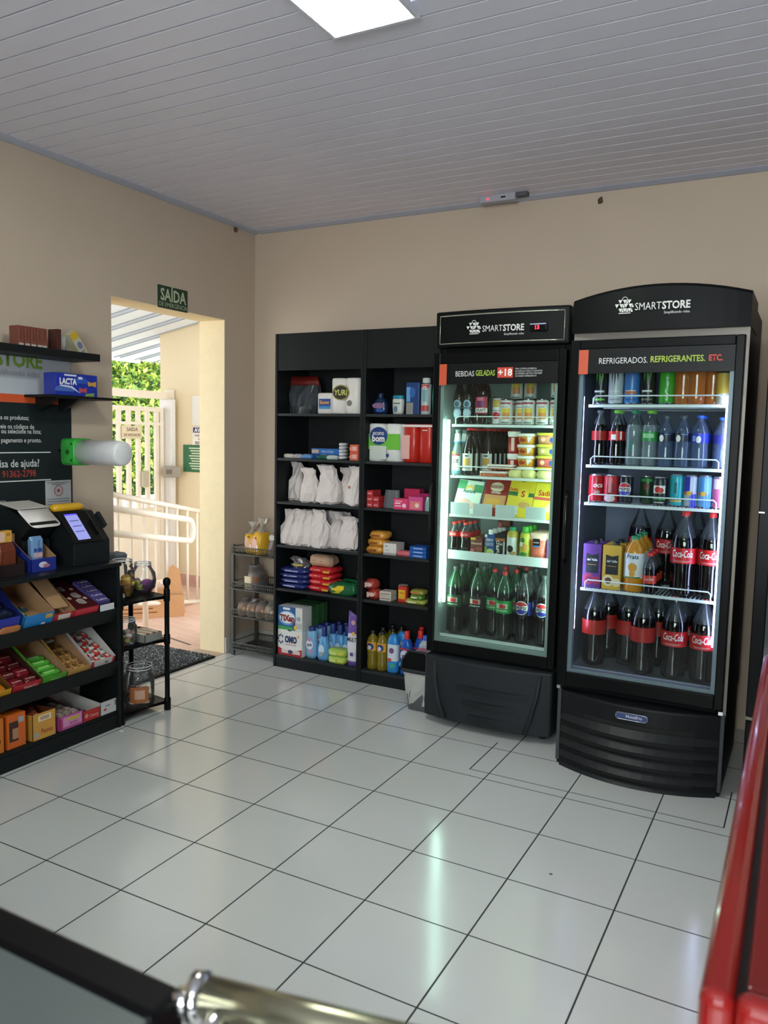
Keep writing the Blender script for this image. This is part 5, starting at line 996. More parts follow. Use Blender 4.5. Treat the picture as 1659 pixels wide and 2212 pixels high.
t = paperbag((.940, -.28, 1.012), 'tall paper bag with small print, end of third shelf '+S6, .085, .11, .225, 5, .01, -.1, gp); P(t, lambda m: (m.rect(-.008, .01, .10, .115, -.058, 0),), [C('a8705c')], 'print')
for x, y, w, h, sd, l in ((.487, -.28, .095, .212, 6, 'leftmost paper bag of the fourth shelf '), (.560, -.28, .095, .215, 7, 'second paper bag of the fourth shelf '), (.635, -.27, .085, .21, 8, 'narrow third paper bag of the fourth shelf '), (.720, -.285, .12, .22, 9, 'large bright paper bag in the middle of the fourth shelf '), (.80, -.22, .11, .21, 10, 'shaded paper bag behind the large one on the fourth shelf '), (.890, -.25, .14, .19, 12, 'grey shaded slumped paper bag at the right of the fourth shelf ')):
    paperbag((x, y, .751), l+S6, w, .11, h, sd, rr.uniform(-.015, .015), rr.uniform(-.2, .2), gp)
for i in range(3): paperbag((.54+.12*i, -.12, .751), ['left', 'middle', 'right'][i]+' paper bag of the dim back row on the fourth shelf '+S6, .11, .10, .2, 20+i, 0, .2*i, gp)
# right column third shelf
z = 1.012
def sbox(name, label, x, y, z, w, d, h, c, fn=None, mats=None, rz=0, group=None, tx=()):
    t = carton(name, label, 'box', (x, y, z), w, d, h, C(c, .4), rz=rz, group=group)
    o = P(t, lambda m: fn(m, -d/2-.0006), mats, 'printed_front') if fn else t
    for s_, sz, m_, px, pz, ft in tx: text(s_, sz, m_, o, (px, -d/2-.0016, pz), fit=ft)
    return t
for i in range(3): sbox('medicine_box', ['lowest', 'middle', 'topmost'][i]+' red box of the three stacked at the shelf left edge '+S6, 1.060, -.27, z+.032*i, .036, .10, .031, 'c0363a', lambda m, y: (m.rect(-.012, .012, .010, .018, y, 0),), [C('dca0a0')], group='stacked red boxes '+S6)
for i in range(2): sbox('medicine_box', ['lower', 'upper'][i]+' red box of the short pair '+S6, 1.102, -.28, z+.032*i, .038, .09, .031, 'b42e34', lambda m, y: (m.rect(-.012, .012, .010, .018, y, 0),), [C('dca0a0')], group='short pair of red boxes '+S6)
t = thing('clear_bottle_pack', 'pale transparent packet in the middle of the third shelf '+S6, 'packet', (1.175, -.26, z)); MB().loft([(0, .045, .03, 0, 0, 4), (.05, .045, .03, 0, 0, 4), (.10, .042, .014, 0, 0, 4)], 0, 20, jit=.004, sm=False, rnd=rr).out('packet_body', mat('pale_film', '8a9094', .2, clear=.5), t)
hrt = lambda m, y: (m.rect(-.035, .0, .030, .038, y, 0), m.rect(-.035, .004, .016, .022, y, 0), m.disc(.022, .022, .012, y, 0))
sbox('sanitary_pad_box', 'pink box with a white heart at the front '+S6, 1.262, -.30, z, .088, .06, .060, 'd8406c', hrt, [C('eec4d0')], tx=[('Intimus', .016, wh, -.010, .042, .04)]); sbox('sanitary_pad_box', 'magenta box standing behind the pink heart box '+S6, 1.290, -.22, z, .095, .06, .112, 'b02450', hrt, [C('dca0b4')])
sbox('sanitary_pad_box', 'pink pack with peach panel at the right of the pink boxes '+S6, 1.353, -.30, z, .085, .06, .075, 'cf4c86', lambda m, y: (m.rect(-.03, .03, .008, .05, y, 0), m.disc(.01, .028, .012, y-.0004, 1)), [C('d87c74'), C('e8c8b8')]); sbox('sanitary_pad_box', 'dark magenta pack on the far right behind the peach panel pack '+S6, 1.375, -.23, z, .07, .06, .09, '9a1c58')
t = thing('mint_packet', 'pale mint packet squeezed at the right end beside the pink boxes '+S6, 'packet', (1.425, -.30, z)); MB().loft([(0, .022, .02, 0, 0, 3), (.04, .024, .02, 0, 0, 3), (.075, .02, .006, 0, 0, 3)], 0, 16, jit=.003, rnd=rr, sm=False).out('packet_body', C('8fb4a4', .3), t)
# right column fourth shelf
z = .751
for i in range(3):
    t = thing('snack_packet', ['lowest', 'middle', 'topmost'][i]+' orange yellow packet of the stack on the fourth shelf '+S6, 'packet', (1.090+.010*i, -.27, z+.042*i), rr.uniform(-.1, .1), group='orange yellow packets '+S6)
    MB().loft([(0, .050, .05, 0, 0, 3), (.014, .060, .058, 0, 0, 3), (.030, .056, .054, 0, 0, 3), (.040, .045, .04, 0, 0, 3)], 0, 22, jit=.004, rnd=rr).out('packet_body', C('d0923a', .3), t); P(t, lambda m: (m.rect(-.03, .02, .012, .024, -.0605, 0),), [C('8a4c20')], 'print')
sbox('light_bulb_box', 'white box with rounded corners in the middle of the fourth shelf '+S6, 1.195, -.27, z+.010, .082, .10, .055, 'd4d0ca', lambda m, y: (m.rect(-.03, -.015, .036, .042, y, 0), m.rect(-.03, .0, .014, .016, y, 0)), [C('7a7a7c')]); B(-.041, .041, -.05, .05, 0, .009).out('box', C('a8a6a2'), None, loc=(1.195, -.27, z)); tag(bpy.data.objects['box'], 'thin grey carton under the white rounded box '+S6, 'box')
t = thing('pink_packet', 'flat pink packet beside the white box '+S6, 'packet', (1.278, -.29, z)); MB().loft([(0, .040, .03, 0, 0, 4), (.014, .044, .034, 0, 0, 4), (.028, .038, .028, 0, 0, 4)], 0, 20, jit=.002, rnd=rr).out('packet_body', C('c4666c', .35), t)
for i in range(3): sbox('matchbox_carton', ['lowest', 'middle', 'topmost'][i]+' blue carton of the right stack, fourth shelf '+S6, 1.375, -.28, z+.021*i, .10, .10, .020, '1c56a8', lambda m, y: (m.rect(-.028, .028, .007, .013, y, 0),), [C('9fb8d8')], group='blue cartons '+S6)
# fifth shelf
z = .486
for i in range(4):
    t = thing('rice_bag', ['lowest', 'second', 'third', 'topmost'][i]+' shiny dark blue food bag of stack, fifth shelf '+S6, 'bag', (.530+.006*(i % 2), -.24, z+.031*i), rr.uniform(-.08, .08), group='dark blue bags '+S6)
    MB().loft([(0, .088, .07, 0, 0, 4), (.010, .108, .088, 0, 0, 4), (.022, .108, .088, 0, 0, 4), (.032, .085, .07, 0, 0, 4)], 0, 26, jit=.0045, rnd=rr).out('bag_body', C('24306c', .22), t); P(t, lambda m: (m.rect(-.05, .04, .012, .020, -.091, 0),), [C('8f98c0')], 'print')
t = thing('foil_packet', 'crumpled silver and maroon packets on top of the dark blue bags '+S6, 'packet', (.560, -.25, z+.126), .2); MB().loft([(0, .05, .03, 0, 0, 3), (.015, .062, .04, 0, 0, 3), (.03, .04, .03, -.01, 0, 3), (.05, .045, .02, -.03, 0, 3), (.06, .03, .01, -.035, 0, 3)], 0, 22, jit=.009, rnd=rr, sm=False).out('packet_body', mat('silver_packet', '9a9496', .25, metal=.5), t); P(t, lambda m: (m.rect(-.04, .02, .012, .022, -.046, 0),), [C('c8b43c')], 'print')
t = thing('folded_cloth', 'beige folded cloth pack on top of the red bags '+S6, 'cloth', (.715, -.24, z+.150), .1); MB().loft([(0, .065, .05, 0, 0, 4), (.02, .080, .06, 0, 0, 4), (.05, .076, .058, 0, 0, 4), (.065, .06, .045, -.01, 0, 4)], 0, 24, jit=.006, rnd=rr).out('cloth_folds', mat('beige_cloth', 'bf9c80', .8), t); P(t, lambda m: (m.rect(-.05, -.03, .035, .038, -.0635, 0), m.rect(.0, .015, .030, .033, -.0635, 0)), [C('6a4c38')], 'print')
for i in range(4):
    t = thing('pasta_bag', ['lowest', 'second', 'third', 'topmost'][i]+' bright red bag of the middle stack, fifth shelf '+S6, 'bag', (.722+.004*(i % 2), -.24, z+.036*i), rr.uniform(-.06, .06), group='bright red bags '+S6)
    MB().loft([(0, .072, .06, 0, 0, 4), (.012, .090, .078, 0, 0, 4), (.026, .090, .078, 0, 0, 4), (.037, .072, .06, 0, 0, 4)], 0, 26, jit=.004, rnd=rr).out('bag_body', C('c4262c', .25), t); P(t, lambda m: (m.rect(.03, .075, .010, .022, -.081, 0), m.rect(-.03, .01, .022, .026, -.081, 1)), [C('d0982c'), C('e0b0a8')], 'print')
for x, y, zz, l in ((.888, -.30, 0, 'green and yellow packet at the front of the fifth shelf '), (.880, -.19, 0, 'green and yellow packet behind the front one on the fifth shelf ')):
    t = thing('coffee_packet', l+S6, 'packet', (x, y, z+zz), .1); MB().loft([(0, .07, .04, 0, 0, 3), (.02, .095, .048, 0, 0, 3), (.05, .088, .04, .0, 0, 3), (.075, .06, .018, .01, 0, 3)], 0, 24, jit=.006, rnd=rr).out('packet_body', C('175a34', .25), t)
    MB().loft([(.015, .025, .004, -.03, -.045, 3), (.04, .04, .004, -.02, -.043, 3), (.058, .02, .004, -.0, -.034, 3)], 0, 14, jit=.002, rnd=rr).out('yellow_panel', C('d9c02c', .3), t)
t = thing('brown_packet', 'dim brown packet at the back right of the fifth shelf '+S6, 'packet', (.93, -.12, z)); MB().loft([(0, .06, .04, 0, 0, 3), (.06, .07, .04, 0, 0, 3), (.12, .05, .015, 0, 0, 3)], 0, 20, jit=.005, rnd=rr).out('packet_body', C('6a5334', .35), t)
for i in range(2):
    t = thing('candy_roll_bag', ['lower', 'upper'][i]+' red and white candy bag, left of right fifth shelf '+S6, 'bag', (1.085-.018*i, -.28, z+.055*i), group='red and white candy bags '+S6); MB().loft([(0, .028, .03, 0, 0, 2.5), (.02, .044, .045, 0, 0, 2.3), (.04, .040, .04, 0, 0, 2.3), (.056, .022, .02, 0, 0, 2.5)], 0, 20, jit=.004, rnd=rr).out('bag_body', C('a83c34', .3), t); P(t, lambda m: (m.disc(.0, .028, .022, -.0475, 0, rz=.012), m.rect(-.03, -.015, .01, .04, -.046, 0)), [C('dcb8ac')], 'print')
for i in range(2): sbox('gelatin_box', ['lower', 'upper'][i]+' small white box beside the candy bags '+S6, 1.170, -.28, z+.027*i, .074, .07, .026, 'c4beb2', lambda m, y: (m.rect(-.03, .03, .010, .014, y, 0),), [C('8a5048')], group='small white boxes '+S6)
sbox('seasoning_box', 'upright yellow and red seasoning box '+S6, 1.267, -.28, z, .052, .03, .088, 'c43a2c', lambda m, y: (m.rect(-.024, .018, .018, .070, y, 0), m.rect(-.018, .012, .05, .054, y-.0003, 1)), [C('d9ac2c'), C('a8321c')]); sbox('seasoning_box', 'small silver tin behind the yellow and red box '+S6, 1.235, -.22, z, .04, .04, .085, 'a8a49c')
for i, (w, c, l) in enumerate(((.13, '9aa04a', 'flat yellow green packet at the bottom right of the fifth shelf '), (.085, '5c8a3c', 'green packet in the middle of the small stack '), (.09, '8f8a3c', 'olive packet topping the small stack '), (.08, '5a7a44', 'dim green packet at the back of the small stack '))):
    t = thing('soup_packet', l+S6, 'packet', (1.355+.006*i, -.28+(.08 if i == 3 else 0), z+.027*i*(i < 3)), rr.uniform(-.1, .1)); MB().loft([(0, w*.42, .035, 0, 0, 3.5), (.012, w*.52, .045, 0, 0, 3.5), (.026, w*.42, .035, 0, 0, 3.5)], 0, 22, jit=.003, rnd=rr).out('packet_body', C(c, .3), t); P(t, lambda m: (m.rect(-w*.3, w*.1, .010, .018, -.047, 0),), [C('c46a3c' if i == 2 else 'd9d6b0')], 'print')
# bottom shelf left
z = .076
def washbox(loc, label, d, h, base, grp=None, tixan=False):
    t = carton('detergent_box', label, 'box', loc, .178, d, h, base, grp); y = -d/2-.0006
    if tixan:
        o = P(t, lambda m: (m.rect(-.088, .040, .0, .142, y, 0), m.disc(-.02, .072, .066, y-.0003, 1, rz=.045), m.disc(-.02, .075, .055, y-.0006, 2, rz=.036), m.rect(-.088, .02, .0, .020, y-.0003, 3), m.rect(-.05, .0, .122, .136, y-.0006, 2), m.disc(.064, .075, .014, y-.0003, 4), m.rect(.045, .085, .012, .05, y-.0003, 5), m.rect(.03, .05, .006, .03, y-.0008, 6)), [C('24568c'), C('5a9ad0'), C('dfe4e8'), C('3f9a50'), C('9aa0a4'), C('b4b6b2'), C('d9c03c')], 'printed_front')
        text('TiXan', .050, C('8a2420'), o, (-.020, y-.0015, .055), fit=.108, bold=.055); text('YPÊ', .026, C('8a2420'), o, (.022, y-.0018, .035), fit=.03, bold=.01)
    else:
        o = P(t, lambda m: (m.rect(-.088, .088, .0, .045, y, 0), m.disc(0, .058, .088, y-.0002, 1, a0=180, a1=360, rz=.026), m.rect(-.06, .075, .014, .036, y-.0004, 2), m.disc(.005, .025, .018, y-.0008, 3, rz=.012), m.disc(.062, .125, .009, y-.0004, 4), m.rect(-.015, .012, .152, .160, y-.0004, 5), m.rect(-.035, .045, .066, .069, y-.0004, 0), m.rect(-.088, .088, .058, .064, y, 1)), [C('a8242c'), C('e0e0dc'), C('d6c6c2'), C('3a3f58'), C('d9b24a'), C('3a4c5c')], 'printed_front')
        text('OMO', .055, C('1c2a5c'), o, (.008, y-.0015, .082), fit=.088, bold=.06)
        m = MB()
        for k in range(7):
            a = PI*(.25+k*.25); m.disc(-.065+.018*math.cos(a), .098+.024*math.sin(a), .0045, y-.001, 0, rz=.008)
        m.out('splash_emblem', C('1c2a5c'), o)
    return t
washbox((.536, -.29, z), 'white and red detergent box under the blue one '+S6, .10, .158, C('dededa', .4))
t = washbox((.536, -.29, z+.159), 'blue and white detergent box stacked on the white and red one '+S6, .10, .142, C('d4d6d2', .4), tixan=True)
for i in range(3):
    sbox('detergent_box', ['nearest', 'middle', 'rearmost'][i]+' white topped green sided box behind the detergent boxes '+S6, .540, -.215+.062*i, z, .178, .055, .298, '3c6a40', lambda m, y: (m.rect(-.085, .085, .285, .295, y, 0),), [C('c4c6c2')], group='green sided boxes '+S6)
def softener(x, y, label, c, capc, grp, h=.19):
    t = lbottle('softener_bottle', label, x, y, z, [(0, .030, .024, 0, 0, 3), (.02, .038, .028, 0, 0, 2.6), (.08, .038, .028, 0, 0, 2.4), (.12, .033, .026, 0, 0, 2.3), (.155, .036, .026, 0, 0, 2.3), (.168, .030, .02, 0, 0, 2.3)], C(c, .25), 0, .022, (.165, h), capc, group=grp)
    P(t, lambda m: (m.disc(.0, .085, .024, -.0295, 0, rz=.030), m.disc(.0, .115, .012, -.0297, 1), m.disc(.008, .045, .016, -.0295, 1, rz=.010)), [C('dfe2ec'), C('c48ab0')], 'label'); text('ypê', .024, C('24307c'), t, (0, -.0315, .078), bold=.03, fit=.034); return t
capnavy = C('1c2f74'); gs = 'light blue softener bottles '+S6
t = softener(.668, -.295, 'light blue softener bottle with straight cap beside the detergent boxes '+S6, '7fb4d8', capnavy, gs); 
for i in range(2): dup(t, (.675, -.22+.075*i, z), ['first', 'second'][i]+' shaded light blue softener bottle behind straight capped one '+S6)
t = lbottle('softener_bottle', 'sky blue softener bottle with a tall narrow navy cap '+S6, .757, -.30, z, [(0, .030, .024, 0, 0, 3), (.02, .040, .030, 0, 0, 2.6), (.08, .038, .028, 0, 0, 2.4), (.13, .024, .022, 0, 0, 2.2), (.145, .020, .018, 0, 0, 2)], C('5f9fd4', .25), 0, .017, (.140, .205), capnavy, group='sky blue narrow capped bottles '+S6)
P(t, lambda m: (m.disc(.0, .07, .020, -.0315, 0, rz=.028), m.rect(-.010, .012, .03, .055, -.032, 1)), [C('c4dcec'), C('9aa4a8')], 'label')
for i in range(8): dup(t, (.765+.052*(i % 4), -.215+.07*(i//4), z), f'{["leftmost", "second", "third", "rightmost"][i % 4]} sky blue bottle of the {["nearer", "farther"][i//4]} shaded row '+S6)
for i in range(2):
    t = thing('sponge_pack', ['lower', 'upper'][i]+' lime green sponge pack on the bottom shelf '+S6, 'sponge', (.862, -.305, z+.043*i), .1*i, group='lime green sponge packs '+S6); MB().loft([(0, .050, .03, 0, 0, 4), (.010, .058, .036, 0, 0, 4), (.032, .058, .036, 0, 0, 4), (.042, .050, .03, 0, 0, 4)], 0, 22, jit=.002, rnd=rr).out('sponge_body', C('a8c454', .4), t); P(t, lambda m: (m.rect(-.04, .0, .012, .03, -.038, 0), m.rect(.012, .045, .015, .028, -.038, 1)), [C('c8d884'), C('d9c84a')], 'print')
t = thing('cleaner_pouch', 'tall purple and white refill pouch on the bottom shelf '+S6, 'pouch', (.962, -.30, z)); MB().loft([(0, .034, .024, 0, 0, 3), (.03, .038, .026, 0, 0, 2.6), (.12, .040, .020, 0, 0, 2.6), (.19, .038, .014, 0, 0, 3), (.27, .038, .006, 0, 0, 4), (.285, .036, .002, .0, 0, 4), (.32, .004, .001, -.032, 0, 2)], [0, 1, 1, 0, 0, 0], 20, jit=.002, rnd=rr).out('pouch_body', [C('6f54a0', .3), C('d6d2dc', .3)], t)
P(t, lambda m: (m.disc(0, .255, .014, -.012, 0), m.rect(-.010, .010, .06, .08, -.0275, 1), m.disc(.005, .19, .012, -.0185, 2)), [C('c89a9c'), C('5a4888'), C('d9b060')], 'print'); text('MULTI', .035, C('2a2438'), t, (0, -.0235, .145), fit=.068, bold=.02, shear=.1)
# bottom shelf right
oil = mat('cooking_oil', 'a08c26', .15, clear=.55)
def oilb(x, y, label):
    t, L_ = bottle('oil_bottle', label, 'bottle', (x, y, z), .0325, .225, oil, oil, capblack, .9, group='cooking oil bottles '+S6, prof=[(0, 0), (.027, 0), (.0325, .006), (.0325, .04), (.030, .07), (.0325, .10), (.0325, .165), (.026, .185), (.0135, .200), (.0125, .212)], capr=.44, cap_h=.075)
    P(t, lambda m: (m.rect(-.036, .036, .112, .162, 0, 0, .0332), m.disc(.0, .135, .022, 0, 1, .0335, rz=.020), m.disc(-.004, .13, .012, 0, 2, .0338)), [C('d49a34'), C('24306a'), C('cfd2dc')], 'label'); return t
t = oilb(1.085, -.295, 'leftmost front cooking oil bottle on the bottom shelf '+S6); dup(t, (1.150, -.295, z), 'second front cooking oil bottle on the bottom shelf '+S6)
for x, y, l in ((1.10, -.20, 'left back'), (1.165, -.20, 'right back'), (1.12, -.12, 'rearmost left'), (1.18, -.12, 'rearmost right')): dup(t, (x, y, z), l+' cooking oil bottle in the shade on the bottom shelf '+S6)
def clean(name, x, y, label, rings, mats, mi, lab, lm, cap, grp):
    t = lbottle(name, label, x, y, z, rings, mats, mi, *cap, group=grp); P(t, lab, lm, 'label'); return t
rg = [(0, .028, .024, 0, 0, 3), (.01, .034, .028, 0, 0, 3), (.07, .035, .028, 0, 0, 3), (.16, .034, .027, 0, 0, 3), (.19, .026, .024, 0, 0, 2.4), (.205, .016, .016, 0, 0, 2)]
t = clean('cleaner_bottle', 1.222, -.295, 'white and blue cleaner bottle with domed blue cap '+S6, [(0, .028, .024, 0, 0, 3), (.01, .035, .028, 0, 0, 3), (.065, .035, .028, 0, 0, 3), (.07, .035, .028, 0, 0, 3), (.165, .035, .028, 0, 0, 3), (.172, .036, .029, 0, 0, 3), (.205, .028, .024, 0, 0, 2.4), (.222, .012, .01, 0, 0, 2)], [C('2f86cc', .3), C('cfd8e2', .35)], [0, 0, 0, 1, 0, 0, 0], lambda m: (m.disc(0, .13, .016, -.0295, 0), m.rect(-.026, .0, .068, .085, -.0295, 1), m.disc(.005, .045, .018, -.0298, 2, rz=.014)), [C('7a4c7c'), C('c44a44'), C('3fa080')], (None, None, None), 'white and blue cleaner bottles '+S6)
dup(t, (1.235, -.215, z), 'white and blue cleaner bottle behind the front one '+S6)
t = clean('cleaner_bottle', 1.305, -.295, 'blue cleaner bottle with red cap and round label '+S6, rg, C('1f58b4', .25), 0, lambda m: (m.disc(0, .115, .026, -.0298, 0, rz=.030), m.rect(-.034, .034, .05, .075, -.0292, 1), m.rect(-.034, .034, .146, .156, -.0292, 2)), [C('d0d6e8'), C('3f9ad0'), C('b03a3c')], (.015, (.20, .25), capred), 'blue cleaner bottles with red caps '+S6)
text('ypê', .026, C('24307c'), t, (0, -.0315, .105), bold=.03, fit=.036)
dup(t, (1.365, -.245, z), 'blue cleaner bottle with red cap, second one to the right '+S6); dup(t, (1.33, -.16, z), 'blue cleaner bottle with red cap, rearmost one '+S6)
t = clean('bleach_bottle', 1.425, -.30, 'white translucent cleaner bottle with blue cap beside the bin '+S6, [(0, .034, .028, 0, 0, 3), (.01, .042, .032, 0, 0, 3), (.15, .042, .032, 0, 0, 3), (.19, .036, .028, 0, 0, 2.6), (.215, .018, .018, 0, 0, 2)], C('a8b0bc', .3), 0, lambda m: (m.disc(0, .165, .030, -.0335, 0, rz=.014), m.rect(-.03, .03, .15, .154, -.034, 1)), [C('a86a84'), C('4a5aa0')], (.017, (.212, .242), capblue), None)
dup(t, (1.50, -.26, z), 'translucent cleaner bottle half hidden behind the fridge side '+S6)

# ===== bread on the wire rack
plas = mat('bread_bag_film', 'd9d2c4', .18, clear=.38)
def breadbag(x, y, label, seed, rz=0, sc=1):
    r_ = random.Random(seed); t = thing('bread_bag', label, 'bread', (x, y, .660), rz)
    MB().loft([(0, .034*sc, .05, 0, 0, 4), (.02, .040*sc, .06, 0, 0, 3.5), (.10, .040*sc, .06, 0, 0, 3.5), (.135*sc, .032*sc, .045, 0, 0, 3)], 0, 22, jit=.004, rnd=r_).out('loaf', mat('yellow_bread_pack', 'dba92c', .3), t)
    P(t, lambda m: (m.disc(-.008, .07, .020*sc, -.0625, 0, rz=.035), m.disc(.014, .045, .010, -.0630, 1, rz=.02), m.disc(.0, .105, .009, -.062, 2)), [C('dcae9c'), C('e8d0c0'), C('8a3c2c')], 'print')
    MB().loft([(.13*sc, .032*sc, .045, 0, 0, 3), (.16*sc, .014, .016, .004, 0, 2), (.17*sc, .010, .010, .008, 0, 2), (.19*sc, .028, .018, .012, 0, 2), (.215*sc, .040, .016, .012, 0, 2)], 0, 20, jit=.005, sm=False, rnd=r_).out('twisted_film_top', plas, t); return t
breadbag(.165, -.225, 'left yellow wrapped bread loaf on top of the wire rack', 1, .2, .92); breadbag(.245, -.235, 'middle yellow wrapped bread loaf with the tallest twisted top', 2, -.1, 1.05)
t = thing('snack_bag', 'clear film bag slumped at the right of the yellow loaves on the rack', 'bag', (.335, -.22, .660)); MB().loft([(0, .03, .05, 0, 0, 3), (.04, .04, .055, 0, 0, 3), (.09, .036, .035, .006, 0, 3), (.14, .032, .012, -.004, 0, 3)], 0, 20, jit=.006, sm=False, rnd=rr).out('bag_film', mat('bag_film_dull', 'b5a894', .2, clear=.4), t); P(t, lambda m: (m.disc(0, .11, .022, -.034, 0, rz=.02), m.rect(-.022, .02, .085, .09, -.036, 1)), [C('c9c4c0'), C('8a3438')], 'print')
t = thing('bread_loaf', 'brown end loaf in clear film on the second tier of the rack', 'bread', (.20, -.22, .435)); MB().loft([(0, .045, .07, 0, 0, 4), (.08, .047, .072, 0, 0, 3.5), (.10, .038, .06, 0, 0, 2.5)], 0, 22).out('loaf', mat('brown_crust', '8a5a34', .7), t); MB().loft([(.002, .025, .003, -.02, -.073, 3), (.085, .026, .003, -.02, -.074, 3)]).out('cut_face', mat('bread_crumb', 'd9c8a4', .8), t); MB().loft([(.0, .05, .078, 0, 0, 3.5), (.10, .046, .07, 0, 0, 3), (.13, .02, .05, -.015, 0, 2), (.15, .035, .03, -.03, 0, 2)], 0, 20, jit=.003, rnd=rr, sm=False).out('film', film, t)
for i in range(4):
    x = .115+.071*i; t = thing('sliced_bun_bag', ['leftmost', 'second', 'third', 'rightmost'][i]+' bag of pale buns on the third tier of the rack', 'bread', (x, -.235, .260), group='bags of buns on the rack')
    for k in (0, 1):
        MB().loft([(0, .015, .045, 0, 0, 3), (.05, .017, .05, 0, 0, 2.6), (.075, .012, .035, 0, 0, 2.3)], 0, 16).out('bun', mat('bun_tan' if i < 3 else 'bun_white', 'cf9c6e' if i < 3 else 'd9c6a4', .7), t, loc=(-.017+.034*k, 0, 0))
    MB().loft([(.0, .035, .052, 0, 0, 3), (.076, .034, .05, 0, 0, 3), (.095, .02, .03, 0, 0, 2), (.11, .026, .012, .01, 0, 2)], 0, 18, jit=.003, rnd=rr, sm=False).out('film', film, t)

# ===== snack gondola contents
def on_row(y, x, z, tilt=0): return Matrix.Translation((x, y, z)) @ Matrix.Rotation(tilt, 4, 'Y') @ Matrix.Rotation(PI/2, 4, 'Z')
def gtray(name, label, y, w, d, hf, hb, co, ci, x=.393, z=.0, tilt=0, front=None, mats=None, tx=(), group=None, flap=0):
    """open display box: local front faces -Y (turned to face the room), origin at its front bottom edge"""
    t = thing(name, label, 'display box', (0, 0, 0), group=group); t.matrix_basis = on_row(y, x, z, tilt); e = .0022
    m = MB(); m.box(-w/2, w/2, 0, e, 0, hf, [0]*6); m.box(-w/2, w/2, d-e, d, 0, hb, 1); m.box(-w/2+e, w/2-e, e, d-e, 0, e, 1)
    for s_ in (-1, 1):
        a, b_ = (-w/2, -w/2+e) if s_ < 0 else (w/2-e, w/2)
        vs = [(a, 0, 0), (b_, 0, 0), (b_, d, 0), (a, d, 0), (a, 0, hf), (b_, 0, hf), (b_, d, hb), (a, d, hb)]
        fi = [1, 1, 1, 1, 1, 1]; fi[5 if s_ < 0 else 3] = 0
        m.add(vs, [(0,3,2,1),(4,5,6,7),(0,1,5,4),(1,2,6,5),(2,3,7,6),(3,0,4,7)], fi)
    m.out('tray', [co, ci], t)
    if flap: m = MB(); m.box(-w/2, w/2, d-.003, d, hb, hb+flap, 0); m.out('lid_flap', ci, t)
    o = P(t, front, mats, 'printed_front') if front else t
    for s_, sz, m_, px, pz, ft in tx: text(s_, sz, m_, o, (px, -.0014, pz), fit=ft, bold=.02)
    return t
def bar(name, label, y, z, tilt, local, size, c, x=.393, rough=.25, pr=None, group=None, cat='snack', rot=0, soft=True, tx=None):
    t = thing(name, label, cat, (0, 0, 0), group=group); t.matrix_basis = on_row(y, x, z, tilt) @ Matrix.Translation(local) @ Matrix.Rotation(rot, 4, 'Z'); w, d, h = size
    if soft: MB().loft([(0, w*.42, d*.40, 0, 0, 4), (h*.4, w*.5, d*.5, 0, 0, 4), (h*.8, w*.48, d*.46, 0, 0, 4), (h, w*.36, d*.34, 0, 0, 4)], 0, 16, jit=min(w, d, h)*.06, rnd=rr).out('wrapper', C(c, rough), t)
    else: B(-w/2, w/2, -d/2, d/2, 0, h).out('wrapper', C(c, rough), t, bev=.001)
    if pr: P(t, lambda m: (m.box(-w*.34, w*.2, -d*.22, d*.18, h, h+.0008), ), [C(pr)], 'print')
    if tx: text(tx[0], tx[1], C(tx[2]), t, (0, -d*.2, h+.0014), rx=-PI/2, bold=.02, fit=w*.75)
    return t
T1 = TILT; z1, z2, z3 = .579, .319, .083
# row 1
gtray('snack_display_box', 'dark blue open display box at the far left of the top sloping shelf', -2.18, .17, .26, .075, .16, C('1f2f9c'), C('15205c'), z=z1, tilt=T1)
for i in range(3): bar('wafer_pack', ['front', 'middle', 'rear'][i]+' dark navy pack inside the dark blue display box', -2.18, z1, T1, (.02, .05+.07*i, .03), (.12, .06, .05), '161c30', pr='2a3560', group='navy packs in the dark blue box')
bar('candy_bag', 'orange brown wrapped sweets in front of the dark blue display box', -2.16, z1+.005, T1, (.02, -.004, .0), (.10, .016, .03), 'a86a3c', x=.398)
gtray('snack_display_box', 'sky blue open cardboard display box on the top sloping shelf', -2.00, .145, .27, .062, .115, C('1878bc'), card, z=z1, tilt=T1, front=lambda m: (m.rect(.03, .065, .035, .055, -.0006, 0), m.rect(.015, .035, .008, .016, -.0006, 1)), mats=[C('c09a3c'), wh])
for i in range(4): bar('blue_candy', ['nearest', 'second', 'third', 'farthest'][i]+' small blue and gold sweet inside the sky blue box', -2.00, z1, T1, (-.045+.03*i, .04+.045*(i % 3), .004), (.026, .04, .018), '1c6a8a', pr='b99a3c', group='small sweets in the sky blue box')
gtray('snack_display_box', 'red fronted cardboard box with its brown flap raised on the top sloping shelf', -1.865, .115, .27, .040, .10, C('a8242c'), card, z=z1, tilt=T1, front=lambda m: (m.rect(-.035, .03, .010, .035, -.0006, 0),), mats=[C('d0c4b8')], flap=.05)
t = thing('raised_box_flap', 'brown cardboard lid panel leaning between the sky blue and the maroon box', 'cardboard flap', (0, 0, 0)); t.matrix_basis = on_row(-1.905, .393, z1, T1)
m = MB(); m.add([(-.005, .03, .05), (.075, .03, .048), (.05, .27, .150), (-.03, .27, .150), (-.005, .03, .053), (.075, .03, .051), (.05, .27, .153), (-.03, .27, .153)], [(0,3,2,1),(4,5,6,7),(0,1,5,4),(1,2,6,5),(2,3,7,6),(3,0,4,7)]); m.out('flap_panel', card, t)
t = thing('cookie_box', 'maroon cookie box with striped round cookies on its lid', 'box', (0, 0, 0)); t.matrix_basis = on_row(-1.745, .393, z1, T1)
B(-.062, .062, 0, .25, 0, .045).out('box_body', C('4c181b', .35), t, bev=.002); B(-.062, .062, -.004, -.0, .0, .040).out('red_front_panel', C('c0283a', .35), t)
m = MB()
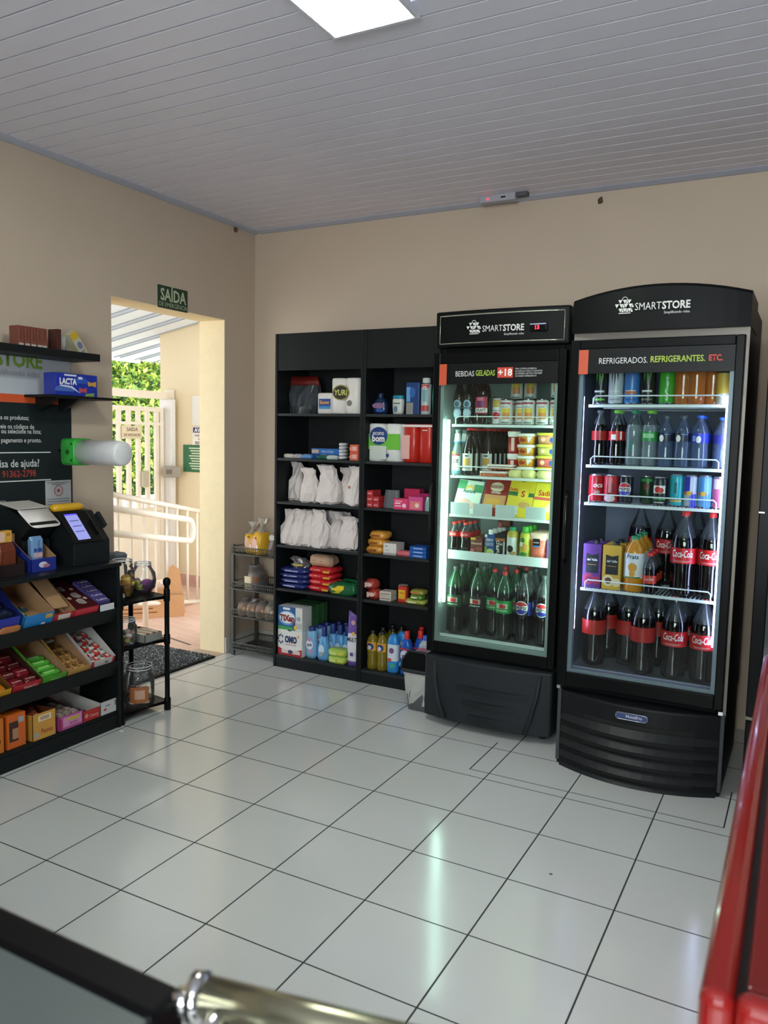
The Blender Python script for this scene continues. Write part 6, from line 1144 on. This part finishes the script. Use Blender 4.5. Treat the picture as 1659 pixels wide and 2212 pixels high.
for cx, cy, r in ((.005, .05, .026), (.018, .105, .026), (-.012, .175, .022)):
    Mt = Matrix.Translation((cx, cy, .0455)) @ Matrix.Rotation(-PI/2, 4, 'X'); m.disc(0, 0, r, 0, 0, M=Mt)
    for k in range(4): m.box(-r*.8+k*.4*r, -r*.62+k*.4*r, -.0004, .0, -r*math.sqrt(1-(.75-k*.4)**2)*.9, r*math.sqrt(1-(.75-k*.4)**2)*.9, 1, M=Mt @ Matrix.Translation((0, -.0006, 0)))
for cx, cy in ((-.03, .09), (.042, .07), (.035, .16), (-.02, .225)): m.disc(0, 0, .010, 0, 2, M=Matrix.Translation((cx, cy, .0456)) @ Matrix.Rotation(-PI/2, 4, 'X'))
m.out('cookie_print', [C('3c2420'), C('d8cfc8'), C('c4b09c')], t)
gtray('snack_display_box', 'dark purple open tray of chocolate bars at the right end of the top sloping shelf', -1.632, .088, .25, .022, .04, C('3a3450'), C('22202c'), z=z1, tilt=T1)
for i in range(5):
    bar('chocolate_bar', ['lowest', 'second', 'third', 'fourth', 'topmost'][i]+' purple chocolate bar with white lettering on the top sloping shelf', -1.630, z1, T1, (.0, .04+.036*i, .022+.004*i), (.076, .036, .018), '5a4f8c', soft=False, group='purple chocolate bars', tx=('Laka', .02, 'd9d6e4'))
B(-.040, .040, -.002, .002, 0, .030).out('price_label', C('c9ccd0'), None); o = bpy.data.objects['price_label']; o.matrix_basis = on_row(-1.632, .408, z1+.004, 0); tag(o, 'blank pale price label below the purple chocolate bars', 'price label')
# row 2
def fillrow(tray, y, n, rows, size, c, nm, lab, grp, z=z2, pr=None, tilt=T1, tx=None, h0=.004, y0=.035, dy=None, soft=True, c2=None, dz=0):
    k = 0
    for j in range(rows):
        for i in range(n):
            pos = ('front', 'second', 'third', 'fourth', 'fifth')[j]+' row, '+(('left', 'right') if n == 2 else ('left', 'middle', 'right', 'far right') if n > 1 else ('only',))[i]
            bar(nm, f'{lab}, {pos} one', y, z, tilt, ((i-(n-1)/2)*(size[0]+.002), y0+j*(dy or size[1]+.003), h0+dz*j), size, (c2 if c2 and (i+j) % 2 else c), pr=pr, group=grp, tx=tx, soft=soft, rot=rr.uniform(-.08, .08) if soft else 0)
gtray('snack_display_box', 'yellow display box at the far left of the lower sloping shelf', -2.20, .13, .26, .034, .07, C('c9921c'), C('6a4a1c'), z=z2, tilt=T1); fillrow(None, -2.20, 1, 3, (.10, .06, .03), 'c47a1c', 'wafer_pack', 'orange wafer pack in the yellow box', 'orange wafers in the yellow box')
gtray('snack_display_box', 'red display box of chocolate bars on the lower sloping shelf', -2.062, .14, .27, .036, .07, C('b0202c'), C('3c2018'), z=z2, tilt=T1, tx=[('TRENTO', .018, C('e4c0b8'), .02, .008, .07)]); fillrow(None, -2.062, 2, 4, (.064, .055, .030), '7c1a24', 'chocolate_bar', 'dark red wrapped chocolate bar in the red display box', 'dark red bars in the red box', tx=('trento', .018, 'd9a8a4'), c2='5a1a1c')
gtray('snack_display_box', 'lime green display box on the lower sloping shelf', -1.922, .125, .27, .034, .085, C('4a9c2c'), card, z=z2, tilt=T1, tx=[('TRENTO', .016, C('9fd080'), .01, .008, .06)]); fillrow(None, -1.922, 1, 4, (.10, .034, .022), '4fa838', 'chocolate_bar', 'lime green wrapped bar in the green display box', 'lime green bars in the green box', pr='8fd070', dz=.002, h0=.010)
gtray('snack_display_box', 'tan display box of gold wafers on the lower sloping shelf', -1.792, .122, .27, .032, .10, C('b98f48'), card, z=z2, tilt=T1); fillrow(None, -1.792, 3, 4, (.033, .048, .020), 'a88048', 'gold_wafer', 'gold wrapped wafer in the tan display box', 'gold wafers in the tan box', pr='6a4a24', h0=.008)
bar('paper_strip', 'pale paper strip lying at the back of the tan display box', -1.792, z2, T1, (.0, .235, .03), (.085, .022, .012), 'b8b0ac', cat='paper')
gtray('snack_display_box', 'white and red display box at the right end of the lower sloping shelf', -1.655, .14, .27, .042, .115, C('c8c2be'), cardw, z=z2, tilt=T1, front=lambda m: (m.add([(-.07, -.0006, 0), (-.045, -.0006, 0), (-.058, -.0006, .042), (-.07, -.0006, .042)], [(0, 1, 2, 3)], 0), m.rect(.055, .07, .0, .042, -.0006, 0), m.rect(.012, .03, .016, .026, -.0006, 1)), mats=[C('b8262c'), C('55585c')], flap=.03)
for j in range(5):
    for i in range(4):
        bar('milk_chocolate_bar', f'red and white milk chocolate bar, {("front", "second", "third", "fourth", "rear")[j]} row, {("leftmost", "second", "third", "rightmost")[i]} in the white box', -1.655, z2, T1, (-.048+.032*i, .030+.044*j, .014+.004*j), (.030, .042, .020), 'c4342c' if (i+j) % 2 else 'cfcac4', pr='d8d4cc' if (i+j) % 2 else '6a6664', group='red and white bars in the white box', rot=rr.uniform(-.15, .15))
# row 3
t = carton('cookie_packet', 'orange carton with dark cookie print at the far left of the bottom row', 'box', (0, 0, 0), .10, .06, .145, C('c06a1c', .3)); t.matrix_basis = on_row(-2.215, .355, z3); P(t, lambda m: (m.disc(0, .05, .035, -.0307, 0, rz=.022), m.rect(-.04, .03, .09, .10, -.0307, 1)), [C('3a1c10'), C('e0a048')], 'print')
t = carton('cookie_packet', 'orange cookie carton with a dark window at the left of the bottom row', 'box', (0, 0, 0), .088, .06, .145, C('c85f1e', .3)); t.matrix_basis = on_row(-2.105, .355, z3); P(t, lambda m: (m.rect(-.035, .008, .03, .115, -.0307, 0), m.rect(-.02, .008, .04, .085, -.0310, 1), m.rect(.008, .034, .105, .13, -.0310, 2)), [C('3a2416'), C('a87a5c'), C('9aa0a8')], 'window_print')
gtray('snack_display_box', 'yellow orange display box with tall front panel in the bottom row', -1.975, .118, .24, .115, .10, C('c99440'), C('6a3a1c'), z=z3, front=lambda m: (m.rect(-.03, .035, .078, .105, -.0006, 0), m.rect(-.02, .025, .084, .099, -.0009, 1), m.rect(-.052, -.03, .012, .035, -.0006, 2)), mats=[C('dccfae'), C('b09a7c'), C('9a9c98')], tx=[('Paçoca', .030, C('b05c38'), .012, .024, .06)])
for i in range(4): bar('wrapped_stick', ['nearest', 'second', 'third', 'farthest'][i]+' brown wrapped stick poking out of the yellow orange box', -1.975, z3, 0, (-.03+.02*i, .06+.04*i, .09), (.022, .09, .022), '7a3420', group='wrapped sticks in the yellow orange box', rot=.5)
gtray('snack_display_box', 'pink and purple display box in the bottom row', -1.832, .128, .25, .062, .075, C('b0508c'), C('4c3a48'), z=z3, front=lambda m: (m.rect(-.045, .055, .012, .055, -.0006, 0), m.disc(.012, .042, .034, -.0009, 1, rz=.008), m.rect(-.064, -.05, .0, .05, -.0008, 2)), mats=[C('cf8cb4'), C('c4b03c'), C('a02c5c')], tx=[('dadinho', .018, C('8f4c84'), .012, .018, .05)])
fillrow(None, -1.832, 3, 4, (.036, .045, .022), '8a7a70', 'silver_candy', 'silver wrapped sweet in the pink display box', 'silver sweets in the pink box', z=z3, tilt=0, h0=.045, pr='b8a89c')
gtray('snack_display_box', 'red display box with torn card back in the bottom row', -1.718, .10, .25, .050, .085, C('b02c28'), cardw, z=z3, tx=[('Cherry', .018, C('e0a89c'), .012, .016, .05)], front=lambda m: (m.disc(-.03, .026, .010, -.0008, 0),), mats=[C('d98a80')]); fillrow(None, -1.718, 1, 3, (.07, .04, .02), '3c1c1c', 'dark_candy', 'dark sweet inside the red display box', 'dark sweets in the red box', z=z3, tilt=0)
gtray('snack_display_box', 'white open carton at the right end of the bottom row', -1.618, .098, .25, .062, .085, C('c4c6c4'), cardw, z=z3, front=lambda m: (m.rect(-.02, .01, .038, .042, -.0006, 0), m.rect(-.03, -.012, .018, .028, -.0006, 1), m.rect(.038, .044, .03, .055, -.0006, 0)), mats=[C('3c4044'), C('c04848')])
# on the top of the gondola
z0 = .80
gtray('snack_display_box', 'blue open box with tall cardboard back on top of the snack shelf', -1.905, .13, .16, .055, .155, C('1c2c84'), card, x=.325, z=z0, front=lambda m: (m.disc(-.005, .028, .022, -.0008, 0, rz=.013), m.disc(.012, .022, .018, -.001, 1, rz=.008)), mats=[C('c4c8d8'), C('b46a84')])
t = thing('wafer_pack', 'blue and white upright wafer pack inside the blue box on the snack shelf', 'snack', (0, 0, 0)); t.matrix_basis = on_row(-1.915, .32, z0+.003) @ Matrix.Translation((0, .04, 0)); MB().loft([(0, .026, .02, 0, 0, 4), (.13, .028, .02, 0, 0, 4), (.145, .026, .006, 0, 0, 4)], 0, 18, jit=.003, rnd=rr, sm=False).out('wrapper', C('6a8fb8', .25), t); P(t, lambda m: (m.rect(-.022, .022, .055, .075, -.021, 0), m.rect(-.02, .02, .08, .095, -.021, 1)), [C('c8a4ac'), C('24408c')], 'print')
gtray('snack_display_box', 'dark brown box of orange snacks at the left end of the snack shelf top', -2.075, .15, .16, .05, .13, C('24181a'), C('3c2818'), x=.325, z=z0)
for i in range(3):
    t = thing('snack_packet', ['front', 'middle', 'rear'][i]+' brown packet standing in the dark box on top of the snack shelf', 'snack', (0, 0, 0), group='brown packets on the snack shelf top'); t.matrix_basis = on_row(-2.07, .32, z0+.003) @ Matrix.Translation((.0, .035+.04*i, 0)); MB().loft([(0, .05, .014, 0, 0, 3), (.10, .052, .016, 0, 0, 3), (.13, .045, .004, 0, 0, 3)], 0, 18, jit=.004, rnd=rr, sm=False).out('wrapper', C('6a3422', .25), t)
t = carton('biscuit_box', 'yellow and peach box leaning above the brown packets', 'box', (0, 0, 0), .09, .03, .05, C('cf9a3c', .35)); t.matrix_basis = on_row(-2.06, .25, z0+.134); P(t, lambda m: (m.rect(-.044, .01, .005, .045, -.0157, 0), m.rect(.018, .036, .028, .04, -.0157, 1)), [C('d8b4a0'), C('a8741c')], 'print')
t = carton('red_card_box', 'small orange red box at the left edge on top of the snack shelf', 'box', (0, 0, 0), .06, .04, .06, C('cc4a2c', .35)); t.matrix_basis = on_row(-2.20, .36, z0)
tag(t, 'small orange red box at the left edge on top of the snack shelf', 'box')
# ===== wall shelves
for i, y in enumerate((-1.845, -1.812, -1.780, -1.748, -1.722)):
    t = thing('wafer_box', ['leftmost', 'second', 'third', 'fourth', 'rightmost'][i]+' reddish brown upright box on the upper wall shelf', 'box', (.10, y, 1.779), PI/2, group='reddish brown boxes on the upper wall shelf'); B(-.0145, .0145, -.03, .03, 0, .092).out('box_body', C('7c4638', .4), t, bev=.001); P(t, lambda m: (m.rect(-.012, .012, .0, .016, -.0306, 0), m.rect(-.002, .002, .03, .085, -.0306, 1)), [C('b8b2a8'), C('5a2c24')], 'printed_front')
t = thing('wafer_box', 'dark brown upright box with bright white side on the upper wall shelf', 'box', (.10, -1.642, 1.779), PI/2); B(-.013, .013, -.03, .03, 0, .10).out('box_body', C('4a2420', .4), t, bev=.001); B(.0132, .0142, -.03, .03, 0, .10).out('white_side', C('d8d2c0'), t)
t = thing('white_cup', 'plain grey white cup beside the dark brown box on the upper wall shelf', 'cup', (.09, -1.60, 1.779)); MB().lathe([(0, 0), (.022, 0), (.026, .075), (.024, .075), (.020, .004), (0, .004)], 0, 20).out('cup_body', C('a9aca8'), t)
t = thing('tilted_card', 'tilted yellow and white printed card leaning at the right end of the upper wall shelf', 'card', (0, 0, 0)); t.matrix_basis = Matrix.Translation((.10, -1.475, 1.779)) @ Matrix.Rotation(PI/2, 4, 'Z') @ Matrix.Rotation(math.radians(-38), 4, 'Y')
B(-.045, .0, -.04, .0, .0, .135).out('box_body', C('b8b294', .45), t, bev=.001); P(t, lambda m: (m.rect(-.044, -.001, .10, .134, -.0406, 0), m.disc(-.022, .065, .014, -.0406, 1, rz=.018), m.rect(-.04, -.012, .03, .036, -.0406, 1)), [C('c4a22c'), C('6a6f98')], 'printed_front')
t = thing('chocolate_box', 'blue chocolate box with white lettering on the lower wall shelf', 'box', (.105, -1.560, 1.574), PI/2)
B(-.122, .122, -.045, .04, 0, .105).out('box_body', C('2436a0', .3), t, bev=.004); y = -.0456
o = P(t, lambda m: (m.disc(-.075, .02, .055, y, 4, rz=.030, a0=0, a1=180), m.disc(.02, .060, .05, y-.0002, 5, rz=.03, a0=0, a1=180), m.rect(-.075, -.005, .092, .100, y-.0004, 0), m.rect(.005, .03, .080, .092, y-.0004, 0), m.add([(-.10, y-.0005, .050), (-.03, y-.0005, .046), (.02, y-.0005, .012), (-.04, y-.0005, .038), (-.10, y-.0005, .044)], [(0, 1, 2, 3, 4)], 0),
    m.add([(.01, y-.0006, .042), (.03, y-.0006, .036), (.055, y-.0006, .042), (.055, y-.0006, .018), (.03, y-.0006, .022), (.01, y-.0006, .016)], [(0, 1, 2, 3, 4, 5)], 1), m.add([(.062, y-.0006, .074), (.085, y-.0006, .068), (.112, y-.0006, .076), (.112, y-.0006, .048), (.085, y-.0006, .054), (.064, y-.0006, .050)], [(0, 1, 2, 3, 4, 5)], 2), m.add([(.05, y-.0006, .014), (.10, y-.0006, .020), (.098, y-.0006, .0), (.04, y-.0006, .0)], [(0, 1, 2, 3)], 3)),
    [C('d0d6e8'), C('b8505c'), C('c99a3c'), C('7fa05c'), C('4a6ab8'), C('2f56b4')], 'printed_front'); text('LACTA', .038, C('e4e8f0'), o, (-.055, y-.0015, .054), fit=.098, bold=.05)
# ===== jars on the tubular rack
def jar(loc, label, R, H, globe=False):
    t = thing('candy_jar', label, 'jar', loc)
    if globe: pr = [(0, .003), (R*.6, .003), (R*.93, H*.18), (R, H*.42), (R*.93, H*.66), (R*.66, H*.84), (R*.62, H*.88), (R*.66, H*.90), (R*.62, H*.93), (R*.62, H)]
    else: pr = [(0, .003), (R*.85, .003), (R, H*.06), (R, H*.72), (R*.86, H*.80), (R*.82, H*.84), (R*.87, H*.87), (R*.82, H*.90), (R*.82, H)]
    MB().lathe(pr, 0, 28).out('jar_body', jarp, t); m = MB()
    for zz in (H, H*.93): m.tube([((R*(.63 if globe else .83))*math.cos(a), (R*(.63 if globe else .83))*math.sin(a), zz) for a in [2*PI*k/24 for k in range(24)]], .0022, 0, 6, True)
    m.out('jar_rim', mat('rim_plastic', 'd8dadc', .15), t); return t
def sweets(loc, R, z_, n, cols, nm, lab, grp, size=.022, top=.04):
    for i in range(n):
        a = rr.uniform(0, 6.28); q = R*.68*math.sqrt(rr.random()); lay = i/n
        t = thing(nm, lab, 'sweet', (loc[0]+q*math.cos(a), loc[1]+q*math.sin(a), z_+.006+top*lay), rr.uniform(0, 3), group=grp); s_ = size
        MB().loft([(0, s_*.5, s_*.3, 0, 0, 3), (s_*.4, s_*.7, s_*.45, 0, 0, 3), (s_*.7, s_*.45, s_*.28, 0, 0, 3)], 0, 10, jit=.002, rnd=rr, sm=False).out('sweet_wrapper', C(rr.choice(cols), .25), t)
zt = .5930; J1 = (.27, -1.405, zt); J2 = (.275, -1.275, zt); J0 = (.16, -1.345, zt)
jar(J1, 'clear straight jar of yellow sweets on top of the tubular rack', .058, .185); sweets(J1, .058, zt, 20, ['e0a82c', 'e8c45c', 'c98a2c'], 'yellow_sweet', 'yellow wrapped sweet in the straight jar on the tubular rack', 'yellow sweets in the straight jar', .036, .075)
jar(J2, 'round globe jar of purple sweets on top of the tubular rack', .067, .155, True); sweets(J2, .066, zt, 14, ['8a3c8c', 'a85ab8', '5a2c58', 'b0b24c'], 'purple_sweet', 'purple wrapped sweet in the globe jar', 'sweets in the globe jar', .038, .045)
jar(J0, 'clear jar with a grey cloth cover at the back of the rack top', .056, .185); MB().loft([(.17, .05, .05, 0, 0, 2), (.195, .058, .05, 0, 0, 3), (.205, .04, .035, .01, 0, 3)], 0, 20, jit=.005, rnd=rr, sm=False).out('cloth_cover', mat('grey_cloth', '6a7078', .7), bpy.data.objects['candy_jar.002'])
zt = .3712; jar((.345, -1.455, zt), 'clear straight jar with pink label on the middle tier of the tubular rack', .05, .13); sweets((.345, -1.455), .05, zt, 8, ['b8606c', 'a8b04c', 'c9c0b0'], 'pink_sweet', 'pink or green sweet in the middle tier jar', 'sweets in the middle tier jar', .026, .05)
gtray('snack_display_box', 'low grey and brown carton of wafers on the middle tier of the tubular rack', -1.335, .115, .16, .038, .042, C('8f928c'), C('7a4420'), x=.405, z=zt)
for i in range(5): bar('wafer_bar', ['leftmost', 'second', 'third', 'fourth', 'rightmost'][i]+' white and brown wafer bar in the low carton on the tubular rack', -1.335, zt, 0, (-.042+.021*i, .075, .016), (.018, .12, .024), '8a4a24' if i % 2 else 'd9d0c4', soft=False, x=.405, group='wafer bars in the low carton')
zt = .0502; J3 = (.335, -1.365, zt); jar(J3, 'big clear jar with orange label on the lowest tier of the tubular rack', .075, .195); sweets(J3, .075, zt, 12, ['7a3c1c', 'a8622c', '4a2818'], 'brown_sweet', 'brown wrapped sweet in the big low jar', 'brown sweets in the big low jar', .032, .07)
m = MB(); m.rect(-.045, .05, .02, .10, 0, 0, .0757); m.rect(-.02, .03, .04, .085, 0, 1, .0762); o = m.out('jar_label', [C('a8683c', .4), C('c9a48c', .4)], bpy.data.objects['candy_jar.004']); o.rotation_euler = (0, 0, .75)
